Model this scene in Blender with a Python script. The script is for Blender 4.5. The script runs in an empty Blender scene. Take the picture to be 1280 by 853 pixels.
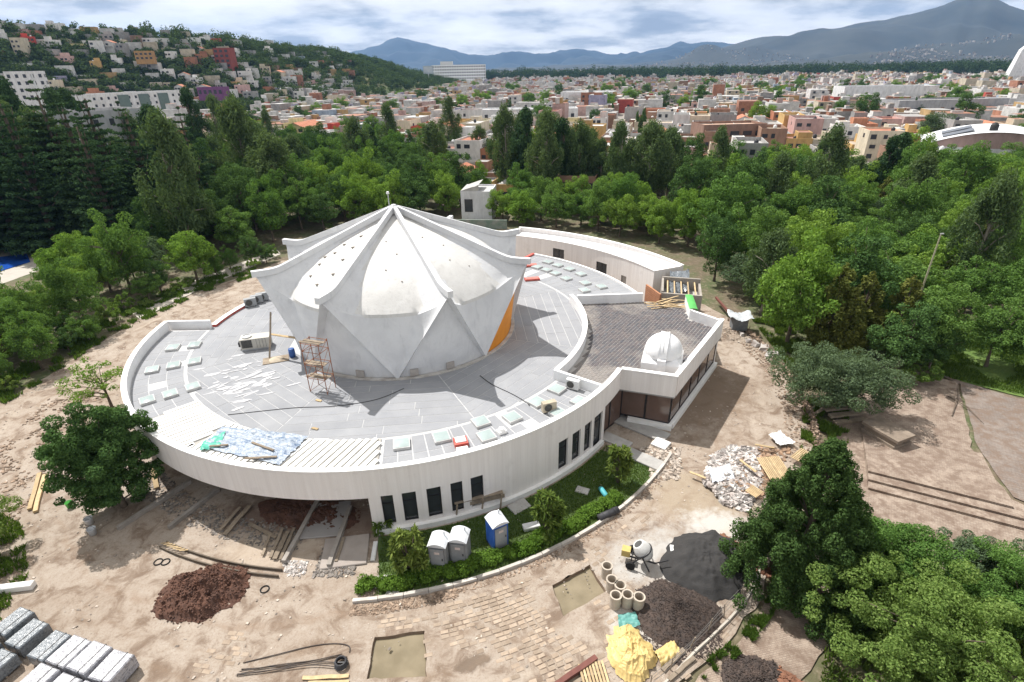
import bpy, math, random
import numpy as np
from mathutils import Vector, Matrix, noise as mnoise
from mathutils.geometry import delaunay_2d_cdt

scene = bpy.context.scene
COL = scene.collection
R = math.radians

# ------------------------------------------------------------------ camera
CAM_H = 29.0
PITCH, ROLL, FPX = R(26.75), R(-1.1), 680.0
_fw = Vector((0, math.cos(PITCH), -math.sin(PITCH)))
_u0 = Vector((0, math.sin(PITCH), math.cos(PITCH)))
_r0 = Vector((1, 0, 0))
_rt = _r0 * math.cos(ROLL) + _u0 * math.sin(ROLL)
_up = -_r0 * math.sin(ROLL) + _u0 * math.cos(ROLL)
cam = bpy.data.cameras.new('camera')
cam.sensor_width = 36.0
cam.lens = 36.0 * FPX / 1280.0
cam.clip_start = 0.5
cam.clip_end = 80000.0
cam_o = bpy.data.objects.new('camera', cam)
COL.objects.link(cam_o)
m = Matrix.Identity(4)
for i in range(3):
    m[i][0] = _rt[i]; m[i][1] = _up[i]; m[i][2] = -_fw[i]
m[2][3] = CAM_H
cam_o.matrix_world = m
scene.camera = cam_o

# ------------------------------------------------------------------ sky, sun, exposure
SUN_AZ, SUN_EL = R(137.0), R(57.0)          # direction towards the sun, measured from +X anticlockwise
world = bpy.data.worlds.new('World')
scene.world = world
world.use_nodes = True
nt = world.node_tree
nt.nodes.clear()
def nn(t, typ, **kw):
    n = t.nodes.new(typ)
    for k, v in kw.items():
        setattr(n, k, v)
    return n
def mth(t, op, a, b=None, c=None, clamp=False):
    n = nn(t, 'ShaderNodeMath', operation=op, use_clamp=clamp)
    for i, x in enumerate((a, b, c)):
        if x is None: continue
        if isinstance(x, (int, float)): n.inputs[i].default_value = x
        else: t.links.new(x, n.inputs[i])
    return n.outputs[0]
def ramp(t, fac, stops, interp='LINEAR'):
    n = nn(t, 'ShaderNodeValToRGB')
    n.color_ramp.interpolation = interp
    e = n.color_ramp.elements
    while len(e) > 1: e.remove(e[-1])
    for i, (p, c) in enumerate(stops):
        el = e[0] if i == 0 else e.new(p)
        el.position = p
        el.color = (c, c, c, 1) if isinstance(c, (int, float)) else (*c, 1)
    t.links.new(fac, n.inputs[0])
    return n.outputs[0]
def mix(t, fac, a, b, blend='MIX'):
    n = nn(t, 'ShaderNodeMix', data_type='RGBA', blend_type=blend)
    for idx, x in ((0, fac), (6, a), (7, b)):
        if isinstance(x, (int, float)): n.inputs[idx].default_value = x
        elif isinstance(x, tuple): n.inputs[idx].default_value = (*x, 1)
        else: t.links.new(x, n.inputs[idx])
    return n.outputs[2]
def tnoise(t, vec, scale, detail=4, rough=.55, dist=0, dim='3D'):
    n = nn(t, 'ShaderNodeTexNoise', noise_dimensions=dim)
    n.inputs['Scale'].default_value = scale
    n.inputs['Detail'].default_value = detail
    n.inputs['Roughness'].default_value = rough
    n.inputs['Distortion'].default_value = dist
    if vec is not None: t.links.new(vec, n.inputs['Vector'])
    return n.outputs['Fac']
def mapping(t, vec, scale=(1, 1, 1), loc=(0, 0, 0), rot=(0, 0, 0)):
    n = nn(t, 'ShaderNodeMapping')
    n.inputs['Scale'].default_value = scale
    n.inputs['Location'].default_value = loc
    n.inputs['Rotation'].default_value = rot
    t.links.new(vec, n.inputs['Vector'])
    return n.outputs[0]

SKY_STRENGTH = 0.15
sky = nn(nt, 'ShaderNodeTexSky', sky_type='NISHITA')
sky.sun_disc = False
sky.sun_elevation = SUN_EL
sky.sun_rotation = math.pi / 2 - SUN_AZ
sky.altitude = 1900
tc = nn(nt, 'ShaderNodeTexCoord')
sep = nn(nt, 'ShaderNodeSeparateXYZ')
nt.links.new(tc.outputs['Generated'], sep.inputs[0])
# cloud deck: directions projected on a flat layer overhead (a real altitude), broken cumulus with grey bases
zz = mth(nt, 'MAXIMUM', sep.outputs['Z'], 0.0)
zc = mth(nt, 'ADD', zz, 0.18)
px_ = mth(nt, 'DIVIDE', sep.outputs['X'], zc)
py_ = mth(nt, 'DIVIDE', sep.outputs['Y'], zc)
cmb = nn(nt, 'ShaderNodeCombineXYZ')
nt.links.new(px_, cmb.inputs[0]); nt.links.new(py_, cmb.inputs[1])
nA = tnoise(nt, cmb.outputs[0], 0.7, 9, .6, .25)
nB = tnoise(nt, mapping(nt, cmb.outputs[0], (.8, .8, 1), (5.2, 1.3, 2.0)), 1.9, 9, .56, .1)
cover = ramp(nt, nA, [(.22, 0.0), (.34, 1.0)])
shade = ramp(nt, nB, [(.30, (.46, .48, .52)), (.40, (.66, .68, .71)), (.46, (1.0, .99, .97)), (.52, (1.3, 1.26, 1.2)), (.66, (1.55, 1.5, 1.42))])
CLOUD = 4.3
cl = mix(nt, 1.0, shade, (CLOUD, CLOUD, CLOUD), 'MULTIPLY')
skyc = mix(nt, cover, sky.outputs[0], cl)
bg = nn(nt, 'ShaderNodeBackground')
bg.inputs['Strength'].default_value = SKY_STRENGTH
nt.links.new(skyc, bg.inputs['Color'])
wo = nn(nt, 'ShaderNodeOutputWorld')
nt.links.new(bg.outputs[0], wo.inputs['Surface'])

sun = bpy.data.lights.new('sun', 'SUN')
sun.energy = 5.0
sun.angle = R(0.55)
sun.color = (1.0, 0.965, 0.915)
sun_o = bpy.data.objects.new('sun', sun)
COL.objects.link(sun_o)
_sd = Vector((math.cos(SUN_AZ) * math.cos(SUN_EL), math.sin(SUN_AZ) * math.cos(SUN_EL), math.sin(SUN_EL)))
sun_o.rotation_euler = (-_sd).to_track_quat('-Z', 'Y').to_euler()
sun_o.location = (0, 0, 60)

scene.view_settings.view_transform = 'Standard'
scene.view_settings.look = 'None'
scene.view_settings.gamma = 1.0
scene.view_settings.exposure = 0.42
scene.view_settings.use_curve_mapping = False
scene.render.engine = 'CYCLES'
scene.cycles.max_bounces = 6
scene.cycles.diffuse_bounces = 3
scene.cycles.glossy_bounces = 2
scene.cycles.transmission_bounces = 3
scene.cycles.transparent_max_bounces = 6
scene.cycles.volume_bounces = 0
scene.cycles.caustics_reflective = False
scene.cycles.caustics_refractive = False
scene.cycles.use_denoising = True

# ------------------------------------------------------------------ pixels <-> places
def ray(px, py):
    return _fw + _rt * ((px - 640) / FPX) - _up * ((py - 426.5) / FPX)
def at(px, py, z=0.0):
    """where the line of sight through a pixel of the 1280x853 photograph meets the level z"""
    d = ray(px, py)
    t = (z - CAM_H) / d.z
    return Vector((d.x * t, d.y * t, z))
def along(px, py, dist):
    """point on a line of sight at a horizontal distance from the camera"""
    d = ray(px, py)
    t = dist / math.hypot(d.x, d.y)
    return Vector((d.x * t, d.y * t, CAM_H + d.z * t))
def px_of(x, y, z):
    v = Vector((x, y, z - CAM_H))
    d = v.dot(_fw)
    if d <= 0: return (-9999, -9999)
    return 640 + FPX * v.dot(_rt) / d, 426.5 - FPX * v.dot(_up) / d
C = Vector((-12.15, 52.6))           # centre of the round roof
DC = Vector((-11.1, 52.5))           # centre of the folded dome
def pol(r, a, z=0.0, c=C):
    return Vector((c.x + r * math.cos(R(a)), c.y + r * math.sin(R(a)), z))
def ang_px(px, r, z, a0, a1):
    best = min(((abs(px_of(*pol(r, a0 + (a1 - a0) * i / 600, z))[0] - px), a0 + (a1 - a0) * i / 600) for i in range(601)))
    return best[1]
def z_px(py, x, y):
    return min(((abs(px_of(x, y, z / 20)[1] - py), z / 20) for z in range(-10, 900)))[1]
def inpoly(x, y, poly):
    c = False
    n = len(poly)
    for i in range(n):
        x1, y1 = poly[i][0], poly[i][1]; x2, y2 = poly[i - 1][0], poly[i - 1][1]
        if (y1 > y) != (y2 > y) and x < (x2 - x1) * (y - y1) / (y2 - y1) + x1: c = not c
    return c

# ------------------------------------------------------------------ materials
MATS = {}
def new_mat(name):
    mt = bpy.data.materials.new(name)
    mt.use_nodes = True
    t = mt.node_tree
    t.nodes.clear()
    out = nn(t, 'ShaderNodeOutputMaterial')
    b = nn(t, 'ShaderNodeBsdfPrincipled')
    t.links.new(b.outputs[0], out.inputs['Surface'])
    MATS[name] = mt
    return mt, t, b, out
def bump(t, b, h, strength, dist=.05):
    n = nn(t, 'ShaderNodeBump')
    n.inputs['Strength'].default_value = strength
    n.inputs['Distance'].default_value = dist
    t.links.new(h, n.inputs['Height'])
    t.links.new(n.outputs[0], b.inputs['Normal'])
def M(name, col=(.5, .5, .5), col2=None, scale=1.0, rough=.8, bmp=0.0, bscale=None, metal=0.0, spec=.3, island=0.0, obj=0.0, stretch=(1, 1, 1), contrast=(.35, .65)):
    """plain procedural paint/stone/wood: two tones by noise, optional per-piece and per-object variation, fine bump"""
    if name in MATS: return MATS[name]
    mt, t, b, out = new_mat(name)
    geo = nn(t, 'ShaderNodeNewGeometry')
    vec = mapping(t, geo.outputs['Position'], stretch)
    col2 = col2 or tuple(min(1, c * .8) for c in col)
    f = ramp(t, tnoise(t, vec, scale, 6, .62), [(contrast[0], 0.0), (contrast[1], 1.0)])
    c = mix(t, f, col, col2)
    if island:
        k = mth(t, 'MULTIPLY_ADD', geo.outputs['Random Per Island'], island * 2, 1 - island)
        c = mix(t, 1.0, c, k, 'MULTIPLY')
    if obj:
        oi = nn(t, 'ShaderNodeObjectInfo')
        k = mth(t, 'MULTIPLY_ADD', oi.outputs['Random'], obj * 2, 1 - obj)
        c = mix(t, 1.0, c, k, 'MULTIPLY')
    t.links.new(c, b.inputs['Base Color'])
    b.inputs['Roughness'].default_value = rough
    b.inputs['Metallic'].default_value = metal
    b.inputs['Specular IOR Level'].default_value = spec
    if bmp:
        bump(t, b, tnoise(t, vec, bscale or scale * 8, 5, .6), bmp)
    return mt
def Mobj(name, rough=.85, scale=.8, dirt=.25, bmp=.1):
    """painted masonry whose colour comes from the object's own colour property"""
    if name in MATS: return MATS[name]
    mt, t, b, out = new_mat(name)
    oi = nn(t, 'ShaderNodeObjectInfo')
    geo = nn(t, 'ShaderNodeNewGeometry')
    f = ramp(t, tnoise(t, mapping(t, geo.outputs['Position'], (1, 1, .35)), scale, 5, .65), [(.3, 1.0 - dirt), (.6, 1.0)])
    c = mix(t, 1.0, oi.outputs['Color'], f, 'MULTIPLY')
    t.links.new(c, b.inputs['Base Color'])
    b.inputs['Roughness'].default_value = rough
    b.inputs['Specular IOR Level'].default_value = .25
    return mt

# ------------------------------------------------------------------ mesh helpers
class MB:
    def __init__(s): s.v = []; s.f = []; s.mi = []
    def add(s, vs, fs, mi=0):
        o = len(s.v)
        s.v += [tuple(v) for v in vs]
        s.f += [tuple(i + o for i in f) for f in fs]
        s.mi += [mi] * len(fs)
        return s
    def box(s, c, size, rz=0.0, mi=0, tilt=None):
        hx, hy, hz = size[0] / 2, size[1] / 2, size[2] / 2
        mt = Matrix.Rotation(rz, 3, 'Z')
        if tilt is not None: mt = mt @ tilt
        vs = [mt @ Vector((x * hx, y * hy, z * hz)) + Vector(c) for z in (-1, 1) for x, y in ((-1, -1), (1, -1), (1, 1), (-1, 1))]
        return s.add(vs, [(3, 2, 1, 0), (4, 5, 6, 7), (0, 1, 5, 4), (1, 2, 6, 5), (2, 3, 7, 6), (3, 0, 4, 7)], mi)
    def bar(s, a, b, w, h=None, mi=0):
        a, b = Vector(a), Vector(b)
        d = b - a; L = d.length
        q = d.to_track_quat('X', 'Z').to_matrix()
        h = h or w
        vs = [q @ Vector((x * L / 2, y * w / 2, z * h / 2)) + (a + b) / 2 for z in (-1, 1) for x, y in ((-1, -1), (1, -1), (1, 1), (-1, 1))]
        return s.add(vs, [(3, 2, 1, 0), (4, 5, 6, 7), (0, 1, 5, 4), (1, 2, 6, 5), (2, 3, 7, 6), (3, 0, 4, 7)], mi)
    def prism(s, poly, z0, z1, mi=0, bottom=True):
        n = len(poly)
        a = sum(poly[i - 1][0] * poly[i][1] - poly[i][0] * poly[i - 1][1] for i in range(n))
        if a < 0: poly = poly[::-1]
        vs = [(p[0], p[1], z0) for p in poly] + [(p[0], p[1], z1) for p in poly]
        fs = [tuple(range(n, 2 * n))] + [(i, (i + 1) % n, n + (i + 1) % n, n + i) for i in range(n)]
        if bottom: fs.append(tuple(range(n - 1, -1, -1)))
        return s.add(vs, fs, mi)
    def tube(s, pts, rad, n=8, cap=True, mi=0):
        pts = [Vector(p) for p in pts]
        if isinstance(rad, (int, float)): rad = [rad] * len(pts)
        vs = []; fs = []
        ref = Vector((0.31, 0.17, .93))
        for i, p in enumerate(pts):
            d = (pts[min(i + 1, len(pts) - 1)] - pts[max(i - 1, 0)])
            d = d.normalized() if d.length > 1e-9 else Vector((0, 0, 1))
            r0 = ref if abs(d.dot(ref)) < .95 else Vector((1, 0, 0))
            x = d.cross(r0).normalized(); y = d.cross(x)
            vs += [p + (x * math.cos(2 * math.pi * k / n) + y * math.sin(2 * math.pi * k / n)) * rad[i] for k in range(n)]
        for i in range(len(pts) - 1):
            fs += [(i * n + k, i * n + (k + 1) % n, (i + 1) * n + (k + 1) % n, (i + 1) * n + k) for k in range(n)]
        if cap: fs += [tuple(range(n - 1, -1, -1)), tuple(range((len(pts) - 1) * n, len(pts) * n))]
        return s.add(vs, fs, mi)
    def lathe(s, prof, n=24, c=(0, 0, 0), mi=0):
        vs = [(c[0] + r * math.cos(2 * math.pi * k / n), c[1] + r * math.sin(2 * math.pi * k / n), c[2] + z) for r, z in prof for k in range(n)]
        fs = [(i * n + k, i * n + (k + 1) % n, (i + 1) * n + (k + 1) % n, (i + 1) * n + k) for i in range(len(prof) - 1) for k in range(n)]
        return s.add(vs, fs, mi)
    def ring(s, r0, r1, a0, a1, z0, z1, c=C, step=2.0, mi=0):
        """a curved block: between two radii, two angles (degrees) and two heights"""
        n = max(1, int(math.ceil(abs(a1 - a0) / step)))
        vs = []; fs = []
        for i in range(n + 1):
            a = a0 + (a1 - a0) * i / n
            for r, z in ((r0, z0), (r1, z0), (r1, z1), (r0, z1)): vs.append(pol(r, a, z, c))
        for i in range(n):
            o = i * 4
            for k in range(4): fs.append((o + k, o + (k + 1) % 4, o + 4 + (k + 1) % 4, o + 4 + k))
        fs += [(0, 3, 2, 1), (n * 4, n * 4 + 1, n * 4 + 2, n * 4 + 3)]
        return s.add(vs, fs, mi)
    def grid(s, fn, nu, nv, mi=0, loop=False):
        vs = [fn(i / nu, j / nv) for j in range(nv + 1) for i in range(nu + 1)]
        fs = [(j * (nu + 1) + i, j * (nu + 1) + i + 1, (j + 1) * (nu + 1) + i + 1, (j + 1) * (nu + 1) + i) for j in range(nv) for i in range(nu)]
        return s.add(vs, fs, mi)
    def mesh(s, name, mat, smooth=False):
        me = bpy.data.meshes.new(name)
        me.from_pydata(s.v, [], s.f)
        for x in (mat if isinstance(mat, (list, tuple)) else [mat]): me.materials.append(x)
        if any(s.mi): me.polygons.foreach_set('material_index', s.mi)
        if smooth: me.polygons.foreach_set('use_smooth', [True] * len(s.f))
        me.update()
        return me
    def build(s, name, mat, parent=None, smooth=False, **kw):
        return link(name, s.mesh(name, mat, smooth), parent, **kw)
def link(name, me, parent=None, label=None, cat=None, group=None, kind=None, loc=None, rz=None, color=None):
    o = bpy.data.objects.new(name, me)
    COL.objects.link(o)
    if parent is not None: o.parent = parent
    if loc is not None: o.location = loc
    if rz is not None: o.rotation_euler = (0, 0, rz)
    if color is not None: o.color = (*color, 1)
    return tag(o, label, cat, group, kind)
def tag(o, label=None, cat=None, group=None, kind=None):
    if label: o['label'] = label
    if cat: o['category'] = cat
    if group: o['group'] = group
    if kind: o['kind'] = kind
    return o
def thing(name, label, cat, loc=(0, 0, 0), rz=0.0, group=None, scale=None):
    o = link(name, None, None, label, cat, group, None, loc, rz)
    o.empty_display_size = .2
    if scale is not None: o.scale = (scale,) * 3 if isinstance(scale, (int, float)) else scale
    return o
def copy_thing(root, loc, rz=0.0, scale=1.0, label=None, group=None):
    r = root.copy(); COL.objects.link(r)
    r.location = loc; r.rotation_euler = (0, 0, rz); r.scale = (scale,) * 3 if isinstance(scale, (int, float)) else scale
    if label: r['label'] = label
    if group: r['group'] = group
    for ch in KIDS.get(root.name, ()):
        c = ch.copy(); COL.objects.link(c); c.parent = r
        for g in KIDS.get(ch.name, ()):
            d = g.copy(); COL.objects.link(d); d.parent = c
    return r
KIDS = {}
def remember(*roots):
    for r in roots:
        KIDS[r.name] = list(r.children)
        for c in r.children: KIDS[c.name] = list(c.children)
def np_mesh(name, verts, faces, mat, mi=None, smooth=False):
    """fast mesh from numpy arrays; faces all with the same number of corners"""
    me = bpy.data.meshes.new(name)
    nv, nf, k = len(verts), len(faces), faces.shape[1]
    me.vertices.add(nv); me.vertices.foreach_set('co', np.asarray(verts, np.float32).ravel())
    me.loops.add(nf * k); me.loops.foreach_set('vertex_index', np.asarray(faces, np.int32).ravel())
    me.polygons.add(nf); me.polygons.foreach_set('loop_start', np.arange(nf, dtype=np.int32) * k)
    for x in (mat if isinstance(mat, (list, tuple)) else [mat]): me.materials.append(x)
    if mi is not None: me.polygons.foreach_set('material_index', np.asarray(mi, np.int32))
    me.polygons.foreach_set('use_smooth', np.full(nf, bool(smooth)))
    me.update(calc_edges=True)
    return me
rng = random.Random(7)
nrg = np.random.default_rng(11)
def stones_mesh(name, pts, sizes, mat, flat=.7, seed=0):
    """many small broken lumps as one mesh: pts (n,3), sizes (n,)"""
    g = np.random.default_rng(seed)
    base = np.array([(-1, -1, -1), (1, -1, -1), (1, 1, -1), (-1, 1, -1), (-1, -1, 1), (1, -1, 1), (1, 1, 1), (-1, 1, 1)], float) * .5
    fb = np.array([(3, 2, 1, 0), (4, 5, 6, 7), (0, 1, 5, 4), (1, 2, 6, 5), (2, 3, 7, 6), (3, 0, 4, 7)])
    n = len(pts)
    v = base[None] * (1 + g.uniform(-.35, .35, (n, 8, 3)))
    v *= (np.asarray(sizes)[:, None] * g.uniform(.6, 1.3, (n, 3)) * np.array([1.2, .9, flat]))[:, None, :]
    a = g.uniform(0, 6.28, n); ca, sa = np.cos(a), np.sin(a)
    tx = g.uniform(-.5, .5, n); ct, st = np.cos(tx), np.sin(tx)
    y, z = v[..., 1] * ct[:, None] - v[..., 2] * st[:, None], v[..., 1] * st[:, None] + v[..., 2] * ct[:, None]
    x = v[..., 0]
    v = np.stack([x * ca[:, None] - y * sa[:, None], x * sa[:, None] + y * ca[:, None], z], -1) + np.asarray(pts)[:, None, :]
    f = (fb[None] + (np.arange(n) * 8)[:, None, None]).reshape(-1, 4)
    return np_mesh(name, v.reshape(-1, 3), f, mat)
def fnoise(x, y, s, seed=0.0):
    return mnoise.fractal(Vector((x * s, y * s, seed)), 1.0, 2.0, 4)
# ================================================================== THE SETTING
# ---- earth materials
def mat_dirt():
    mt, t, b, out = new_mat('dirt')
    geo = nn(t, 'ShaderNodeNewGeometry'); P = geo.outputs['Position']
    big = tnoise(t, P, .16, 5, .6, .6)
    mid = tnoise(t, P, .7, 7, .68, .7)
    fine = tnoise(t, P, 7.0, 5, .7)
    c = mix(t, ramp(t, big, [(.36, 0.0), (.64, 1.0)]), (.365, .305, .25), (.275, .215, .165))
    c = mix(t, ramp(t, mid, [(.42, 0.0), (.70, .75)]), c, (.43, .375, .32))
    c = mix(t, ramp(t, mid, [(.35, .9), (.50, 0.0)]), c, (.175, .125, .092))
    c = mix(t, ramp(t, fine, [(.28, .7), (.5, 0.0)]), c, (.23, .165, .12))
    c = mix(t, ramp(t, fine, [(.62, 0.0), (.75, .6)]), c, (.50, .445, .39))
    # spilt cement, lime, damp and darker ground: stains and patches with an outline of their own
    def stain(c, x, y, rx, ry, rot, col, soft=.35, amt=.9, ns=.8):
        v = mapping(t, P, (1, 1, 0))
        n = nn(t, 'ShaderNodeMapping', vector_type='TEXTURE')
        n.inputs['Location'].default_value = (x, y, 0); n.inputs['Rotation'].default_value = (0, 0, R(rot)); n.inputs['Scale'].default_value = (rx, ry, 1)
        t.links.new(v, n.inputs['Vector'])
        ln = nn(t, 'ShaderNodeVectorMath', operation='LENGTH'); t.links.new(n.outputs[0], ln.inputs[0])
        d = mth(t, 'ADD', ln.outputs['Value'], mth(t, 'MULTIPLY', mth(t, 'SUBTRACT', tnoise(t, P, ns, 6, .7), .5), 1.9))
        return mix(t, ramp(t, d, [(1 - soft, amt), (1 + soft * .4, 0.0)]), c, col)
    c = stain(c, 18.5, 45, 5.5, 9, -35, (.205, .15, .108), .55, .85)
    c = stain(c, 13.5, 31.2, 4.0, 3.0, 20, (.34, .275, .20), .4, .7)
    c = stain(c, 9.0, 25.6, 4.6, 2.6, 25, (.47, .46, .44), .6, .75)
    c = stain(c, 14.2, 28.3, 3.0, 1.7, -10, (.54, .52, .49), .6, .8, 1.2)
    c = stain(c, 6.6, 20.6, 1.3, 2.2, 30, (.52, .49, .45), .5, .75, 1.2)
    c = stain(c, -16, 27.0, 5, 2.0, 10, (.46, .38, .30), .5, .6)
    c = stain(c, -13.8, 29.6, 9.5, 2.3, -8, (.16, .11, .085), .35, .75)  # darker brown ground along the front under the floating band
    c = stain(c, -2.5, 18.6, 1.2, .55, 20, (.16, .12, .09), .4, .9, 1.5)
    # wheel ruts curving round the building
    vm = nn(t, 'ShaderNodeVectorMath', operation='DISTANCE'); vm.inputs[1].default_value = (C.x, C.y, 0)
    flat = mapping(t, P, (1, 1, 0)); t.links.new(flat, vm.inputs[0])
    wob = mth(t, 'MULTIPLY', mth(t, 'SUBTRACT', tnoise(t, P, .12, 3, .5), .5), 5.0)
    rr0 = mth(t, 'ADD', vm.outputs['Value'], wob)
    for r0, w0, colr, am in ((33.4, .28, (.24, .175, .125), .55), (35.0, .28, (.24, .175, .125), .5), (36.6, .35, (.50, .43, .35), .4), (31.6, .35, (.27, .195, .14), .5)):
        dd = mth(t, 'DIVIDE', mth(t, 'ABSOLUTE', mth(t, 'SUBTRACT', rr0, r0)), w0)
        rm = mth(t, 'MULTIPLY', ramp(t, dd, [(.3, am), (1.0, 0.0)]), ramp(t, tnoise(t, P, .5, 5, .7), [(.42, 0.0), (.6, 1.0)]))
        c = mix(t, rm, c, colr)
    t.links.new(c, b.inputs['Base Color'])
    b.inputs['Roughness'].default_value = .95
    b.inputs['Specular IOR Level'].default_value = .15
    h = mth(t, 'ADD', mth(t, 'MULTIPLY', tnoise(t, P, 2.2, 5, .65), .5), tnoise(t, P, 14.0, 6, .7))
    bump(t, b, h, .9, .07)
    return mt
def mat_forest_floor():
    mt, t, b, out = new_mat('forest_floor')
    geo = nn(t, 'ShaderNodeNewGeometry'); P = geo.outputs['Position']
    c = mix(t, ramp(t, tnoise(t, P, .25, 5, .6), [(.38, 0.0), (.6, 1.0)]), (.075, .095, .035), (.13, .10, .065))
    c = mix(t, ramp(t, tnoise(t, P, 1.6, 6, .7), [(.5, 0.0), (.72, .8)]), c, (.26, .21, .15))
    t.links.new(c, b.inputs['Base Color']); b.inputs['Roughness'].default_value = .95
    bump(t, b, tnoise(t, P, 5, 5, .7), .6, .1)
    return mt
def mat_lawn(name, a, bcol):
    mt, t, b, out = new_mat(name)
    geo = nn(t, 'ShaderNodeNewGeometry'); P = geo.outputs['Position']
    c = mix(t, ramp(t, tnoise(t, P, .5, 6, .65), [(.35, 0.0), (.65, 1.0)]), a, bcol)
    c = mix(t, ramp(t, tnoise(t, P, 12, 4, .7), [(.4, .6), (.6, 0.0)]), c, tuple(x * .55 for x in a))
    t.links.new(c, b.inputs['Base Color']); b.inputs['Roughness'].default_value = .9
    bump(t, b, tnoise(t, P, 18, 5, .7), .8, .06)
    return mt
def mat_paved(name, a, bcol, mortar, sc):
    """worn small paving, too fine to pick apart at this distance"""
    mt, t, b, out = new_mat(name)
    geo = nn(t, 'ShaderNodeNewGeometry'); P = geo.outputs['Position']
    br = nn(t, 'ShaderNodeTexBrick')
    br.inputs['Scale'].default_value = sc
    br.inputs['Color1'].default_value = (*a, 1); br.inputs['Color2'].default_value = (*bcol, 1); br.inputs['Mortar'].default_value = (*mortar, 1)
    br.inputs['Mortar Size'].default_value = .025; br.inputs['Bias'].default_value = -.1
    n = nn(t, 'ShaderNodeMapping'); n.inputs['Rotation'].default_value = (0, 0, R(-12)); t.links.new(P, n.inputs['Vector'])
    t.links.new(n.outputs[0], br.inputs['Vector'])
    c = br.outputs['Color']
    c = mix(t, ramp(t, tnoise(t, P, .35, 6, .7, .8), [(.45, 0.0), (.66, .7)]), c, tuple(min(1, x * 1.22) for x in a))
    c = mix(t, ramp(t, tnoise(t, P, 1.1, 6, .7), [(.41, .9), (.56, 0.0)]), c, (.17, .12, .09))
    t.links.new(c, b.inputs['Base Color']); b.inputs['Roughness'].default_value = .92
    h = mth(t, 'SUBTRACT', tnoise(t, P, 6, 5, .7), br.outputs['Fac'])
    bump(t, b, h, .5, .04)
    return mt
dirt = mat_dirt()
floor_m = mat_forest_floor()
lawn_m = mat_lawn('lawn_grass', (.055, .10, .022), (.09, .135, .03))
lawn2_m = mat_lawn('park_grass', (.095, .17, .03), (.15, .22, .045))
paved1 = mat_paved('worn_terrace_paving', (.31, .25, .20), (.25, .19, .148), (.18, .135, .105), 2.2)
paved2 = mat_paved('grey_square_paving', (.215, .18, .155), (.175, .14, .12), (.14, .115, .10), 1.6)
urban = M('city_ground', (.20, .19, .18), (.30, .26, .22), .03, .95, contrast=(.3, .7))
scrub = M('hill_scrub', (.055, .085, .03), (.14, .13, .06), .02, .95)
far_plain = M('far_plain', (.10, .13, .07), (.25, .23, .19), .0012, .95)

# ---- level of the land
PITS = [[at(690, 732), at(737, 706), at(757, 740), at(705, 770)], [at(468, 797), at(531, 788), at(534, 846), at(460, 848)]]
HILL = [(-640, 260, 54), (-430, 420, 63), (-300, 560, 58), (-240, 700, 46), (-235, 850, 42), (-215, 960, 32), (-190, 1060, 8), (-180, 1110, 0)]
def hill_z(x, y):
    best = 0.0
    for (x1, y1, h1), (x2, y2, h2) in zip(HILL, HILL[1:]):
        dx, dy = x2 - x1, y2 - y1
        t = max(0, min(1, ((x - x1) * dx + (y - y1) * dy) / (dx * dx + dy * dy)))
        d = math.hypot(x - x1 - t * dx, y - y1 - t * dy)
        w = 175 - 25 * t
        k = max(0, 1 - d / w)
        k = k * k * (3 - 2 * k)
        best = max(best, (h1 + (h2 - h1) * t) * k)
    return best * (1 + .10 * fnoise(x, y, .012, 3.0)) if best > .5 else 0.0
PARK = [(-260, -120), (-260, 120), (-150, 205), (-60, 222), (-24, 190), (-6, 126), (24, 128), (50, 156), (105, 165), (150, 150), (260, 90), (260, -120)]
def relief(x, y):
    return .035 * fnoise(x, y, .22, 1.7) + .012 * fnoise(x, y, .9, 5.0)
def ground_z(x, y):
    d = math.hypot(x, y)
    if d < 75:
        for p in PITS:
            cx, cy = sum(q.x for q in p) / 4, sum(q.y for q in p) / 4
            if abs(x - cx) < 5 and abs(y - cy) < 4.5: return -.9
        return -.12
    return -.12 * max(0, 1 - (d - 75) / 20) + hill_z(x, y)
NA, rr = 400, [5.0]
while rr[-1] < 8900: rr.append(rr[-1] * (1.032 if rr[-1] < 1600 else 1.09))
gv = [(r * math.sin(2 * math.pi * k / NA), r * math.cos(2 * math.pi * k / NA)) for r in rr for k in range(NA)]
gz = [ground_z(x, y) for x, y in gv]
vs = np.array([(x, y, z) for (x, y), z in zip(gv, gz)] + [(0, 0, -.12)])
fs = []; mi = []
for i in range(len(rr) - 1):
    for k in range(NA):
        a, b2 = i * NA + k, i * NA + (k + 1) % NA
        fs.append((a, a + NA, b2 + NA, b2))
        cx, cy = gv[a]
        mi.append(2 if gz[a] > 2 else 0 if (abs(cx) < 261 and -121 < cy < 223 and inpoly(cx, cy, PARK)) else (1 if rr[i] < 2600 else 3))
fs = np.array(fs)[:, ::-1]
link('ground', np_mesh('ground', vs, fs, [floor_m, urban, scrub, far_plain], mi, True), kind='structure')
MB().add([(5.0 * math.sin(2 * math.pi * k / 60), 5.0 * math.cos(2 * math.pi * k / 60), -.125) for k in range(60)], [tuple(range(59, -1, -1))]).build('ground', floor_m, kind='structure')

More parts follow.
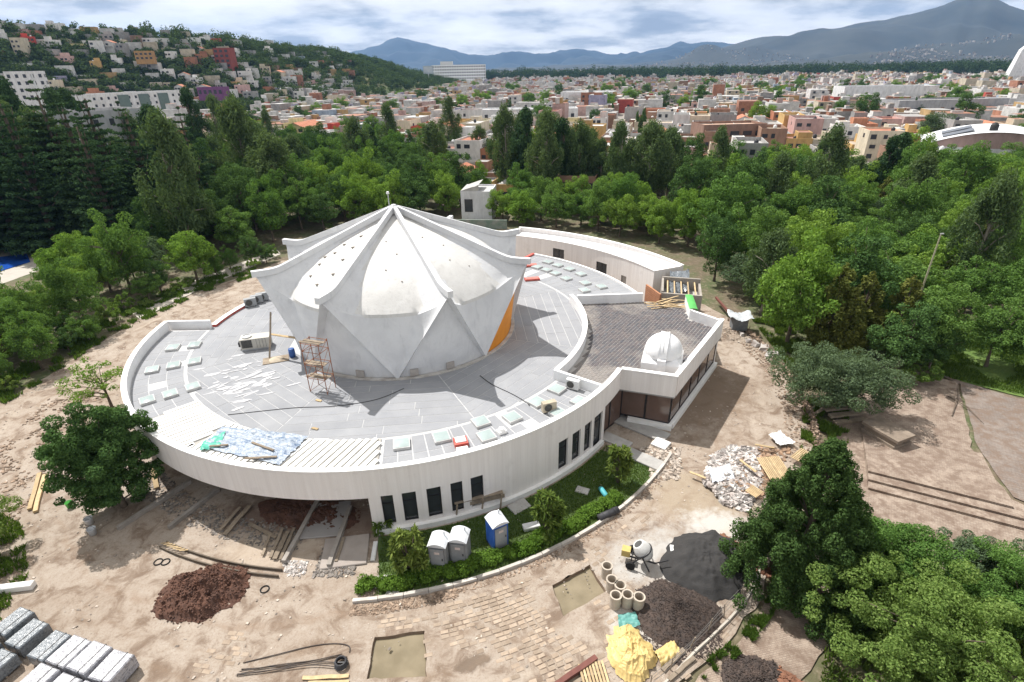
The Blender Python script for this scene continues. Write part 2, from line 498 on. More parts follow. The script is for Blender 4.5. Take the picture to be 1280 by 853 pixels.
def densify(poly, step, jag, seed=0.0):
    out = []
    for i in range(len(poly)):
        a, b2 = Vector(poly[i - 1][:2]), Vector(poly[i][:2])
        n = max(1, int((b2 - a).length / step))
        for k in range(n):
            p = a.lerp(b2, k / n)
            out.append((p.x + jag * fnoise(p.x, p.y, .8, seed), p.y + jag * fnoise(p.x, p.y, .8, seed + 9)))
    return out
def sheet(name, poly, mat, dz, cell=.7, jag=.35, holes=(), parent=None, zf=relief, **kw):
    """an earth or paving sheet: ragged outline, gentle real relief"""
    out = densify(poly, min(cell * 1.2, 1.0), jag, dz * 100)
    pts = [Vector(p) for p in out]
    edges = [(i, (i + 1) % len(pts)) for i in range(len(pts))]
    for h in holes:
        o = len(pts); hp = densify([(q.x, q.y) for q in h], .35, .10, 4.0)
        pts += [Vector(p) for p in hp]; edges += [(o + i, o + (i + 1) % len(hp)) for i in range(len(hp))]
    xs = [p[0] for p in out]; ys = [p[1] for p in out]
    y = min(ys); row = 0
    while y < max(ys):
        x = min(xs) + (cell / 2 if row % 2 else 0)
        while x < max(xs):
            if inpoly(x, y, out): pts.append(Vector((x + .1 * cell * math.sin(x * 37 + y * 11), y)))
            x += cell
        y += cell * .87; row += 1
    v, e, f, *_ = delaunay_2d_cdt(pts, edges, [], 1, 1e-4)
    hp = [[(q.x, q.y) for q in h] for h in holes]
    keep = []
    for tri in f:
        cx = sum(v[i].x for i in tri) / 3; cy = sum(v[i].y for i in tri) / 3
        if any(inpoly(cx, cy, h) for h in hp): continue
        keep.append(tri if len(tri) == 3 else tri[:3])
    vv = np.array([(p.x, p.y, zf(p.x, p.y) + dz) for p in v]); ff = np.array(keep)
    a, b2, c = vv[ff[:, 0]], vv[ff[:, 1]], vv[ff[:, 2]]
    flip = np.cross(b2 - a, c - a)[:, 2] < 0
    ff[flip] = ff[flip][:, ::-1]
    return link(name, np_mesh(name, vv, ff, mat, None, True), parent, kind='structure', **kw)
P2 = lambda *a: [(at(x, y).x, at(x, y).y) for x, y in a]
W2 = lambda r, a: (pol(r, a).x, pol(r, a).y)
YARD = P2((-150, 560), (0, 505), (60, 470), (110, 436), (175, 400), (245, 366), (320, 340), (350, 326)) + \
    [W2(43, 118), W2(44, 90), W2(44, 60), W2(42, 35), W2(41.6, 10), W2(41, -8), W2(40.5, -22), W2(41, -31)] + \
    P2((965, 690), (955, 745), (920, 792), (870, 832), (830, 875), (800, 960), (400, 1000), (0, 1000), (-200, 900), (-230, 700))
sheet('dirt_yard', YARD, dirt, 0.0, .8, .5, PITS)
sheet('paved_terrace', P2((1004, 640), (1030, 560), (1055, 505), (1120, 470), (1155, 468), (1196, 478), (1216, 560), (1262, 622), (1400, 690), (1400, 760), (1230, 705), (1090, 740), (1000, 853), (1000, 1000), (840, 1000), (838, 892), (875, 842), (925, 800), (962, 750), (972, 695)), paved1, -.02, .9, .25)
sheet('cobbled_square', P2((1160, 462), (1205, 478), (1280, 500), (1420, 525), (1420, 690), (1266, 620), (1222, 558), (1200, 480)), paved2, -.012, .9, .15)
sheet('park_lawn', P2((1130, 445), (1180, 425), (1290, 395), (1420, 400), (1420, 520), (1280, 496), (1190, 474)), lawn2_m, -.03, 1.2, .4)
sheet('lawn_patch', P2((40, 372), (75, 360), (80, 385), (48, 396)), lawn2_m, .02, .9, .4)
sheet('park_path', P2((165, 392), (240, 352), (345, 312), (352, 318), (250, 362), (176, 399)), M('path_concrete', (.50, .46, .40), (.40, .36, .31), .8), .03, 1.0, .15)
sheet('garden_lawn', [W2(25.05, a) for a in range(-84, -36, 3)] + [W2(29.9, a) for a in range(-38, -85, -3)], lawn_m, .03, .5, .08)

# ---- flooded pits: raw earth sides and still muddy water
mud = M('wet_earth', (.20, .145, .10), (.13, .09, .065), 1.5, .8, .5, 9)
def mat_muddy():
    mt, t, b, out = new_mat('muddy_water')
    geo = nn(t, 'ShaderNodeNewGeometry')
    c = mix(t, ramp(t, tnoise(t, geo.outputs['Position'], .8, 4, .5), [(.35, 0.0), (.65, 1.0)]), (.24, .20, .135), (.175, .145, .095))
    t.links.new(c, b.inputs['Base Color']); b.inputs['Roughness'].default_value = .04
    b.inputs['IOR'].default_value = 1.33; b.inputs['Specular IOR Level'].default_value = .5
    bump(t, b, tnoise(t, geo.outputs['Position'], 3, 3, .5), .04, .05)
    return mt
muddy = mat_muddy()
for i, h in enumerate(PITS):
    ring_ = densify([(q.x, q.y) for q in h], .35, .10, 4.0)
    n = len(ring_)
    cx, cy = sum(p[0] for p in ring_) / n, sum(p[1] for p in ring_) / n
    mb = MB()
    top = [(p[0], p[1], relief(*p)) for p in ring_]
    bot = [(cx + (p[0] - cx) * (.93 + .04 * fnoise(*p, 1.2, 2)), cy + (p[1] - cy) * (.93 + .04 * fnoise(*p, 1.2, 7)), -.45) for p in ring_]
    mb.add(top + bot, [(k, (k + 1) % n, n + (k + 1) % n, n + k) for k in range(n)])
    mb.add([(b_[0], b_[1], -.44) for b_ in bot], [tuple(range(n))])
    mb.build('pit_side', mud, kind='structure')
    w = MB().add([(cx + (p[0] - cx) * .97, cy + (p[1] - cy) * .97, -.20) for p in ring_], [tuple(range(n))])
    w.build('water', muddy, kind='structure')

# ---- kerb round the garden: separate stones
kerb_m = M('kerb_concrete', (.52, .49, .45), (.40, .36, .32), 1.4, .9, .3, 12, obj=.10)
kerb = link('kerb', None, None, kind='structure')
kb = MB(); kb.box((0, 0, .06), (1.50, .22, .30)); kme = kb.mesh('kerb_stone', kerb_m)
a = -84.5
while a < -33:
    p = pol(30.12, a)
    o = link('kerb_stone', kme, kerb, loc=(p.x, p.y, rng.uniform(-.02, .02)), rz=R(a + 90 + rng.uniform(-.8, .8)))
    a += 2.92

# ---- mountains
mtn1 = M('volcano_slopes', (.024, .032, .034), (.050, .055, .050), .003, .95)
mtn2 = M('far_range', (.014, .026, .036), (.024, .038, .045), .0010, .95)
def mountain(name, prof, dist, front, back, mat, relief_h, seed):
    P = []
    for (x1, y1), (x2, y2) in zip(prof, prof[1:]):
        n = max(1, int((x2 - x1) / 4))
        P += [(x1 + (x2 - x1) * k / n, y1 + (y2 - y1) * k / n) for k in range(n)]
    P.append(prof[-1])
    rows = []
    NF, NB = 26, 8
    for px, py in P:
        q = along(px, py, dist)
        zr = max(q.z, 5)
        row = []
        dx, dy = q.x / dist, q.y / dist
        for k in range(NF + NB + 1):
            s = k / NF if k <= NF else 1 + (k - NF) / NB
            if s <= 1:
                d = dist - front * (1 - s); z = zr * (s ** 1.5)
            else:
                d = dist + back * (s - 1); z = zr * (2 - s)
            x, y = dx * d, dy * d
            w = min(1, 4 * s * (1.06 - s)) if s <= 1 else (2 - s) * .3
            z += relief_h * max(0, w) * fnoise(x, y, 3.2 / front, seed) * min(1, zr / 90)
            if s == 1: z += relief_h * .10 * fnoise(x, y, 14 / front, seed)
            row.append((x, y, z - 3 if k in (0, NF + NB) else z))
        rows.append(row)
    nk = NF + NB + 1
    v = np.array([p for r_ in rows for p in r_])
    f = np.array([(i * nk + k, (i + 1) * nk + k, (i + 1) * nk + k + 1, i * nk + k + 1) for i in range(len(rows) - 1) for k in range(nk - 1)])
    link(name, np_mesh(name, v, f[:, ::-1], mat, None, True), kind='structure')
    return rows
VOLC = mountain('volcano', [(560, 88), (700, 83), (800, 79), (850, 73.5), (890, 66), (940, 56), (1000, 44), (1060, 32), (1110, 24), (1150, 15), (1180, 8), (1200, -1), (1212, -5), (1224, -2), (1240, -3), (1262, 8), (1290, 14), (1340, 30), (1420, 48), (1560, 66), (1750, 76)], 5000, 2300, 1300, mtn1, 105, 2.0)
mountain('mountain_range', [(380, 86), (430, 68), (455, 62), (478, 54), (497, 46.5), (515, 50), (540, 57), (575, 66), (608, 71.5), (640, 67), (665, 69), (700, 64.5), (725, 66), (748, 63), (772, 68.5), (800, 66), (830, 58.5), (850, 52), (868, 53.5), (885, 50), (910, 54), (950, 60), (1000, 64), (1200, 70), (1300, 74)], 8000, 1800, 1200, mtn2, 130, 6.0)
mountain('foothill', [(690, 82), (740, 77), (790, 72), (822, 66), (845, 61), (868, 66), (900, 71), (960, 76), (1100, 77)], 6400, 1000, 800, mtn2, 60, 8.0)
# ================================================================== THE PLANETARIUM
ZP, ZR, ZB = 5.5, 4.6, 3.15          # parapet top, roof level, underside of the floating band
wall_m = None
def mat_wall():
    mt, t, b, out = new_mat('ribbed_concrete')
    geo = nn(t, 'ShaderNodeNewGeometry'); P = geo.outputs['Position']
    streak = tnoise(t, mapping(t, P, (2.6, 2.6, .10)), 1.0, 5, .65)
    rib = tnoise(t, mapping(t, P, (9, 9, .02)), 1.0, 2, .4)
    blot = tnoise(t, P, .7, 6, .7)
    c = mix(t, ramp(t, streak, [(.34, 0.0), (.68, 1.0)]), (.82, .785, .76), (.72, .68, .655))
    c = mix(t, ramp(t, blot, [(.56, 0.0), (.75, .5)]), c, (.57, .53, .505))
    c = mix(t, ramp(t, rib, [(.3, .12), (.5, 0.0)]), c, (.60, .56, .535))
    t.links.new(c, b.inputs['Base Color']); b.inputs['Roughness'].default_value = .9; b.inputs['Specular IOR Level'].default_value = .2
    bump(t, b, rib, .15, .03)
    return mt
wall_m = mat_wall()
def mat_white(name, a, dirt_c, amt, fine=.06, seed=(0, 0, 0)):
    """weathered white roof paint with run marks, patches and trowel relief"""
    mt, t, b, out = new_mat(name)
    geo = nn(t, 'ShaderNodeNewGeometry'); P = mapping(t, geo.outputs['Position'], (1, 1, 1), seed)
    n1 = tnoise(t, P, .45, 6, .65, .5); n2 = tnoise(t, mapping(t, P, (1, 1, .25)), 1.7, 6, .7); n3 = tnoise(t, P, 6, 5, .7)
    c = mix(t, ramp(t, n1, [(.40, 0.0), (.66, amt)]), a, dirt_c)
    c = mix(t, ramp(t, n2, [(.55, 0.0), (.75, amt * .8)]), c, tuple(x * .85 for x in dirt_c))
    c = mix(t, ramp(t, n3, [(.25, fine * 4), (.42, 0.0)]), c, (.45, .42, .38))
    t.links.new(c, b.inputs['Base Color']); b.inputs['Roughness'].default_value = .75; b.inputs['Specular IOR Level'].default_value = .25
    h = mth(t, 'ADD', n3, mth(t, 'MULTIPLY', tnoise(t, P, 1.6, 4, .6), 1.5))
    bump(t, b, h, .35, .05)
    return mt
white_m = mat_white('weathered_white_paint', (.80, .80, .80), (.66, .66, .67), .6)
cap_m = mat_white('white_coping', (.84, .835, .82), (.66, .64, .61), .5, .1)
shell_m = mat_white('dome_white_paint', (.645, .65, .66), (.54, .545, .56), .8, .06)
cream_m = mat_white('dome_cream_coating', (.625, .617, .60), (.52, .512, .495), .85, .22, (3, 1, 7))
membrane_m = M('grey_roof_membrane', (.245, .252, .27), (.30, .305, .318), .45, .85, .25, 10, obj=.045, contrast=(.3, .7))
seam_m = M('white_seam_coating', (.54, .54, .54), (.42, .42, .42), 1.2, .8)
frame_m = M('dark_window_frame', (.025, .025, .028), None, 2, .4)
def mat_glass(name, col, rough=.06, spec=.6):
    mt, t, b, out = new_mat(name)
    geo = nn(t, 'ShaderNodeNewGeometry')
    c = mix(t, tnoise(t, geo.outputs['Position'], .9, 3), col, tuple(x * .6 for x in col))
    t.links.new(c, b.inputs['Base Color']); b.inputs['Roughness'].default_value = rough; b.inputs['Specular IOR Level'].default_value = spec
    return mt
glass_m = mat_glass('dark_window_glass', (.045, .05, .055))
brown_m = mat_glass('brown_film_glass', (.16, .105, .085), .12, .45)
skyl_m = mat_glass('frosted_skylight', (.42, .50, .49), .2, .5)
orange_m = M('orange_paint', (.78, .30, .035), (.66, .24, .03), .6, .6, .15)
red_m = M('red_paint', (.42, .06, .05), (.50, .14, .11), 1.2, .7, .2)
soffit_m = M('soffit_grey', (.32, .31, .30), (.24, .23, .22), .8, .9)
PL = thing('planetarium', 'round planetarium with a white folded star-shaped dome on a grey membrane roof', 'building', (C.x, C.y, 0))
bpy.context.view_layer.update()
def part(mb, name, mat, parent=PL, smooth=False):
    """a part built in world coordinates, hung on its thing"""
    o = mb.build(name, mat, None, smooth)
    o.parent = parent
    o.matrix_parent_inverse = WINV.setdefault(parent.name, Matrix.Translation((-C.x, -C.y, 0)))
    return o
WINV = {}
def sub(mb, name, mat, parent, smooth=False):
    o = mb.build(name, mat, None, smooth); o.parent = parent      # parent already sits in world coordinates
    return o

# ---- curved outer wall with its openings
WIN = [(-82.9, -81.0, .62, 3.22), (-79.6, -77.4, .62, 3.24), (-75.7, -73.4, .62, 3.26), (-71.8, -69.8, .62, 3.28), (-68.4, -66.2, .62, 3.30),
       (-50.7, -48.3, .55, 3.30), (-47.1, -44.7, .55, 3.32), (-43.5, -41.2, .55, 3.34), (-40.3, -37.2, .05, 3.36)]
RO, RI = 24.6, 24.28
w = MB()
a = -84.5
for (a0, a1, z0, z1) in WIN:
    w.ring(RI, RO, a, a0, 0, ZP)
    w.ring(RI, RO, a0, a1, z1, ZP)
    if z0 > .1: w.ring(RI, RO, a0, a1, 0, z0)
    a = a1
w.ring(RI, RO, a, -36.2, 0, ZP)
w.ring(RI, RO, -36.2, -28.8, 3.5, ZP)
w.ring(RI, RO, -180, -84.5, ZB, ZP)
part(w, 'outer_wall', wall_m)
cp = MB(); cp.ring(RI - .06, RO + .05, -180.3, -28.7, ZP + .002, ZP + .10); part(cp, 'coping', cap_m)
pli = MB(); pli.ring(RO + .003, RO + .30, -84.3, -37.2, -.1, .42); part(pli, 'plinth', cap_m)
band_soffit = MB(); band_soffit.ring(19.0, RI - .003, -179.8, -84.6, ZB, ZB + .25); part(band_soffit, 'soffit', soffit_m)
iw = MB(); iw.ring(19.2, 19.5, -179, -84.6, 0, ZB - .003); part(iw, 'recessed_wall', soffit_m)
sw = MB(); sw.add([], []); e0, e1 = pol(19.6, -84.45), pol(24.58, -84.45); sw.bar((e0.x, e0.y, 1.57), (e1.x, e1.y, 1.57), .3, 3.1); part(sw, 'end_wall', wall_m)
for aa in (-100, -118, -135, -150, -165):
    q = pol(20.4, aa); c_ = MB(); c_.lathe([(.0, 0), (.22, 0), (.22, ZB - .01), (0, ZB - .01)], 14, (q.x, q.y, 0)); part(c_, 'column', wall_m, smooth=False)
for (a0, a1, z0, z1) in WIN:
    f = MB()
    r0, r1, t = RI + .06, RI + .16, .18
    f.ring(r0, r1, a0 + .003, a0 + t, z0 + .003, z1 - .003); f.ring(r0, r1, a1 - t, a1 - .003, z0 + .003, z1 - .003)
    f.ring(r0, r1, a0 + t, a1 - t, z0 + .003, z0 + .08); f.ring(r0, r1, a0 + t, a1 - t, z1 - .08, z1 - .003)
    f.ring(r0, r1, a0 + t, a1 - t, z1 - .88, z1 - .80)
    fo = part(f, 'window', frame_m)
    for k0, k1 in ((z0 + .08, z1 - .88), (z1 - .80, z1 - .08)):
        sub(MB().ring(r0 + .03, r0 + .05, a0 + t, a1 - t, k0, k1), 'pane', glass_m, fo)

# ---- roof slab and its grey membrane strips
def zone_poly(r0, r1, a0, a1, step=3):
    n = max(2, int(abs(a1 - a0) / step))
    return [W2(r1, a0 + (a1 - a0) * i / n) for i in range(n + 1)] + [W2(r0, a1 + (a0 - a1) * i / n) for i in range(n + 1)]
slab = MB()
slab.prism([W2(20.0, a) for a in range(-180, 180, 4)], ZR - .4, ZR)
part(slab, 'roof', seam_m)
ROOF = PL.children[-1] if PL.children and PL.children[-1].name.startswith('roof') else [o for o in PL.children if o.name.startswith('roof')][0]
sl2 = MB(); sl2.ring(20.003, RI - .003, -179.6, -36.4, ZR - .4, ZR - .001); sub(sl2, 'roof_edge', seam_m, ROOF)
sl3 = MB(); sl3.ring(20.003, 28.2, 15, 57, ZR - .4, ZR - .002); sub(sl3, 'roof_edge', seam_m, ROOF)
drumw = MB(); drumw.ring(19.4, 19.99, -28, 180, 0, ZR - .41); part(drumw, 'rear_wall', wall_m)
bwl = MB(); bwl.ring(27.6, 28.1, 15.5, 56.5, 0, ZR - .41); part(bwl, 'rear_wall', wall_m)
def clip(poly, inside, inter):
    out = []
    for i in range(len(poly)):
        a_, b_ = poly[i - 1], poly[i]
        ia, ib = inside(a_), inside(b_)
        if ia != ib: out.append(inter(a_, b_))
        if ib: out.append(b_)
    return out
def clip_circle(poly, c, r, n=72):
    for k in range(n):
        a0 = 2 * math.pi * k / n
        nx, ny = math.cos(a0), math.sin(a0)
        f = lambda p: (p[0] - c.x) * nx + (p[1] - c.y) * ny - r
        def inter(a_, b_):
            t = f(a_) / (f(a_) - f(b_)); return (a_[0] + (b_[0] - a_[0]) * t, a_[1] + (b_[1] - a_[1]) * t)
        poly = clip(poly, lambda p: f(p) <= 1e-9, inter)
        if not poly: return []
    return poly
srng = random.Random(21)
for k in range(8):
    phi = 5 + 45 * k
    ux, uy = math.cos(R(phi)), math.sin(R(phi))
    d = 10.2
    while d < 23.5:
        d1 = d + 1.02
        xs = [-(d) * math.tan(R(22.5)) + .04]
        L = d * math.tan(R(22.5)) - .04
        cuts = [-L]; p_ = -L + srng.uniform(2, 5)
        while p_ < L - 1.2: cuts.append(p_); p_ += srng.uniform(3.5, 6)
        cuts.append(L)
        for c0, c1 in zip(cuts, cuts[1:]):
            g = .026
            x0, x1 = c0 + (g if c0 > -L else 0), c1 - (g if c1 < L else 0)
            q = [(d + g, x0), (d1 - g, x0 - (.42 if c0 == -L else 0)), (d1 - g, x1 + (.42 if c1 == L else 0)), (d + g, x1)]
            poly = [(C.x + ux * a_ - uy * b_, C.y + uy * a_ + ux * b_) for a_, b_ in q]
            poly = clip_circle(poly, C, 19.85)
            if len(poly) < 3: continue
            ar = abs(sum(poly[i - 1][0] * poly[i][1] - poly[i][0] * poly[i - 1][1] for i in range(len(poly)))) / 2
            if ar < .25: continue
            sub(MB().prism(poly, ZR + .002, ZR + .016, bottom=False), 'membrane_strip', membrane_m, ROOF)
        d = d1
def radial_strips(r0, r1, a0, a1, wdeg, rows):
    aa = a0
    while aa < a1 - .2:
        ab = min(aa + wdeg, a1)
        for q0, q1 in rows:
            if srng.random() < .06: continue
            sub(MB().ring(q0 + .03, q1 - .03, aa + .11, ab - .11, ZR + .002, ZR + .016, step=1.5), 'membrane_strip', membrane_m, ROOF)
        aa = ab
radial_strips(20, 24.2, -82.6, -36.8, 2.75, ((20.12, 22.2), (22.2, 24.2)))
radial_strips(20, 24.2, -179, -134.8, 3.2, ((20.12, 21.5), (21.5, 22.9), (22.9, 24.2)))
radial_strips(20, 28, 15.5, 56.5, 3.0, ((20.12, 22.8), (22.8, 25.5), (25.5, 28.1)))

# ---- left wing: tall parapet returning to the round roof, low red kerb beyond it
lp = MB()
pa, pb = pol(24.45, 179.2), pol(19.9, 179.2)
lp.bar((pa.x, pa.y, (ZP + ZR) / 2 - .1), (pb.x, pb.y, (ZP + ZR) / 2 - .1), .28, ZP - ZR + .2)
part(lp, 'parapet', white_m)
il = MB(); il.ring(RI - .035, RI - .003, -180, -36.6, ZR + .02, ZP - .003); part(il, 'inner_parapet_face', white_m)
for a0, a1 in ((146, 178.5),):
    part(MB().ring(19.55, 20.02, a0, a1, ZR + .003, ZR + .26), 'edge_kerb', red_m)
    part(MB().ring(19.50, 20.07, a0, a1, ZR + .263, ZR + .31), 'coping', cap_m)
e0, e1 = pol(20.4, 56.6), pol(28.2, 56.6)
part(MB().bar((e0.x, e0.y, ZR + .12), (e1.x, e1.y, ZR + .12), .4, .25), 'edge_kerb', red_m)
part(MB().ring(27.95, 28.25, 15, 56.6, ZR + .003, ZR + .2), 'edge_kerb', cap_m)

# ---- ribbed metal roof over the front: one folded sheet after another
rib_m = M('white_ribbed_sheet', (.80, .795, .77), (.68, .665, .63), .7, .5, .05, 6, obj=.05)
slot_m = M('ribbed_sheet_valley', (.36, .345, .32), (.30, .285, .26), .9, .7)
bs = MB(); bs.ring(20.06, RI - .06, -134.3, -83.2, ZR + .02, ZR + .10); base_sheet = part(bs, 'ribbed_roof', slot_m)
def in_zone(x, y, za, zb):
    r_ = math.hypot(x - C.x, y - C.y); a_ = math.degrees(math.atan2(y - C.y, x - C.x))
    return 20.1 < r_ < RI - .08 and za < a_ < zb
def runs(nxv, nyv, dxv, dyv, off, za, zb, s0=-40, s1=40, st=.06):
    out = []; cur = None; s = s0
    while s < s1:
        ok = in_zone(C.x + nxv * off + dxv * s, C.y + nyv * off + dyv * s, za, zb)
        if ok and cur is None: cur = s
        if not ok and cur is not None:
            if s - cur > .3: out.append((cur, s - st))
            cur = None
        s += st
    return out
for za, zb, dirang in ((-134.2, -119.05, 42), (-118.95, -83.3, 66)):
    dirx, diry = math.cos(R(dirang)), math.sin(R(dirang))
    nx, ny = -diry, dirx
    off = -28.0
    while off < 28:
        for s0, s1 in runs(nx, ny, dirx, diry, off, za, zb):
            a_ = Vector((C.x + nx * off + dirx * s0, C.y + ny * off + diry * s0, ZR + .16)); b_ = Vector((C.x + nx * off + dirx * s1, C.y + ny * off + diry * s1, ZR + .16))
            sub(MB().bar(a_, b_, .35, .10), 'ribbed_sheet', rib_m, base_sheet)
        off += .50

# ---- skylights
SK = [(501.9, 554.2), (551.6, 545.8), (600.8, 526.6), (607.9, 544.4), (640.2, 521), (671, 502), (696, 486), (724.6, 501.3), (698.7, 516.2),
      (216, 434), (243, 430.6), (243, 451), (216.7, 456), (190, 461.6), (240.6, 482.7), (212.5, 491.7), (183.8, 499.6),
      (684.7, 327.2), (697.3, 331.3), (711.9, 336), (671, 333.4), (683.2, 337), (694.4, 341.3), (726, 342.2), (708, 347.8), (731.6, 353.4), (751.8, 357.8), (730.6, 362.3)]
cb = MB(); cb.box((0, 0, .11), (1.2, 1.2, .22)); cme = cb.mesh('curb', M('skylight_curb', (.56, .56, .55), (.46, .46, .45), 2, .7))
pb_ = MB(); pb_.grid(lambda u, v: ((u - .5) * 1.06, (v - .5) * 1.06, .235 + .09 * (1 - (2 * u - 1) ** 2) * (1 - (2 * v - 1) ** 2)), 6, 6); pme = pb_.mesh('glazing', skyl_m, True)
for i, (x, y) in enumerate(SK):
    p = at(x, y, ZR + .2)
    an = math.atan2(p.y - C.y, p.x - C.x)
    s = link('skylight', cme, PL); s.matrix_parent_inverse = WINV[PL.name]
    s.location = (p.x, p.y, ZR + .017); s.rotation_euler = (0, 0, an); s.scale = (.92, 1.0, 1) if i >= 9 else (1, 1, 1)
    link('glazing', pme, s)

# ---- right block: terrace behind a high parapet, dark glass below
A_, B_, C_, D_, E_ = Vector((9.40, 40.75)), Vector((13.83, 39.25)), Vector((21.74, 50.52)), Vector((19.33, 53.09)), Vector((20.03, 57.14))
F_ = Vector((15.13, 58.30)); G_ = Vector((7.55, 58.0))
def seg_wall(mb, p, q, z0, z1, t=.30, side=1):
    d = (q - p).normalized(); n = Vector((-d.y, d.x)) * t * side
    mb.prism([(p.x, p.y), (q.x, q.y), (q.x + n.x, q.y + n.y), (p.x + n.x, p.y + n.y)], z0, z1)
bw = MB(); seg_wall(bw, A_, B_, 3.5, ZP); seg_wall(bw, B_ + Vector((.17, .246)), C_, 3.5, ZP); part(bw, 'block_wall', wall_m)
bc = MB()
seg_wall(bc, A_ + Vector((-.02, -.05)), B_ + Vector((.04, -.06)), ZP + .003, ZP + .10, .42); seg_wall(bc, B_ + Vector((.25, .29)), C_ + Vector((.05, .0)), ZP + .003, ZP + .098, .42)
part(bc, 'coping', cap_m)
tw = MB(); seg_wall(tw, C_ + Vector((-.32, .02)), D_, ZR - .4, ZP + .04, .28); seg_wall(tw, D_ + Vector((.02, .05)), E_, ZR - .4, ZP + .05, .28)
part(tw, 'terrace_parapet', white_m)
tw2 = MB(); seg_wall(tw2, F_, G_, ZR - .4, ZP + .03, .3); part(tw2, 'terrace_parapet', white_m)
i0, i1 = pol(19.6, -36.4), pol(24.2, -36.4)
part(MB().bar((i0.x, i0.y, ZP / 2 + ZR / 2 - .1), (i1.x, i1.y, ZP / 2 + ZR / 2 - .1), .28, ZP - ZR + .24), 'terrace_parapet', white_m)
part(MB().ring(19.62, 19.98, -36.3, 16.0, ZR - .1, ZP + .05), 'curved_parapet', white_m)
part(MB().ring(19.58, 20.02, -36.3, 16.0, ZP + .052, ZP + .10), 'coping', cap_m)
TER = [(A_.x, A_.y), (B_.x + .1, B_.y + .35), (C_.x - .25, C_.y), (D_.x, D_.y), (E_.x - .2, E_.y), (F_.x, F_.y), (G_.x, G_.y)] + [W2(20.0, a) for a in range(14, -38, -4)] + [W2(24.3, -36), W2(24.3, -30)]
TZ = 4.45
tf = part(MB().prism(TER, TZ - .35, TZ), 'terrace_floor', M('terrace_mortar', (.44, .42, .40), (.34, .32, .30), .9, .9))
# tiles of the terrace, laid in courses
tile_m = None
def mat_tile():
    mt, t, b, out = new_mat('clay_terrace_tile')
    geo = nn(t, 'ShaderNodeNewGeometry')
    c = ramp(t, geo.outputs['Random Per Island'], [(0, (.07, .07, .078)), (.3, (.10, .085, .088)), (.55, (.085, .085, .095)), (.75, (.12, .10, .098)), (.9, (.065, .064, .075)), (1, (.115, .10, .098))])
    pale = ramp(t, tnoise(t, mapping(t, geo.outputs['Position'], (1, 1, 1), (4, 2, 0)), .16, 4, .6), [(.46, 0.0), (.56, .55)])
    c = mix(t, mth(t, 'MULTIPLY', pale, 1.0), c, (.30, .27, .24))
    t.links.new(c, b.inputs['Base Color']); b.inputs['Roughness'].default_value = .8
    return mt
tile_m = mat_tile()
tdir = (C_ - B_).normalized(); tn = Vector((-tdir.y, tdir.x))
tv = []; trg = random.Random(4)
for i in range(-60, 90):
    offt = trg.uniform(0, .6)
    for j in range(-60, 60):
        p = B_ + tdir * (i * .62 + (offt if False else (j % 2) * .31)) + tn * (j * .34)
        r_ = math.hypot(p.x - C.x, p.y - C.y)
        if not inpoly(p.x, p.y, TER) or r_ < 20.25: continue
        if not all(inpoly(p.x + dx * .3, p.y + dy * .3, TER) for dx, dy in ((1, 0), (-1, 0), (0, 1), (0, -1))): continue
        tv.append(p)
tm = MB()
for p in tv:
    tm.box((p.x, p.y, TZ + .012 + trg.uniform(-.004, .004)), (.56, .285, .03), math.atan2(tdir.y, tdir.x) + trg.uniform(-.02, .02))
o = sub(tm, 'terrace_tiles', tile_m, tf); o['kind'] = 'stuff'
# dark glazing below the block
bs_ = B_ + Vector((-.12, .45))
Ag, Bg, Cg = A_ + Vector((.35, .55)), B_ + Vector((-.08, .42)), C_ + Vector((-.35, .1))
pln = MB()
seg_wall(pln, Ag + Vector((.5, -.75)), B_ + Vector((.06, -.05)), -.1, .52, .42); seg_wall(pln, B_ + Vector((.30, .30)), C_ + Vector((.1, 0)), -.1, .50, .42)
part(pln, 'plinth', cap_m)
def glazing(p, q, n, z0, z1):
    d = q - p
    for i in range(n):
        a_, b_ = p + d * (i / n), p + d * ((i + 1) / n)
        g = MB(); gz0 = z0 + .05
        g.bar((a_.x, a_.y, (z0 + z1) / 2), (a_.x + d.x * .001, a_.y + d.y * .001, (z0 + z1) / 2), .09, z1 - z0)
        g = MB()
        u = d.normalized()
        for e in (a_ + u * .04, b_ - u * .04): g.box((e.x, e.y, (z0 + z1) / 2), (.07, .12, z1 - z0), math.atan2(u.y, u.x))
        g.bar((a_.x + u.x * .08, a_.y + u.y * .08, z0 + .04), (b_.x - u.x * .08, b_.y - u.y * .08, z0 + .04), .12, .08)
        g.bar((a_.x + u.x * .08, a_.y + u.y * .08, z1 - .05), (b_.x - u.x * .08, b_.y - u.y * .08, z1 - .05), .12, .08)
        fo = part(g, 'window', frame_m)
        sub(MB().bar((a_.x + u.x * .08, a_.y + u.y * .08, (z0 + z1) / 2), (b_.x - u.x * .08, b_.y - u.y * .08, (z0 + z1) / 2), .03, z1 - z0 - .2), 'pane', brown_m, fo)
glazing(Ag, Bg, 2, .52, 3.49)
glazing(Bg + Vector((.02, .1)), Cg, 5, .50, 3.49)
en0, en1 = pol(23.9, -36.0), Ag
glazing(Vector((en0.x, en0.y)), en1, 2, .02, 3.49)
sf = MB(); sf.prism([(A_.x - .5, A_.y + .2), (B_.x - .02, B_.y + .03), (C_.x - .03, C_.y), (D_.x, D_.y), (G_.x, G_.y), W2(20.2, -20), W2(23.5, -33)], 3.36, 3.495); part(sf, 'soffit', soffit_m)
fl = MB(); fl.prism([(Ag.x, Ag.y), (Bg.x, Bg.y), (Cg.x, Cg.y), (D_.x, D_.y), (G_.x, G_.y), W2(20.2, -20), W2(23.5, -33)], .02, .08); part(fl, 'floor', M('interior_floor', (.22, .17, .15), None, 1, .5))
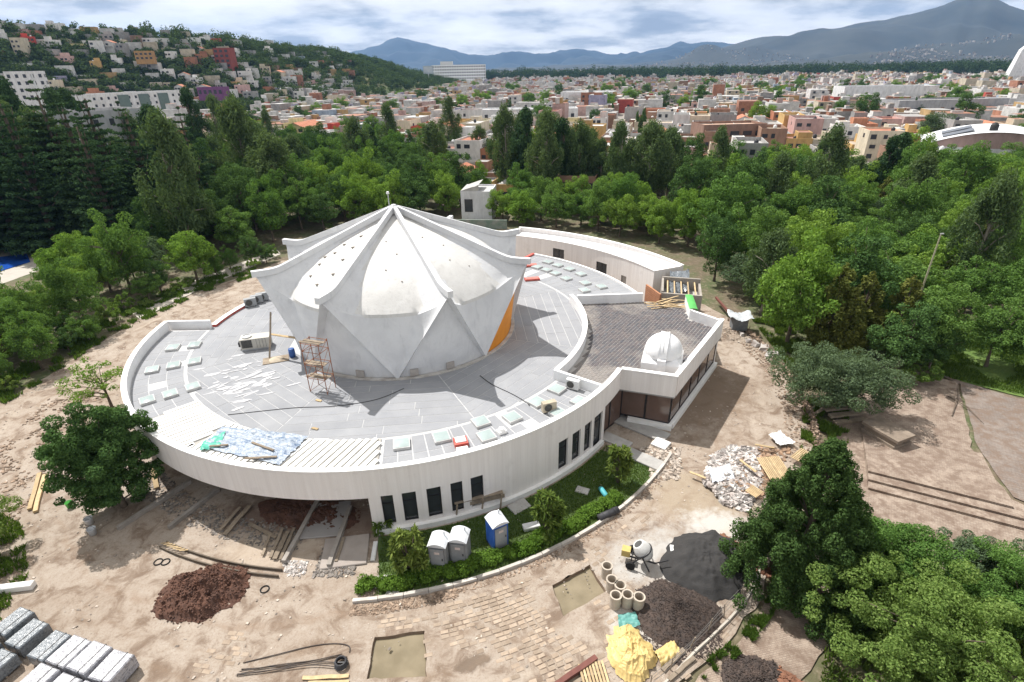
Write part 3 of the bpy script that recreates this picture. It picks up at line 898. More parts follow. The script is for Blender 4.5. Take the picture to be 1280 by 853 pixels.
for p, q in ((C_ + Vector((-.25, .1)), D_), (D_, F_)):
    part(MB().bar((p.x, p.y, 2.0), (q.x, q.y, 2.0), .25, 3.98), 'rear_wall', wall_m)

# ---- the folded dome
RT, ZT, ZA, RB = 13.4, 13.0, 17.35, 11.25
T0 = 27.5
def ridge_rz(s):
    r_ = RT * s
    if s < .86: z = ZA + (12.98 - ZA) * (s / .86)
    else: z = 12.98 + .06 * (s - .86) / .14
    if .80 < s < .92: z += .05 * (1 - abs(s - .86) / .06)
    return r_, z
def dprof(s):                       # meridian of the vault between two ridges
    r_ = 10.9 * s
    return r_, 16.7 - .37 * r_ - .50 * (r_ / 8) ** 4.4
VS = .6
def tipv(k): return pol(RT - .1, T0 + 45 * k, 12.75, DC)
def basev(k): return pol(RB, T0 + 22.5 + 45 * k, ZR, DC)
def gore_pt(k, u, v):
    phi = T0 + 22.5 + 45 * k
    sgn = -1 if u < 0 else 1
    au = abs(u)
    if v <= VS:
        s = v / VS
        rd, zd = dprof(s)
        D = pol(rd, phi + u * 22.5, zd, DC)
        re, ze = ridge_rz(s)
        if s > .9: ze -= .25 * (s - .9) / .1
        E = pol(re, phi + sgn * 22.5, ze - .04, DC)
        e0 = .93 - .33 * s ** 1.6
    else:
        q = (v - VS) / (1 - VS)
        rd = 10.9 + (RB - 10.9) * q; zd = dprof(1)[1] * (1 - q) + ZR * q
        ha = 22.5 * (1 - q) * .92
        D = pol(rd, phi + u * ha, zd, DC)
        tp = tipv(k if sgn < 0 else k + 1)
        E = tp.lerp(basev(k), q)
        e0 = .56
        fl_ = D.lerp(E, max(0, (au - e0) / (1 - e0)))
        return D.lerp(fl_, 1.0)
    x = max(0, (au - e0) / (1 - e0))
    w_ = x ** 1.12 if v <= VS else x
    return D.lerp(E, w_)
dome_root = None
NU, NV = 28, 50
dome_parts = []
for k in range(8):
    g = MB()
    vs = [gore_pt(k, -1 + 2 * i / NU, max(.012, j / NV)) for j in range(NV + 1) for i in range(NU + 1)]
    for j in range(NV):
        for i in range(NU):
            a_ = j * (NU + 1) + i
            um = abs(-1 + 2 * (i + .5) / NU); vm = (j + .5) / NV
            mi_ = 1 if (vm < VS * 1.03 and um < .93 - .33 * min(1, vm / VS) ** 1.6) else 0
            g.f.append((a_, a_ + 1, a_ + NU + 2, a_ + NU + 1)); g.mi.append(mi_)
    g.v = [tuple(p) for p in vs]
    # returns of the shell edge towards the recessed wall
    for sgn, kk in ((-1, k), (1, k + 1)):
        n = 10
        rows_ = []
        for j in range(n + 1):
            q = j / n
            e = tipv(kk).lerp(basev(k), q)
            ti = pol(12.3, T0 + 45 * kk, 12.0, DC).lerp(pol(10.95, T0 + 22.5 + 45 * k - sgn * -1.2, ZR, DC), q)
            rows_.append((e, ti))
        o_ = len(g.v)
        for e, ti in rows_: g.v += [tuple(e), tuple(ti)]
        for j in range(n):
            g.f.append((o_ + 2 * j, o_ + 2 * j + 1, o_ + 2 * j + 3, o_ + 2 * j + 2)); g.mi.append(0)
    o = part(g, 'dome_vault', [shell_m, cream_m], smooth=False)
    me = o.data
    me.polygons.foreach_set('use_smooth', [True] * len(me.polygons))
    try: me.set_sharp_from_angle(angle=R(34))
    except Exception: pass
for k in range(8):
    phi = T0 + 45 * k
    d_ = Vector((math.cos(R(phi)), math.sin(R(phi)), 0)); n_ = Vector((-d_.y, d_.x, 0))
    secs = []
    for s in [.03, .2, .4, .6, .74, .80, .84, .88, .93, 1.0]:
        r_, z_ = ridge_rz(s)
        r_ += .18 * (s > .97)
        w_ = .17 + .05 * s
        secs.append([DC.to_3d() + d_ * r_ + n_ * sx * w_ + Vector((0, 0, z_ + dz)) for sx, dz in ((-1, -.45), (1, -.45), (1, .10), (-1, .10))])
    rb = MB(); rb.v = [tuple(p) for s_ in secs for p in s_]
    for i in range(len(secs) - 1):
        for q in range(4): rb.f.append((i * 4 + q, i * 4 + (q + 1) % 4, i * 4 + 4 + (q + 1) % 4, i * 4 + 4 + q)); rb.mi.append(0)
    rb.f += [(3, 2, 1, 0), tuple(range(len(secs) * 4 - 4, len(secs) * 4))]; rb.mi += [0, 0]
    ro = part(rb, 'ridge_beam', shell_m)
    # recessed triangular wall below the prow
    tw_ = MB()
    rec = .0
    tip_ = pol(12.3, phi, 12.05, DC)
    tw_.grid(lambda u, v: pol(10.98, phi - 22.0 + 44 * u, ZR, DC).lerp(tip_, v), 16, 10)
    part(tw_, 'triangular_wall', orange_m if k in (7, 0) else shell_m, smooth=True)
cap = MB(); cap.lathe([(0, 17.48), (.22, 17.42), (.5, 17.1), (.55, 16.6)], 8, (DC.x, DC.y, 0)); part(cap, 'apex_cap', shell_m)
mast = MB(); mp = DC + Vector((-.55, .6)); mast.tube([(mp.x, mp.y, 16.6), (mp.x, mp.y, 18.35)], .05, 6); mo = part(mast, 'mast', M('galvanised', (.55, .56, .57), None, 2, .5, metal=.6))
sub(MB().lathe([(0, .0), (.16, .02), (.12, .22), (0, .26)], 8, (mp.x, mp.y, 18.3)), 'mast_head', white_m, mo)
skirt_m = M('dirty_upstand', (.36, .33, .30), (.55, .53, .50), 1.1, .9, .3)
part(MB().ring(11.05, 11.42, -135, 60, ZR + .003, ZR + .14, DC), 'upstand', skirt_m)
vent_m = M('vent_cover', (.40, .37, .34), (.33, .30, .28), 3, .8)
for x, y in ((451, 467), (518, 466), (562, 456)):
    q = at(x, y, ZR + .5); a_ = math.atan2(q.y - DC.y, q.x - DC.x)
    v_ = MB(); v_.box((DC.x + 11.2 * math.cos(a_), DC.y + 11.2 * math.sin(a_), ZR + .55), (.12, .75, .62), a_); part(v_, 'vent', vent_m)
tab_m = M('dome_tab', (.24, .21, .18), None, 4, .9)
for u, v in ((-.45, .30), (-.38, .36), (-.5, .44), (-.42, .50), (.2, .30), (.28, .38), (.34, .46), (.05, .52), (-.1, .22), (-.62, .40)):
    for kk_ in (4,):
        q = gore_pt(kk_, u, v); tb_ = MB(); tb_.box((q.x, q.y, q.z + .02), (.30, .18, .10), R(40)); part(tb_, 'dome_tab', tab_m)
for u, v in ((-.3, .24), (.22, .33), (-.12, .42), (.3, .48)):
    for kk_ in (5, 6):
        q = gore_pt(kk_, u, v); tb_ = MB(); tb_.box((q.x, q.y, q.z + .01), (.11, .11, .07), R(20)); part(tb_, 'dome_tab', tab_m)
# ---- membrane laps crossing the roof: service line and dark stain line
cable_m = M('black_cable', (.03, .03, .032), None, 3, .6)
def cable(pix, z, rad, name, label, matl=cable_m, cat='cable', group=None, jit=.0):
    pts = [at(x, y, z) for x, y in pix]
    sm = []
    for i in range(len(pts) - 1):
        p0, p1, p2, p3 = pts[max(i - 1, 0)], pts[i], pts[i + 1], pts[min(i + 2, len(pts) - 1)]
        for k in range(6):
            t_ = k / 6
            sm.append(.5 * ((2 * p1) + (-p0 + p2) * t_ + (2 * p0 - 5 * p1 + 4 * p2 - p3) * t_ ** 2 + (-p0 + 3 * p1 - 3 * p2 + p3) * t_ ** 3))
    sm.append(pts[-1])
    mb = MB(); mb.tube([Vector((p.x, p.y, z + rad)) for p in sm], rad, 6)
    return mb.build(name, matl, None, True, label=label, cat=cat, group=group)
cable([(285, 519), (330, 514), (372, 510), (420, 508), (470, 500), (505, 486)], ZR + .02, .025, 'cable', 'thin black cable lying across the roof in front of the scaffold')
cable([(600, 470), (615, 481), (640, 493), (657, 503), (662, 508)], ZR + .02, .03, 'cable', 'short dark cable on the roof ending at the skylights beside the terrace')

# ================================================================== CURVED ANNEX
AN = thing('curved_annex', 'low curved annex with flat white roof and ribbed pale walls behind the planetarium', 'building', (C.x, C.y, 0))
bpy.context.view_layer.update()
WINV[AN.name] = Matrix.Translation((-C.x, -C.y, 0))
aw = [ang_px(691, 33, 3.5, 20, 70), ang_px(698, 33, 3.5, 20, 70), ang_px(705, 33, 3.5, 20, 70), ang_px(745, 33, 3, 20, 70), ang_px(751.5, 33, 3, 20, 70), ang_px(758, 33, 3, 20, 70), ang_px(776.5, 33, 3, 20, 70), ang_px(783, 33, 3, 20, 70)]
ops = sorted([(aw[1], aw[0], 3.0, 4.4), (aw[2], aw[1], 3.0, 4.4), (aw[4], aw[3], 1.3, 3.9), (aw[5], aw[4], 1.3, 3.9), (aw[7], aw[6], .4, 3.1)])
w = MB(); a = 23.0
for (a0, a1, z0, z1) in ops:
    if a0 > a: w.ring(33.0, 33.3, a, a0, 0, ZP)
    w.ring(33.0, 33.3, a0, a1, z1, ZP); w.ring(33.0, 33.3, a0, a1, 0, z0)
    a = a1
w.ring(33.0, 33.3, a, 68.5, 0, ZP); w.ring(37.3, 37.6, 23, 68.5, 0, ZP + .1); w.ring(33.303, 37.297, 23.0, 23.5, 0, ZP + .05); w.ring(33.303, 37.297, 68, 68.5, 0, ZP + .05)
part(w, 'wall', wall_m, AN)
cp = MB(); cp.ring(32.95, 33.35, 22.9, 68.6, ZP + .002, ZP + .09); cp.ring(37.25, 37.65, 22.9, 68.6, ZP + .102, ZP + .2); part(cp, 'coping', cap_m, AN)
ar = part(MB().ring(33.303, 37.297, 23.5, 68, ZP - .75, ZP - .5), 'roof', mat_white('annex_roof_paint', (.74, .74, .75), (.60, .60, .61), .8, .1, (9, 4, 1)), AN)
for (a0, a1, z0, z1) in ops:
    t = .12
    f = MB(); f.ring(33.12, 33.2, a0 + .003, a0 + t, z0, z1); f.ring(33.12, 33.2, a1 - t, a1 - .003, z0, z1); f.ring(33.12, 33.2, a0 + t, a1 - t, z1 - .08, z1); f.ring(33.12, 33.2, a0 + t, a1 - t, z0, z0 + .08)
    fo = part(f, 'window' if z0 > .5 else 'door', frame_m, AN)
    sub(MB().ring(33.15, 33.17, a0 + t, a1 - t, z0 + .08, z1 - .08), 'pane' if z0 > .5 else 'door_leaf', glass_m if z0 > .5 else M('grey_door', (.36, .34, .32), None, 1, .7), fo)

# ================================================================== OBSERVATORY DOME ON THE TERRACE
op = at(829, 441, TZ + 1.3)
OB = thing('observatory_dome', 'small white telescope dome with closed shutter on a square base on the tiled terrace', 'observatory', (op.x, op.y, TZ + .03), math.atan2(-1.5, 4.4))
gl_m = M('glossy_white_fibreglass', (.82, .82, .82), (.76, .76, .77), 1.5, .35, spec=.5)
b_ = MB(); b_.prism([(-1.75, -1.7), (1.75, -1.7), (1.75, 1.7), (-1.75, 1.7)], .18, .9); b_.add([(-1.75, -1.7, .9), (1.75, -1.7, .9), (1.75, 1.7, .9), (-1.75, 1.7, .9), (-1.25, -1.25, 1.35), (1.25, -1.25, 1.35), (1.25, 1.25, 1.35), (-1.25, 1.25, 1.35)], [(0, 1, 5, 4), (1, 2, 6, 5), (2, 3, 7, 6), (3, 0, 4, 7), (4, 5, 6, 7)])
b_.build('base', gl_m, OB)
for x in (-1.2, 0, 1.2): MB().box((x, 0, .09), (.25, 3.2, .18)).build('sleeper', frame_m, OB)
d_ = MB(); d_.lathe([(1.62, 1.28), (1.66, 1.5)] + [(1.66 * math.cos(R(a)), 1.5 + 1.62 * math.sin(R(a))) for a in range(6, 90, 6)] + [(.01, 3.12)], 40)
dm = d_.build('dome', gl_m, OB, True)
rb_ = MB()
for s in (-1, 1):
    pts = [Vector((s * .34, -math.cos(R(a)) * 1.70, 1.55 + 1.66 * math.sin(R(a)))) for a in range(0, 130, 6)]
    for p, q in zip(pts, pts[1:]): rb_.bar(p, q, .07, .06)
rb_.build('shutter_rail', gl_m, dm)
sl_ = MB(); sl_.grid(lambda u, v: ((u - .5) * .62, -math.cos(R(v * 126)) * 1.685, 1.55 + 1.645 * math.sin(R(v * 126))), 3, 24); sl_.build('shutter', gl_m, dm, True)
ln_ = MB()
pts = [Vector((.02, -math.cos(R(a)) * 1.70, 1.55 + 1.66 * math.sin(R(a)))) for a in range(18, 128, 6)]
for p, q in zip(pts, pts[1:]): ln_.bar(p, q, .025, .02)
ln_.build('shutter_seam', M('seam_grey', (.3, .3, .31), None, 2, .6), dm)
MB().prism([(-.36, -2.02), (.36, -2.02), (.36, -1.6), (-.36, -1.6)], .35, 1.45).build('hatch_box', gl_m, OB)
# ================================================================== TREES AND PLANTS
def mat_leaf(name, a, b_, trans=.30):
    mt, t, b, out = new_mat(name)
    geo = nn(t, 'ShaderNodeNewGeometry'); oi = nn(t, 'ShaderNodeObjectInfo')
    r1 = mth(t, 'ADD', mth(t, 'MULTIPLY', geo.outputs['Random Per Island'], .55), mth(t, 'MULTIPLY', oi.outputs['Random'], .45))
    c = mix(t, r1, a, b_)
    k = mth(t, 'MULTIPLY_ADD', geo.outputs['Random Per Island'], .5, .75)
    c = mix(t, 1.0, c, k, 'MULTIPLY')
    df = nn(t, 'ShaderNodeBsdfDiffuse'); tr = nn(t, 'ShaderNodeBsdfTranslucent')
    t.links.new(c, df.inputs[0]); t.links.new(mix(t, 1.0, c, (1.25, 1.3, .6), 'MULTIPLY'), tr.inputs[0])
    ms = nn(t, 'ShaderNodeMixShader'); ms.inputs[0].default_value = trans
    t.links.new(df.outputs[0], ms.inputs[1]); t.links.new(tr.outputs[0], ms.inputs[2])
    t.nodes.remove(b); t.links.new(ms.outputs[0], out.inputs['Surface'])
    return mt
lf_bright = mat_leaf('leaf_bright_green', (.12, .225, .04), (.20, .295, .065), .35)
lf_mid = mat_leaf('leaf_mid_green', (.085, .175, .042), (.14, .225, .06), .33)
lf_dark = mat_leaf('leaf_dark_green', (.055, .115, .036), (.095, .16, .05), .2)
lf_fir = mat_leaf('needle_blue_green', (.038, .08, .038), (.068, .115, .05), .15)
lf_grey = mat_leaf('leaf_grey_green', (.075, .12, .065), (.12, .165, .09))
lf_yellow = mat_leaf('leaf_yellow_green', (.10, .185, .04), (.22, .29, .09), .4)
lf_olive = mat_leaf('needle_olive', (.095, .12, .03), (.16, .165, .045), .2)
lf_euc = mat_leaf('leaf_eucalyptus', (.075, .125, .055), (.12, .165, .07), .28)
bark_m = M('bark', (.16, .125, .095), (.09, .07, .055), 3, .95, .6, 14)
bark_pale = M('pale_bark', (.32, .28, .23), (.20, .17, .14), 2, .95, .5, 12)

def leaf_cloud(centers, radii, n_per, size, g, squash=.8, droop=0.0, long=1.0, shell=.55, up=.35):
    """leaf-sized faces through clumps; centers (k,3), radii (k,)"""
    k = len(centers)
    idx = np.repeat(np.arange(k), n_per)
    n = len(idx)
    d = g.normal(size=(n, 3)); d /= np.linalg.norm(d, axis=1)[:, None]
    rad = g.uniform(shell, 1.0, n) ** .7
    p = centers[idx] + d * (radii[idx] * rad)[:, None] * np.array([1, 1, squash])
    nrm = d * .8 + g.normal(size=(n, 3)) * .55 + np.array([0, 0, up])
    nrm /= np.linalg.norm(nrm, axis=1)[:, None]
    t = g.normal(size=(n, 3)); t[:, 2] -= droop
    t -= (t * nrm).sum(1)[:, None] * nrm
    t /= np.linalg.norm(t, axis=1)[:, None] + 1e-9
    b2 = np.cross(nrm, t)
    s = size * g.uniform(.6, 1.35, n)
    L = (s * long)[:, None]; W = (s * .62)[:, None]
    v = np.stack([p - t * L * .5, p + b2 * W * .5 + nrm * (s * .08)[:, None], p + t * L * .5, p - b2 * W * .5 + nrm * (s * .08)[:, None]], 1)
    return v.reshape(-1, 3)
def quads(v): return np.arange(len(v)).reshape(-1, 4)
def make_tree(name, kind, seed, leaf, H_, W_, trunk_h=.3, nl=9000, size=.3, bark=None, clumps=46, cr=1.0, wild=0):
    g = np.random.default_rng(seed); r_ = random.Random(seed)
    bark = bark or bark_m
    cen = []; rad = []
    if kind == 'broad':                     # uneven rounded crown of many clumps
        for i in range(clumps):
            th = r_.uniform(0, 6.283); u = r_.uniform(-.95, 1)
            q = math.sqrt(max(0, 1 - u * u)); k = r_.uniform(.42 - wild, 1.12 + wild) * (.82 + .30 * math.sin(2 * th + seed) * r_.random())
            cen.append((W_ * q * math.cos(th) * k, W_ * q * math.sin(th) * k, H_ * (trunk_h + (1 - trunk_h) * (.47 + .44 * u * min(1, k * 1.1))))); rad.append(W_ * cr * r_.uniform(.16, .34))
        args = dict(squash=.75, droop=.2, up=.5)
    elif kind == 'open':                    # loose, sparse crown
        for i in range(40):
            th = r_.uniform(0, 6.283); u = r_.uniform(-.3, 1)
            q = math.sqrt(max(0, 1 - u * u)); k = r_.uniform(.35, 1.1)
            cen.append((W_ * q * math.cos(th) * k, W_ * q * math.sin(th) * k, H_ * (trunk_h + (1 - trunk_h) * (.35 + .52 * u * k)))); rad.append(W_ * r_.uniform(.10, .22))
        args = dict(squash=.7, droop=.4, up=.3, shell=.25)
    elif kind == 'tall':                    # casuarina / eucalyptus: tufts climbing a tall stem
        for i in range(64):
            z = r_.uniform(trunk_h, 1.0); env = (math.sin(math.pi * min(1, (z - trunk_h) / (1 - trunk_h) * .82 + .16)) ** .7)
            th = r_.uniform(0, 6.283); k = r_.random() ** .6
            cen.append((W_ * env * k * math.cos(th), W_ * env * k * math.sin(th), H_ * z * .97)); rad.append(W_ * r_.uniform(.16, .34))
        args = dict(squash=1.5, droop=1.4, long=1.7, up=.1, shell=.2)
    elif kind == 'fir':                     # whorled conifer: tiers of drooping boughs
        tiers = 20
        for j in range(tiers):
            f = j / (tiers - 1); z = trunk_h + (1 - trunk_h) * f; w = W_ * (1.0 - f) ** .62 * r_.uniform(.75, 1.1) + .12
            nb = 9 if f < .7 else 6
            for b_ in range(nb):
                th = b_ / nb * 6.283 + j * 1.3 + r_.uniform(-.2, .2)
                for q in (.35, .65, .95):
                    cen.append((w * q * math.cos(th), w * q * math.sin(th), H_ * z + w * .22 * q ** 2 - w * .12 * q)); rad.append(max(.22, w * .20))
        args = dict(squash=.42, droop=.6, long=1.6, up=.6, shell=.1)
    elif kind == 'juniper':                 # broad, dense dark conifer with a peaked top
        for i in range(90 if clumps == 46 else clumps):
            f = r_.random() ** 1.15; th = r_.uniform(0, 6.283)
            w = W_ * (1 - f) ** .62 * (1 + .18 * math.sin(3 * th + seed)) * r_.uniform(.55, 1.0)
            cen.append((w * math.cos(th), w * math.sin(th), H_ * (trunk_h + (1 - trunk_h) * (.06 + .94 * f)))); rad.append(W_ * cr * r_.uniform(.12, .23) * (1.15 - .6 * f))
        args = dict(squash=1.45, droop=-.9, long=1.35, up=.2, shell=.4)
    elif kind == 'column':                  # narrow cypress
        for i in range(44):
            f = i / 43; th = r_.uniform(0, 6.283); w = W_ * math.sin(math.pi * (.12 + .86 * f)) ** .6
            cen.append((w * .45 * math.cos(th), w * .45 * math.sin(th), H_ * (trunk_h + (1 - trunk_h) * f))); rad.append(w * .6 + .1)
        args = dict(squash=1.6, droop=-1, long=1.4, up=.1)
    cen = np.array(cen); rad = np.array(rad)
    n_per = np.maximum(6, (rad ** 2 / (rad ** 2).sum() * nl)).astype(int)
    v = leaf_cloud(cen, rad, n_per, size, g, **args)
    crown = np_mesh('crown', v, quads(v), leaf)
    tb = MB()
    r0 = max(.10, H_ * .020)
    lean = Vector((r_.uniform(-.03, .03) * H_, r_.uniform(-.03, .03) * H_, 0))
    top = .92 if kind in ('tall', 'fir', 'juniper', 'column') else max(.45, trunk_h + .25)
    axis = [Vector((0, 0, -.25)), Vector((0, 0, H_ * .05)) + lean * .05]
    for q in (.3, .55, .8, 1.0): axis.append(Vector((0, 0, H_ * top * q)) + lean * q + Vector((r_.uniform(-.1, .1), r_.uniform(-.1, .1), 0)) * (.5 if kind in ('broad', 'open', 'tall') else .1))
    tb.tube(axis, [r0 * 1.5, r0 * 1.1, r0 * .9, r0 * .7, r0 * .5, r0 * .25], 8)
    order = list(range(len(cen))); r_.shuffle(order)
    for i in order[:14 if kind in ('broad', 'open') else 22]:
        c = Vector(cen[i]); zb = min(c.z * r_.uniform(.55, .85), H_ * top * .95)
        st = Vector((0, 0, zb)) + lean * (zb / H_)
        md = st.lerp(c, .5) + Vector((0, 0, -.06 * (c - st).length if kind == 'fir' else .10 * (c - st).length))
        rb = r0 * .42 * (1 - .5 * zb / H_)
        tb.tube([st, md, c], [rb, rb * .7, rb * .25], 5)
    trunk = tb.mesh('trunk', bark, True)
    return crown, trunk
PROTO = {}
def proto(key, *a, **k):
    PROTO[key] = make_tree(key, *a, **k)
for i in range(4):
    proto(f'bright{i}', 'broad', 10 + i, lf_bright, 9.5, 4.6, .10, 14500, .27, clumps=85, cr=.75)
    proto(f'mid{i}', 'broad', 20 + i, lf_mid, 11, 4.8, .12, 14500, .27, clumps=85, cr=.75)
for i in range(3):
    proto(f'dark{i}', 'broad', 30 + i, lf_dark, 12, 4.8, .10, 13500, .28, clumps=85, cr=.75)
    proto(f'euc{i}', 'tall', 40 + i, lf_euc, 17, 4.6, .26, 10500, .34, bark=bark_pale)
    proto(f'cas{i}', 'tall', 50 + i, lf_fir, 19, 3.9, .10, 11500, .38)
    proto(f'fir{i}', 'fir', 60 + i, lf_fir, 26, 6.0, .04, 30000, .36)
for i in range(2):
    proto(f'grey{i}', 'broad', 70 + i, lf_grey, 8, 5.0, .25, 11000, .30)
    proto(f'olive{i}', 'juniper', 80 + i, lf_olive, 10, 3.2, .05, 9000, .32)
    proto(f'col{i}', 'column', 90 + i, lf_dark, 11, 1.2, .03, 4500, .28)
    proto(f'bush{i}', 'open', 95 + i, lf_yellow, 4.2, 3.0, .05, 5000, .26)
    proto(f'open{i}', 'open', 98 + i, lf_bright, 7.5, 3.6, .2, 5200, .26)
FIRST = {}
def tree(key, name, label, loc, s=1.0, rz=None, group=None, cat='tree', zs=1.0):
    crown, trunk = PROTO[key]
    t = thing(name, label, cat, loc, rng.uniform(0, 6.28) if rz is None else rz, group, (s, s, s * zs))
    link('trunk', trunk, t); link('crown', crown, t)
    return t
# ---- foreground trees, each its own
lf_jun = mat_leaf('needle_juniper', (.035, .078, .024), (.072, .118, .036), .2)
proto('big_juniper', 'juniper', 5, lf_jun, 10.8, 4.3, .0, 150000, .125, clumps=620, cr=.58)
proto('round_dark', 'broad', 6, lf_dark, 9.9, 3.15, .0, 80000, .17, clumps=260, cr=.66)
proto('light_a', 'broad', 7, lf_yellow, 7.0, 4.7, .05, 90000, .135, clumps=260, cr=.48, wild=.2)
proto('mid_a', 'broad', 8, lf_mid, 7.5, 3.9, .12, 60000, .145, clumps=190, cr=.6)
proto('small_a', 'broad', 9, lf_grey, 5.0, 2.6, .2, 26000, .13, clumps=110, cr=.65)
proto('jac', 'broad', 12, lf_grey, 6.6, 5.4, .15, 60000, .155, clumps=200, cr=.55)
def gpt(x, y): p = at(x, y); return (p.x, p.y, -.05)
tree('big_juniper', 'juniper_tree', 'broad dark green conifer beside the slatted wood panel and the sand heap', (*at(1014, 655, 5).to_2d(), -.05))
tree('mid_a', 'leafy_tree', 'mid green leafy tree standing tight against the broad dark conifer', (*at(1120, 692, 4).to_2d(), -.05), .85)
tree('light_a', 'leafy_tree', 'pale yellow green spreading tree below the three long terrace steps', (*at(1180, 800, 3.6).to_2d(), -.05), 1.0)
tree('mid_a', 'leafy_tree', 'mid green tree between the pale yellow green tree and the terrace steps', (*at(1285, 745, 3.5).to_2d(), -.05), .8, 2.0)
tree('small_a', 'small_tree', 'small grey green tree alone on the paving below the terrace steps', (*at(1222, 704, 2.6).to_2d(), -.05), .95)
tree('round_dark', 'round_tree', 'dense round dark green tree against the corner of the round building', (*at(128, 572, 4.6).to_2d(), -.05), 1.0)
tree('jac', 'spreading_tree', 'low spreading grey green tree over the stone block and garden steps', (29.5, 42.2, -.05), 1.0)
tree('light_a', 'leafy_tree', 'pale yellow green tree by the dirt track opposite the round dark tree', (-37.6, 24.2, -.05), .95, 1.0)
proto('wispy', 'open', 123, lf_bright, 7.5, 3.4, .15, 2600, .2)
tree('wispy', 'thin_tree', 'thin see-through young tree against the white parapet of the left wing', (-38.6, 44.2, -.05), .95)
# ---- the wood around the site
placed = [(20.3, 24.6), (24.4, 23.3), (23.6, 15.9), (30.5, 17.5), (29.3, 21.3), (-31.2, 33.6), (29.5, 42.2), (-38.6, 44.2), (-37.6, 24.2)]
def far_enough(x, y, d):
    return all((x - a) ** 2 + (y - b) ** 2 > d * d for a, b in placed)
KINDW = {'bright': 'bright green', 'mid': 'mid green', 'dark': 'dark green', 'euc': 'thin grey green', 'cas': 'dark feathery', 'grey': 'grey green', 'open': 'loose light green', 'bush': 'yellow green', 'fir': 'dark layered', 'olive': 'olive', 'col': 'slim dark'}
LAND = [(31, 57.5, 'covered machine'), (44.5, 54.9, 'lamp pole'), (28, 46, 'stone edging wall'), (14, 70, 'annex end'), (2, 86, 'rear of the annex'), (-7, 121, 'white house'), (-70, 62, 'end of the path'), (-60, 78, 'bend of the path'), (-28, 78, 'rear of the dome'), (167, 195, 'arched hall'), (95, 165, 'parked cars'), (58, 172, 'brick building'), (-130, 130, 'grey apartment block'), (-88, 92, 'blue pool'), (70, 68, 'park lawn'), (90, 100, 'depth of the wood'), (45, 120, 'row of red roofs'), (-40, 200, 'back of the grove'), (-55, 150, 'heart of the grove'), (-43, 35, 'left wing'), (-60, 40, 'dirt track')]
def tree_label(kk, s, s0, s1, x, y, where):
    kw = KINDW[kk.rstrip('0123456789')]
    q = (s - s0) / max(1e-6, s1 - s0)
    sz = 'small' if q < .33 else 'medium' if q < .67 else 'large'
    near = min(LAND, key=lambda l: (l[0] - x) ** 2 + (l[1] - y) ** 2)[2]
    return f'{sz} {kw} tree {where}, by the {near}'
LAWN_PX = P2((1110, 462), (1180, 415), (1300, 385), (1420, 400), (1420, 540), (1180, 500))
PLAZA = P2((1000, 640), (1030, 560), (1060, 500), (1160, 466), (1420, 525), (1420, 760), (1000, 853))
def wood(poly, n, spacing, kinds, smin, smax, label, group, seed, name='leafy_tree', avoid=()):
    r_ = random.Random(seed)
    xs = [p[0] for p in poly]; ys = [p[1] for p in poly]
    got = 0; tries = 0
    while got < n and tries < n * 60:
        tries += 1
        x, y = r_.uniform(min(xs), max(xs)), r_.uniform(min(ys), max(ys))
        if not inpoly(x, y, poly) or not far_enough(x, y, spacing) or any(inpoly(x, y, a) for a in avoid): continue
        if math.hypot(x + 7, y - 121) < 5.5: continue
        if math.hypot(x - C.x, y - C.y) < 41.5 and not (x < -20 and y < 60): continue
        kk = r_.choice(kinds); sc_ = r_.uniform(smin, smax)
        ht_ = (4.6 if kk.startswith('bush') else 8 if kk.startswith('open') else 11) * sc_ * 1.2
        if math.hypot(x, y) < 122 and any(-12 < px_of(x, y, zq * ht_ / 8)[0] < 44 and 308 < px_of(x, y, zq * ht_ / 8)[1] < 346 for zq in range(9)): continue
        placed.append((x, y)); got += 1
        tree(kk, name, tree_label(kk, sc_, smin, smax, x, y, label), (x, y, -.05), sc_, r_.uniform(0, 6.28), group, zs=r_.uniform(.85, 1.4))
    return got
BR = [f'bright{i}' for i in range(4)]; MI = [f'mid{i}' for i in range(4)]; DK = [f'dark{i}' for i in range(3)]
EU = [f'euc{i}' for i in range(3)]; CA = [f'cas{i}' for i in range(3)]; FI = [f'fir{i}' for i in range(3)]
wood(P2((130, 222), (330, 212), (610, 218), (610, 196), (470, 186), (330, 184), (160, 190)), 46, 7.0, EU + DK + DK + MI + MI, .6, .95, 'at the grove back', 'trees at the back of the grove', 18)
wood(P2((0, 300), (120, 285), (230, 275), (330, 262), (330, 240), (0, 262)), 24, 6.5, CA + DK + DK + EU, .8, 1.2, 'in the fir grove', 'dark grove left of the dome', 19)
# tall firs and casuarinas left of the track, by the blue pool
for x, y, s in ((-100, 92, .98), (-92, 100, 1.02), (-84, 99, 1.05), (-76, 101, 1.0), (-68, 104, .95), (-60, 108, .9), (-93, 88, .86), (-70, 96, .9), (-112, 100, 1.0), (-104, 106, 1.08), (-96, 110, 1.1), (-88, 112, 1.08), (-80, 112, 1.05)):
    placed.append((x, y)); tree(rng.choice(FI), 'fir_tree', ('tallest' if s > 1.06 else 'very tall' if s > .96 else 'shorter') + ' dark layered fir ' + ('close behind the blue pool' if y < 98 else 'against the grey apartment block' if x < -82 else 'at the path end of the fir grove'), (x, y, -.05), s, None, 'tall firs behind the blue pool')
tree('bright0', 'leafy_tree', 'rounded bright green tree at the bend of the pale park path', (*gpt(247, 352)[:2], -.05), .92); placed.append(gpt(247, 352)[:2])
wood(P2((40, 405), (110, 385), (170, 368), (190, 345), (120, 345), (60, 352), (45, 380)), 34, 3.6, MI + BR + ['open0', 'open1', 'grey0', 'bush0', 'bush1'], .5, .95, 'along the park path', 'trees along the pale park path', 3)
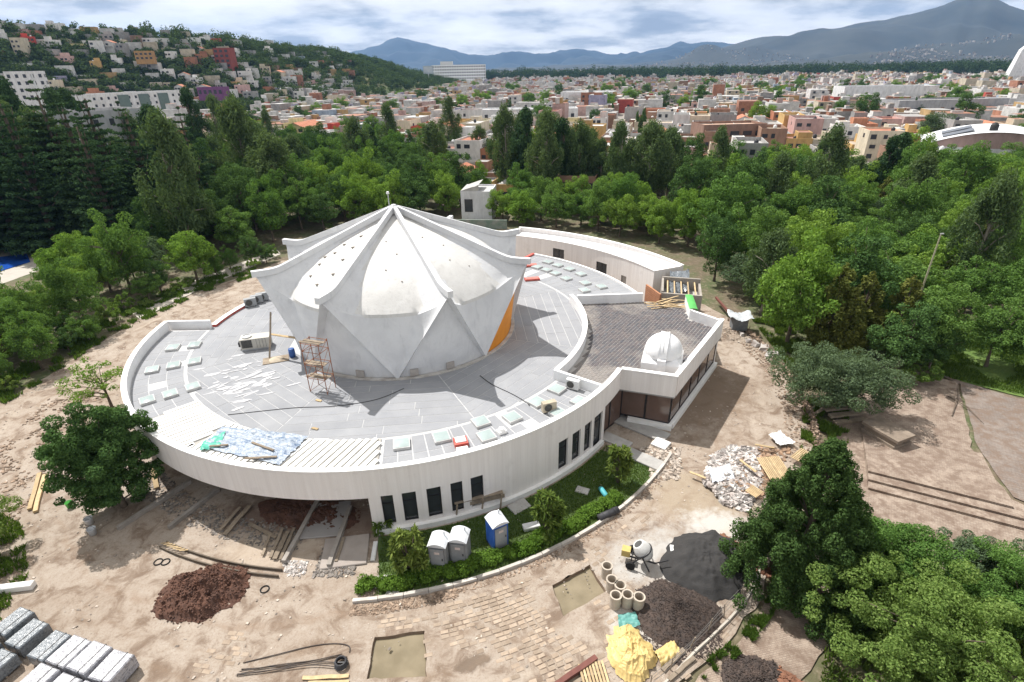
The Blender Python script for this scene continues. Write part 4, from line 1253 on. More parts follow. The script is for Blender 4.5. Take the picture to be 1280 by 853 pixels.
wood(P2((-60, 500), (0, 470), (60, 440), (110, 410), (60, 400), (-60, 430)), 30, 3.2, ['bush0', 'bush1', 'open0', 'open1', 'mid0', 'mid2', 'bright1'], .55, .95, 'on the track verge', 'bushy trees by the dirt track', 5, 'bushy_tree')
wood(P2((0, 500), (60, 464), (110, 430), (175, 394), (245, 358), (330, 333), (345, 320), (250, 346), (170, 380), (60, 424), (0, 455)), 60, 2.3, ['bush0', 'bush1', 'mid1', 'mid3', 'dark0'], .28, .55, 'hedging the track', 'low hedge trees by the track', 26, 'bushy_tree')
wood(P2((-60, 520), (30, 495), (25, 470), (-60, 470)), 5, 3.2, ['bush0', 'bush1'], .5, .8, 'on the near track verge', 'bushy trees by the dirt track', 25, 'bushy_tree')
wood(P2((180, 345), (345, 305), (360, 270), (250, 262), (150, 290)), 26, 4.8, DK + DK + MI + EU + CA[:1], .7, 1.15, 'behind the park path', 'dark trees behind the pale park path', 6)
wood(P2((350, 298), (480, 285), (600, 262), (600, 250), (450, 255), (350, 268)), 34, 4.6, BR + MI + DK, .75, 1.1, 'directly behind the folded dome', 'broadleaf trees behind the folded dome', 7)
wood(P2((180, 262), (345, 262), (480, 250), (560, 245), (560, 215), (450, 208), (300, 210), (180, 225)), 64, 5.0, CA[:1] + EU + DK + DK + DK + MI + MI, .7, 1.05, 'in the rear grove', 'tall grove behind the dome', 8)
wood(P2((0, 285), (180, 262), (180, 232), (0, 245)), 12, 7, CA + DK, .8, 1.05, 'behind the firs', 'grove beside the grey apartment block', 9)
wood(P2((620, 250), (700, 262), (840, 262), (840, 240), (700, 232), (630, 236)), 24, 4.2, EU + CA[:1] + EU, .70, 1.02, 'in the tall annex row', 'tall trees behind the annex', 10, 'eucalyptus_tree')
wood(P2((625, 280), (700, 288), (800, 300), (850, 318), (870, 300), (800, 270), (640, 262)), 22, 4.6, BR + MI, .68, .9, 'close behind the annex', 'trees close behind the annex', 11)
wood(P2((870, 330), (900, 365), (950, 415), (990, 440), (1060, 420), (1150, 400), (1290, 360), (1290, 300), (1100, 280), (900, 285)), 70, 5.0, BR + MI + MI + DK + ['grey0', 'grey1', 'olive0', 'open0', 'euc1'], .62, 1.15, 'in the park wood', 'park wood beyond the stone wall', 12, avoid=(LAWN_PX,))
wood(P2((860, 300), (900, 285), (1100, 280), (1290, 300), (1420, 300), (1420, 235), (1150, 232), (950, 228), (850, 240)), 100, 5.6, BR + BR + MI + DK + ['grey1', 'euc0', 'open1'], .65, 1.15, 'facing the city', 'park trees facing the city', 13)
for x, y, s, k in ((1130, 300, .85, 'euc0'), (1105, 262, .8, 'cas0'), (1090, 270, .8, 'cas1'), (1060, 255, .6, 'euc1'), (965, 232, .55, 'euc2'), (945, 240, .5, 'cas2')):
    p = at(x, y); tree(k, 'eucalyptus_tree', 'tall dark feathery tree rising above the bright park trees', (p.x, p.y, -.05), s, None, 'dark trees rising above the park belt')
for x, y, s in ((1030, 440, 1.0), (1048, 446, .8), (1062, 438, .9), (1110, 445, .9)):
    p = at(x, y); tree('olive0' if s > .85 else 'olive1', 'cypress_tree', 'olive brown bushy cypress behind the low grey green tree', (p.x, p.y, -.05), s, None, 'olive cypresses behind the grey green tree')
tree('mid1', 'leafy_tree', 'lone tree with a bare trunk on the bright park lawn', gpt(1232, 458), .72)
tree('dark1', 'leafy_tree', 'dark tree casting shade on the edge of the cobbled square', gpt(1160, 462), .5)
tree('mid2', 'leafy_tree', 'mid green tree shading the corner between lawn and grey square', gpt(1148, 452), .85)
tree('dark2', 'leafy_tree', 'dark green tree shading the near corner of the grey square', gpt(1118, 468), .7)
tree('bush1', 'shrub', 'yellowing shrub at the foot of the tall lamp pole', gpt(1150, 478), .62, cat='shrub')
for x, y, s in ((1290, 440, .8), (1300, 470, .85), (1270, 405, .8), (1200, 405, .8), (1230, 390, .85)):
    p = at(x, y); tree(rng.choice(MI), 'leafy_tree', 'green tree at the edge of the bright park lawn', (p.x, p.y, -.05), s, None, 'trees round the park lawn')

# ---- garden shrubs: rosettes of long leaves on bare stems
def rosette_shrub(seed, n_stems, h, spread, leaf, tall):
    g = np.random.default_rng(seed); r_ = random.Random(seed)
    tb = MB(); vv = []
    for i in range(n_stems):
        th = r_.uniform(0, 6.28); q = spread * math.sqrt(r_.random()); hh = h * r_.uniform(.28, 1.0) * (1 - .45 * q / spread)
        top = Vector((q * math.cos(th), q * math.sin(th), hh)); md = Vector((q * .35 * math.cos(th), q * .35 * math.sin(th), hh * .5))
        tb.tube([(0, 0, -.1), md, top], [.05, .035, .02], 5)
        nl = 34
        for k in range(nl):
            a = r_.uniform(0, 6.28); el = r_.uniform(-.5, 1.2); L = tall * r_.uniform(.7, 1.15); wd = .07
            d = Vector((math.cos(a) * math.cos(el), math.sin(a) * math.cos(el), math.sin(el))); sd = Vector((-math.sin(a), math.cos(a), 0)) * wd
            p0 = top + Vector((0, 0, r_.uniform(-.25, .05))); p1 = p0 + d * L * .55; p2 = p0 + d * L + Vector((0, 0, -.22 * L))
            vv += [p0, p1 + sd, p2, p1 - sd]
    v = np.array([tuple(p) for p in vv])
    return np_mesh('crown', v, quads(v), leaf), tb.mesh('trunk', bark_m, True)
lf_shrub = mat_leaf('leaf_shrub', (.08, .14, .03), (.17, .21, .055), .3)
for i, (x, y, h, sp, lab) in enumerate(((514, 716, 5.0, 1.0, 'leafy long-leaved shrub with a yellowing base beside the pair of grey portable toilets'), (684, 670, 4.8, .95, 'leafy long-leaved shrub on the lawn right of the blue portable toilet'), (772, 604, 4.8, .75, 'leafy long-leaved shrub beside the entrance paving slabs'), (478, 664, 1.6, .45, 'small thin shrub against the wall below the first narrow window'))):
    p = at(x, y)
    cr, tk = rosette_shrub(300 + i, 34 if h > 2 else 9, h, sp, lf_shrub, .55)
    t = thing('shrub', lab, 'shrub', (p.x, p.y, 0)); link('trunk', tk, t); link('crown', cr, t)
# ---- clipped low hedge inside the kerb: separate bushes
def bush_mesh(seed, rx, ry, h, n, leaf, size=.14):
    g = np.random.default_rng(seed)
    k = 26
    c = np.stack([g.uniform(-rx, rx, k) * .8, g.uniform(-ry, ry, k) * .7, g.uniform(.15, .7, k) * h], 1)
    v = leaf_cloud(c, g.uniform(.22, .4, k), np.full(k, n // k), size, g, up=.6)
    v[:, 2] = np.maximum(v[:, 2], -.02)
    return np_mesh('hedge_bush', v, quads(v), leaf)
lf_hedge = mat_leaf('leaf_hedge', (.075, .15, .02), (.12, .20, .035), .3)
hb = [bush_mesh(400 + i, .95, .5, .75, 4200, lf_hedge) for i in range(3)]
for i, a in enumerate([-83.8, -80.5, -78.2, -75.8, -73.0, -70.6, -67.5, -63.8, -61.2, -58.6, -56.2, -53.6, -51.0, -48.6]):
    p = pol(29.15 + .12 * math.sin(i * 2.1), a)
    o = link('hedge_bush', hb[i % 3], None, 'low bright green clipped bush in the hedge behind the garden kerb', 'bush', 'hedge bushes along the garden kerb', loc=(p.x, p.y, 0), rz=R(a + 90))
    o.scale = (1, 1, .8 + .4 * rng.random())
# ---- grass blades: lawn, park lawn and weedy verges
def blades(name, sampler, n, h, mat, seed, label=None, zf=relief):
    g = np.random.default_rng(seed)
    pts = sampler(g, n)
    n = len(pts)
    a = g.uniform(0, 6.28, n); hh = h * g.uniform(.5, 1.3, n); w = .018 + hh * .11
    dx, dy = np.cos(a) * w, np.sin(a) * w
    lx, ly = g.normal(0, .35, n) * hh, g.normal(0, .35, n) * hh
    z = np.array([zf(x, y) for x, y in pts]) + .02
    v = np.stack([np.c_[pts[:, 0] - dx, pts[:, 1] - dy, z], np.c_[pts[:, 0] + dx, pts[:, 1] + dy, z], np.c_[pts[:, 0] + lx, pts[:, 1] + ly, z + hh]], 1).reshape(-1, 3)
    link(name, np_mesh(name, v, np.arange(len(v)).reshape(-1, 3), mat), kind='stuff', label=label, cat='grass')
lf_grass = mat_leaf('grass_blade', (.07, .135, .025), (.12, .17, .04), .35)
def s_ring(r0, r1, a0, a1):
    def f(g, n):
        r_ = np.sqrt(g.uniform(r0 * r0, r1 * r1, n)); a = np.radians(g.uniform(a0, a1, n))
        return np.stack([C.x + r_ * np.cos(a), C.y + r_ * np.sin(a)], 1)
    return f
def s_poly(poly, thr=None, sc=.25):
    xs = [p[0] for p in poly]; ys = [p[1] for p in poly]
    def f(g, n):
        out = []
        while len(out) < n:
            x, y = g.uniform(min(xs), max(xs)), g.uniform(min(ys), max(ys))
            if inpoly(x, y, poly) and (thr is None or fnoise(x, y, sc, 12.0) > thr): out.append((x, y))
        return np.array(out)
    return f
blades('grass', s_ring(25.1, 29.8, -83.5, -37), 26000, .14, lf_grass, 1, 'short green grass of the garden lawn below the curved wall')
blades('grass', s_poly(P2((1120, 450), (1180, 425), (1290, 398), (1400, 410), (1400, 520), (1280, 494), (1190, 474)), -.1), 22000, .30, lf_grass, 2, 'long bright grass of the sunlit park lawn')
blades('weeds', s_poly(P2((1005, 500), (1060, 500), (1060, 560), (1015, 640), (1000, 560)), 0.0, .5), 7000, .35, lf_grass, 3, 'weedy verge grass outside the stone edging wall')
blades('weeds', s_poly(P2((940, 400), (1000, 480), (1040, 470), (980, 400)), -.1, .5), 8000, .4, lf_grass, 4, 'rough green weeds between the wall and the park wood')
blades('weeds', s_poly(P2((0, 510), (60, 475), (110, 440), (180, 402), (250, 368), (330, 343), (320, 336), (240, 352), (150, 385), (60, 440), (0, 470)), 0.0, .4), 14000, .4, lf_grass, 5, 'rough green verge between the dirt track and the park path')
blades('weeds', s_poly(P2((868, 838), (925, 795), (962, 745), (972, 690), (985, 720), (965, 770), (930, 815), (880, 850)), -.1, .8), 6000, .25, lf_grass, 6, 'strip of weeds along the wire fence beside the gravel')
blades('weeds', s_poly(P2((1040, 760), (1290, 700), (1420, 760), (1420, 1000), (1000, 1000)), -.2, .3), 14000, .4, lf_grass, 7, 'rough grass under the trees below the terrace steps')
blades('weeds', s_poly(P2((0, 640), (30, 660), (35, 720), (0, 780), (-60, 780), (-60, 640)), -.1, .6), 5000, .3, lf_grass, 8, 'rough grass under the pale tree by the dirt track')
# ================================================================== THE CITY
house_m = Mobj('painted_house_wall', dirt=.30)
roofc_m = Mobj('flat_roof_surface', dirt=.35, scale=.5)
win_m = mat_glass('house_window', (.05, .055, .065), .2, .4)
tank_m = Mobj('plastic_tank', rough=.6, dirt=.1)
tile_r = M('red_roof_tile', (.36, .13, .075), (.46, .20, .12), .8, .85, .3, 6)
WALLC = {'white': (.66, .65, .63), 'cream': (.58, .51, .39), 'grey concrete': (.34, .33, .32), 'ochre': (.52, .34, .14), 'terracotta': (.42, .19, .11), 'pink': (.55, .36, .33), 'brick brown': (.30, .185, .13), 'pale yellow': (.60, .52, .28), 'bright red': (.45, .07, .05), 'lilac': (.42, .37, .50), 'pale blue': (.38, .46, .55)}
WALLW = [34, 14, 13, 7, 7, 6, 10, 4, 2, 2, 2]
ROOFC = {'grey roof': (.36, .35, .34), 'terracotta roof': (.37, .155, .095), 'white roof': (.58, .57, .56), 'tan roof': (.42, .35, .28), 'reddish brown roof': (.30, .15, .11)}
ROOFW = [35, 22, 16, 17, 10]
unit_win = MB().box((0, 0, 0), (1, 1, 1)).mesh('window', win_m)
tk = MB(); tk.lathe([(0, 0), (.55, 0), (.6, .15), (.6, .95), (.35, 1.2), (.2, 1.25), (.2, 1.35), (0, 1.35)], 10); tank_me = tk.mesh('water_tank', tank_m, True)
def house_shell(w, d, h, par=.7):
    mb = MB(); t = .22
    o = [(-w / 2, -d / 2), (w / 2, -d / 2), (w / 2, d / 2), (-w / 2, d / 2)]
    i_ = [(-w / 2 + t, -d / 2 + t), (w / 2 - t, -d / 2 + t), (w / 2 - t, d / 2 - t), (-w / 2 + t, d / 2 - t)]
    v = [(*p, -2.5) for p in o] + [(*p, h + par) for p in o] + [(*p, h + par) for p in i_] + [(*p, h) for p in i_]
    f = [(k, (k + 1) % 4, 4 + (k + 1) % 4, 4 + k) for k in range(4)] + [(4 + k, 4 + (k + 1) % 4, 8 + (k + 1) % 4, 8 + k) for k in range(4)] + [(8 + k, 8 + (k + 1) % 4, 12 + (k + 1) % 4, 12 + k) for k in range(4)]
    return mb.add(v, f)
def jitter(c, r_, k=.12): s = 1 + r_.uniform(-k, k); return tuple(min(.85, x * s) for x in c)
nh = 0
def house(x, y, z, rz, w, d, st, r_, where, wall=None, roof=None, detail=True):
    wall = wall or r_.choices(list(WALLC), WALLW if 'hill' not in where else [60, 14, 8, 3, 4, 4, 4, 2, .5, 0, 1])[0]; roof = roof or r_.choices(list(ROOFC), ROOFW)[0]
    h = st * 2.9
    pitched = roof in ('terracotta roof', 'reddish brown roof') and r_.random() < .22
    upper = st < 3 and r_.random() < .5 and not pitched
    tank = None if r_.random() < .3 or pitched else r_.choice(['black', 'white'])
    lab = f"{wall} {('single', 'two', 'three', 'four')[st - 1]}-storey house, {'pitched ' if pitched else 'flat '}{roof}" + (', rooftop room' if upper else '') + (f' and {tank} tank' if tank else '') + f' {where}'
    t = thing('house', lab, 'house', (x, y, z), rz, ('houses: ' + lab)[:80])
    wc = jitter(WALLC[wall], r_); rc = jitter(ROOFC[roof], r_)
    if pitched:
        mb = MB(); mb.prism([(-w / 2, -d / 2), (w / 2, -d / 2), (w / 2, d / 2), (-w / 2, d / 2)], -2.5, h)
        mb.add([(-w / 2, -d / 2, h), (w / 2, -d / 2, h), (0, -d / 2, h + 1.5), (-w / 2, d / 2, h), (w / 2, d / 2, h), (0, d / 2, h + 1.5)], [(0, 1, 2), (4, 3, 5)])
        mb.build('wall', house_m, t, color=wc)
        rb = MB(); e = .4
        rb.add([(-w / 2 - e, -d / 2 - e, h - .2), (0, -d / 2 - e, h + 1.6), (0, d / 2 + e, h + 1.6), (-w / 2 - e, d / 2 + e, h - .2), (w / 2 + e, -d / 2 - e, h - .2), (w / 2 + e, d / 2 + e, h - .2)], [(0, 1, 2, 3), (1, 4, 5, 2)])
        rb.build('roof', tile_r, t)
    else:
        house_shell(w, d, h, r_.uniform(.4, 1.1)).build('wall', house_m, t, color=wc)
        MB().prism([(-w / 2 + .2, -d / 2 + .2), (w / 2 - .2, -d / 2 + .2), (w / 2 - .2, d / 2 - .2), (-w / 2 + .2, d / 2 - .2)], h - .2, h + .01).build('roof', roofc_m, t, color=rc)
    if upper:
        uw, ud = w * r_.uniform(.35, .6), d * r_.uniform(.3, .5)
        o = house_shell(uw, ud, 2.4, .25).build('rooftop_room', house_m, t, color=jitter(wc, r_, .2)); o.location = (r_.choice((-1, 1)) * (w - uw) / 2 * .85, (d - ud) / 2 * r_.choice((-.8, .9)), h + 2.52 - 2.5 + 2.5 - 2.45)
        MB().box((0, 0, 2.45), (uw - .3, ud - .3, .1)).build('roof', roofc_m, o, color=rc)
    if tank:
        o = link('water_tank', tank_me, t, loc=(r_.uniform(-.3, .3) * w, r_.uniform(-.3, .3) * d, h + (.0 if not upper else 0.02)), color=(.03, .03, .035) if tank == 'black' else (.62, .62, .62))
    if detail:
        for s in range(st):
            for k in range(r_.choice((1, 2, 2, 3))):
                ww = r_.uniform(1.0, 1.9)
                o = link('window', unit_win, t, loc=((k + .5) / 3 * w - w / 2 + r_.uniform(-.2, .2), -d / 2, s * 2.9 + 1.6)); o.scale = (ww, .12, r_.uniform(1.1, 1.5))
            if r_.random() < .55:
                sx = r_.choice((-1, 1))
                o = link('window', unit_win, t, loc=(sx * w / 2, r_.uniform(-.3, .3) * d, s * 2.9 + 1.6)); o.scale = (.12, r_.uniform(1, 1.6), 1.2)
        if st > 1 and r_.random() < .4:
            MB().box((0, -d / 2 - .55, 2.95), (w * .7, 1.1, .16)).add([], []).box((0, -d / 2 - 1.05, 3.4), (w * .7, .1, .8)).build('balcony', house_m, t, color=jitter(wc, r_, .15))
    return t
crng = random.Random(99)
GA = R(-16)
cg, sg = math.cos(GA), math.sin(GA)
lots = []
STREETX = 118
for bi in range(-30, 40):
    for bj in range(0, 34):
        bx, by = bi * 84, bj * 39
        for row in (0, 1):
            x = 0
            while x < 72:
                w = crng.uniform(6.5, 10.5)
                px, py = bx + x + w / 2, by + row * 15.5 + 7.5
                X, Y = px * cg - py * sg, px * sg + py * cg + 90
                lots.append((X, Y, w, 15.0, GA + (math.pi if row else 0)))
                x += w + .15
SPECIAL_AVOID = [(pt.x, pt.y, rad) for pt, rad in ((at(575, 107), 70), (at(1245, 205), 26), (at(650, 150), 45), (at(600, 268), 16), (at(170, 152), 75))]
vis = []
for X, Y, w, d, rz in lots:
    if Y < 110 or Y > 1270: continue
    u, v = px_of(X, Y, 4)
    if not (-40 < u < 1320 and 85 < v < 262): continue
    if inpoly(X, Y, PARK): continue
    if any(math.hypot(X - a, Y - b) < q for a, b, q in SPECIAL_AVOID): continue
    hz = hill_z(X, Y)
    if hz > 2: continue
    if crng.random() < .06: continue
    vis.append((math.hypot(X, Y), X, Y, w, d * crng.uniform(.72, 1.0), rz))
vis.sort()
NEAR = 215
for k, (ds, X, Y, w, d, rz) in enumerate(vis[:NEAR]):
    st = crng.choices((1, 2, 3), (35, 50, 15))[0]
    house(X, Y, 0, rz, w, d, st, crng, 'beyond the park')
# the rest of the city reads as one mass of boxes
def mat_mass(name):
    mt, t, b, out = new_mat(name)
    geo = nn(t, 'ShaderNodeNewGeometry')
    sepn = nn(t, 'ShaderNodeSeparateXYZ'); t.links.new(geo.outputs['True Normal'], sepn.inputs[0])
    rnd = geo.outputs['Random Per Island']
    wallr = ramp(t, rnd, [(0, (.58, .57, .55)), (.36, (.50, .44, .34)), (.48, (.32, .31, .30)), (.62, (.44, .29, .13)), (.68, (.36, .165, .10)), (.75, (.48, .33, .30)), (.82, (.27, .17, .12)), (.91, (.42, .08, .06)), (.925, (.35, .33, .45)), (.945, (.34, .41, .5)), (.96, (.62, .61, .60))], 'CONSTANT')
    r2 = mth(t, 'FRACT', mth(t, 'MULTIPLY', rnd, 17.3))
    roofr = ramp(t, r2, [(0, (.34, .33, .32)), (.34, (.33, .16, .105)), (.5, (.52, .51, .50)), (.70, (.38, .32, .265)), (.86, (.27, .145, .11)), (.94, (.42, .40, .38))], 'CONSTANT')
    up = ramp(t, sepn.outputs['Z'], [(.5, 0.0), (.6, 1.0)])
    dn = ramp(t, tnoise(t, geo.outputs['Position'], .35, 5, .7), [(.3, .55), (.6, 1.0)])
    t.links.new(mix(t, 1.0, mix(t, up, wallr, roofr), dn, 'MULTIPLY'), b.inputs['Base Color']); b.inputs['Roughness'].default_value = .9
    return mt
mass_m = mat_mass('far_house_mass')
def boxes_np(rows):
    """rows of (x,y,z0,w,d,h,rz)"""
    a = np.array(rows, float)
    base = np.array([(-1, -1, 0), (1, -1, 0), (1, 1, 0), (-1, 1, 0), (-1, -1, 1), (1, -1, 1), (1, 1, 1), (-1, 1, 1)], float) * np.array([.5, .5, 1])
    v = base[None] * a[:, None, 3:6]
    c, s = np.cos(a[:, 6])[:, None], np.sin(a[:, 6])[:, None]
    X = v[..., 0] * c - v[..., 1] * s + a[:, None, 0]; Y = v[..., 0] * s + v[..., 1] * c + a[:, None, 1]; Z = v[..., 2] + a[:, None, 2]
    fb = np.array([(4, 5, 6, 7), (0, 1, 5, 4), (1, 2, 6, 5), (2, 3, 7, 6), (3, 0, 4, 7)])
    f = (fb[None] + (np.arange(len(a)) * 8)[:, None, None]).reshape(-1, 4)
    return np.stack([X, Y, Z], -1).reshape(-1, 3), f
rows = []; wins = []
for k, (ds, X, Y, w, d, rz) in enumerate(vis[NEAR:]):
    h = crng.choices((3.4, 6.2, 8.8, 12), (34, 46, 17, 3))[0] * crng.uniform(.9, 1.1)
    rows.append((X, Y, -2, w, d, h + 2, rz))
    for q in range(crng.choice((0, 1, 1, 2, 3))): rows.append((X + crng.uniform(-.3, .3) * w, Y + crng.uniform(-.35, .35) * d, h - .1, w * crng.uniform(.2, .5), d * crng.uniform(.15, .4), crng.uniform(.8, 3.0), rz))
    if crng.random() < .35: rows.append((X + crng.uniform(-2, 2), Y + crng.uniform(-2, 2), h - .1, 1.3, 1.3, 1.6, rz))
    if ds < 620:
        for q in range(int(h // 2.9)):
            for e in (-.27, .25):
                if crng.random() < .3: continue
                cx, cy = e * w, -d / 2 - .03 if abs(rz - GA) < .1 else d / 2 + .03
                wins.append((X + cx * cg - cy * sg, Y + cx * sg + cy * cg, q * 2.9 + .9, 1.5, .1, 1.4, GA))
v, f = boxes_np(rows); o = link('city_houses', np_mesh('city_houses', v, f, mass_m), kind='stuff', label='sea of small white, grey and red-roofed houses stretching away to the tree belt', cat='houses')
v, f = boxes_np(wins); link('city_house_windows', np_mesh('city_house_windows', v, f, win_m), kind='stuff', label='dark windows of the farther city houses', cat='windows')
# ---- hillside houses and hill woods
hrows = []; hn = 0
cand = []
for i in range(9000):
    px, py = crng.uniform(-10, 440), crng.uniform(20, 150)
    # march the line of sight onto the hill
    d = ray(px, py); hit = None
    L = math.hypot(d.x, d.y)
    t = 150.0
    while t < 1100:
        x, y, z = d.x / L * t, d.y / L * t, CAM_H + d.z / L * t
        if z <= hill_z(x, y): hit = (x, y, hill_z(x, y)); break
        t += 6
    if not hit or hit[2] < 1.5: continue
    cand.append((px, py, *hit))
def built_up(px, py):
    if px < 300 and py > 20 + px * .10 and py < 78 + px * .02 + 14 * math.sin(px * .05): return .8
    if 60 < px < 300 and 78 < py < 108: return .28
    if 250 < px < 440 and 88 < py < 135: return .75
    if px < 250 and py >= 108: return .5
    return .05
hp = []
for px, py, x, y, z in cand:
    if crng.random() > built_up(px, py): continue
    if any((x - a) ** 2 + (y - b) ** 2 < 74 for a, b in hp): continue
    hp.append((x, y))
    st = crng.choices((1, 2, 3), (40, 50, 10))[0]
    w, d_ = crng.uniform(6, 10.5), crng.uniform(6, 9)
    rz = math.atan2(-x, y) * .5 + crng.uniform(-.3, .3)
    if hn < 85 and 20 < py < 135:
        hn += 1; house(x, y, z + .3, rz, w, d_, st, crng, 'on the hillside')
    else: hrows.append((x, y, z - 4, w, d_, st * 2.9 + 4.5, rz))
v, f = boxes_np(hrows); link('hillside_houses', np_mesh('hillside_houses', v, f, mass_m), kind='stuff', label='small houses scattered over the wooded hillside', cat='houses')
lf_belt = mat_leaf('leaf_belt', (.028, .055, .024), (.05, .08, .03), .15)
lf_hill = mat_leaf('leaf_hill', (.045, .085, .032), (.08, .115, .045), .2)
def tree_mass(name, pts, hts, label, leaf, size, n_per, seed, cat='wood', wide=.34):
    g = np.random.default_rng(seed)
    cen = []; rad = []
    for (x, y, z), h in zip(pts, hts):
        for q in range(5):
            cen.append((x + g.normal(0, h * .14), y + g.normal(0, h * .14), z + h * g.uniform(.25, .85))); rad.append(h * wide * g.uniform(.55, 1.0))
    cen = np.array(cen); rad = np.array(rad)
    v = leaf_cloud(cen, rad, np.full(len(cen), n_per), size, g, squash=.9, up=.5, shell=.6)
    link(name, np_mesh(name, v, quads(v), leaf), kind='stuff', label=label, cat=cat)
hpts = []; hhts = []
for px, py, x, y, z in cand:
    if crng.random() < (.74 if built_up(px, py) > .5 else .42): continue
    if any((x - a) ** 2 + (y - b) ** 2 < 36 for a, b in hp): continue
    hpts.append((x, y, z - 1)); hhts.append(crng.uniform(5, 9.5))
for i in range(620):                     # the wooded crest
    q = crng.random() * (len(HILL) - 1.001); k = int(q); f_ = q - k
    a, b = HILL[k], HILL[k + 1]
    x = a[0] + (b[0] - a[0]) * f_ + crng.gauss(0, 38); y = a[1] + (b[1] - a[1]) * f_ + crng.gauss(0, 38)
    hpts.append((x, y, hill_z(x, y) - 1)); hhts.append(crng.uniform(7, 14) * (1 if k > 1 else .8))
for i in range(1100):                    # dense dark wood on the right shoulder of the hill
    f_ = crng.random(); k = 2 + int(f_ * 3.99); a, b = HILL[k], HILL[min(k + 1, 6)]; t = crng.random()
    x = a[0] + (b[0] - a[0]) * t + crng.uniform(-20, 130); y = a[1] + (b[1] - a[1]) * t + crng.uniform(-120, 60)
    z = hill_z(x, y)
    if z > 1.5: hpts.append((x, y, z - 1)); hhts.append(crng.uniform(8, 13))
tree_mass('hillside_wood', hpts, hhts, 'dark green wood covering the hill crest and its right shoulder', lf_hill, 1.5, 34, 5)
# ---- tree belt at the far edge of the city
pts = []; hts = []
for i in range(1500):
    px = crng.uniform(470, 1400)
    d = crng.uniform(1180, 1420) + (60 * math.sin(px * .013))
    p = along(px, 90, d)
    if hill_z(p.x, p.y) > 3: continue
    pts.append((p.x, p.y, 0)); hts.append(crng.uniform(11, 20) + 9 * max(0, fnoise(p.x, p.y, .008, 3)) + 5)
tree_mass('far_tree_belt', pts, hts, 'long dark tree belt at the far edge of the city below the mountains', lf_belt, 2.6, 30, 6)
# ---- far suburbs at the foot of the volcano
rows = []
for i in range(9000):
    r_ = VOLC[crng.randrange(len(VOLC))]
    k = int(crng.random() ** 1.6 * 15)
    x, y, z = r_[k]; x2, y2, z2 = r_[k + 1]; t = crng.random()
    x += (x2 - x) * t + crng.uniform(-70, 70); y += (y2 - y) * t; z += (z2 - z) * t
    if fnoise(x, y, .0018, 4) < -.05: continue
    s = crng.uniform(3.5, 9)
    rows.append((x, y, z - 5, s, s * .8, crng.uniform(6, 10), crng.uniform(0, 3)))
for i in range(1500):
    px = crng.uniform(560, 1320); d = crng.uniform(1450, 3600); p = along(px, 90, d); s = crng.uniform(10, 26)
    rows.append((p.x, p.y, -1, s, s * .8, crng.uniform(5, 14), crng.uniform(0, 3)))
v, f = boxes_np(rows); link('far_suburbs', np_mesh('far_suburbs', v, f, M('far_pale_walls', (.40, .38, .37), (.25, .22, .20), .01, .9, island=.5)), kind='stuff', label='pale specks of far suburbs on the plain and the lower slopes of the volcano', cat='suburbs')
# ---- single trees among the houses
ct = 0
for ds, X, Y, w, d, rz in sorted(vis[:2600], key=lambda q: crng.random())[:290]:
    k = crng.choice(MI + DK + BR + ['grey0'])
    x, y = X + crng.uniform(-6, 6), Y - 9.5
    sc_ = crng.uniform(.7, 1.5)
    tree(k, 'street_tree', tree_label(k, sc_, .7, 1.5, x, y, 'between city houses'), (x, y, 0), sc_, None, 'trees between the city houses')
for px, py, s in ((795, 170, .95), (803, 172, 1.1), (799, 176, .9), (765, 150, .9), (1138, 150, 1.0), (640, 132, .8), (560, 128, .8)):
    p = at(px, py); tree('col0' if s > .92 else 'col1', 'column_cypress', 'slim dark column cypress rising above the city roofs', (p.x, p.y, 0), s, None, 'column cypresses in the city')

# ---- landmark buildings
def block(name, label, base, rz, w, d, h, wallc, rows_, cols, wcol=win_m, side_cols=0, roofc=(.4, .39, .38), cat='building', ww=.55, wh=.5):
    t = thing(name, label, cat, base, rz)
    house_shell(w, d, h, .8).build('wall', house_m, t, color=wallc)
    MB().box((0, 0, h - .08), (w - .5, d - .5, .2)).build('roof', roofc_m, t, color=roofc)
    for r_ in range(rows_):
        for c_ in range(cols):
            o = link('window', unit_win, t, loc=((c_ + .5) / cols * w - w / 2, -d / 2, (r_ + .55) / rows_ * h)); o.scale = (w / cols * ww, .16, h / rows_ * wh)
        for c_ in range(side_cols):
            for sx in (-1, 1):
                o = link('window', unit_win, t, loc=(sx * w / 2, (c_ + .5) / side_cols * d - d / 2, (r_ + .55) / rows_ * h)); o.scale = (.16, d / side_cols * ww, h / rows_ * wh)
    return t
p = at(575, 107); hb_ = block('hospital_block', 'long white multi-storey hospital block in front of the dark hill wood', (p.x, p.y, 0), .03, 96, 22, 33, (.85, .85, .85), 7, 22, side_cols=4)
MB().box((-22, 0, 36), (22, 14, 7)).build('rooftop_room', house_m, hb_, color=(.7, .7, .7))
MB().box((-20, -22, 4), (120, 20, 8)).build('front_wing', house_m, hb_, color=(.70, .70, .69))
p0, p1 = along(112, 148, 395), along(226, 150, 420)
mid = (p0 + p1) / 2
lw = block('apartment_block', 'long white apartment block with tall green glass stair strips below the hillside houses', (mid.x, mid.y, max(0, min(p0.z, p1.z) - 1)), math.atan2(p1.y - p0.y, p1.x - p0.x), (p1 - p0).length, 15, 17, (.68, .68, .67), 5, 14, ww=.32, wh=.4)
green_m = mat_glass('green_glass', (.14, .20, .18), .15, .5)
for fx in (-.17, .05, .27): MB().box((fx * (p1 - p0).length, -7.6, 8.6), (6.0, .5, 16.4)).build('stair_glazing', green_m, lw)
p = along(42, 121, 430); block('apartment_tower', 'small white apartment tower with rows of dark windows on the lower hillside', (p.x, p.y, p.z - 2), .55, 17, 10, 14, (.66, .66, .66), 4, 5, side_cols=3, ww=.4)
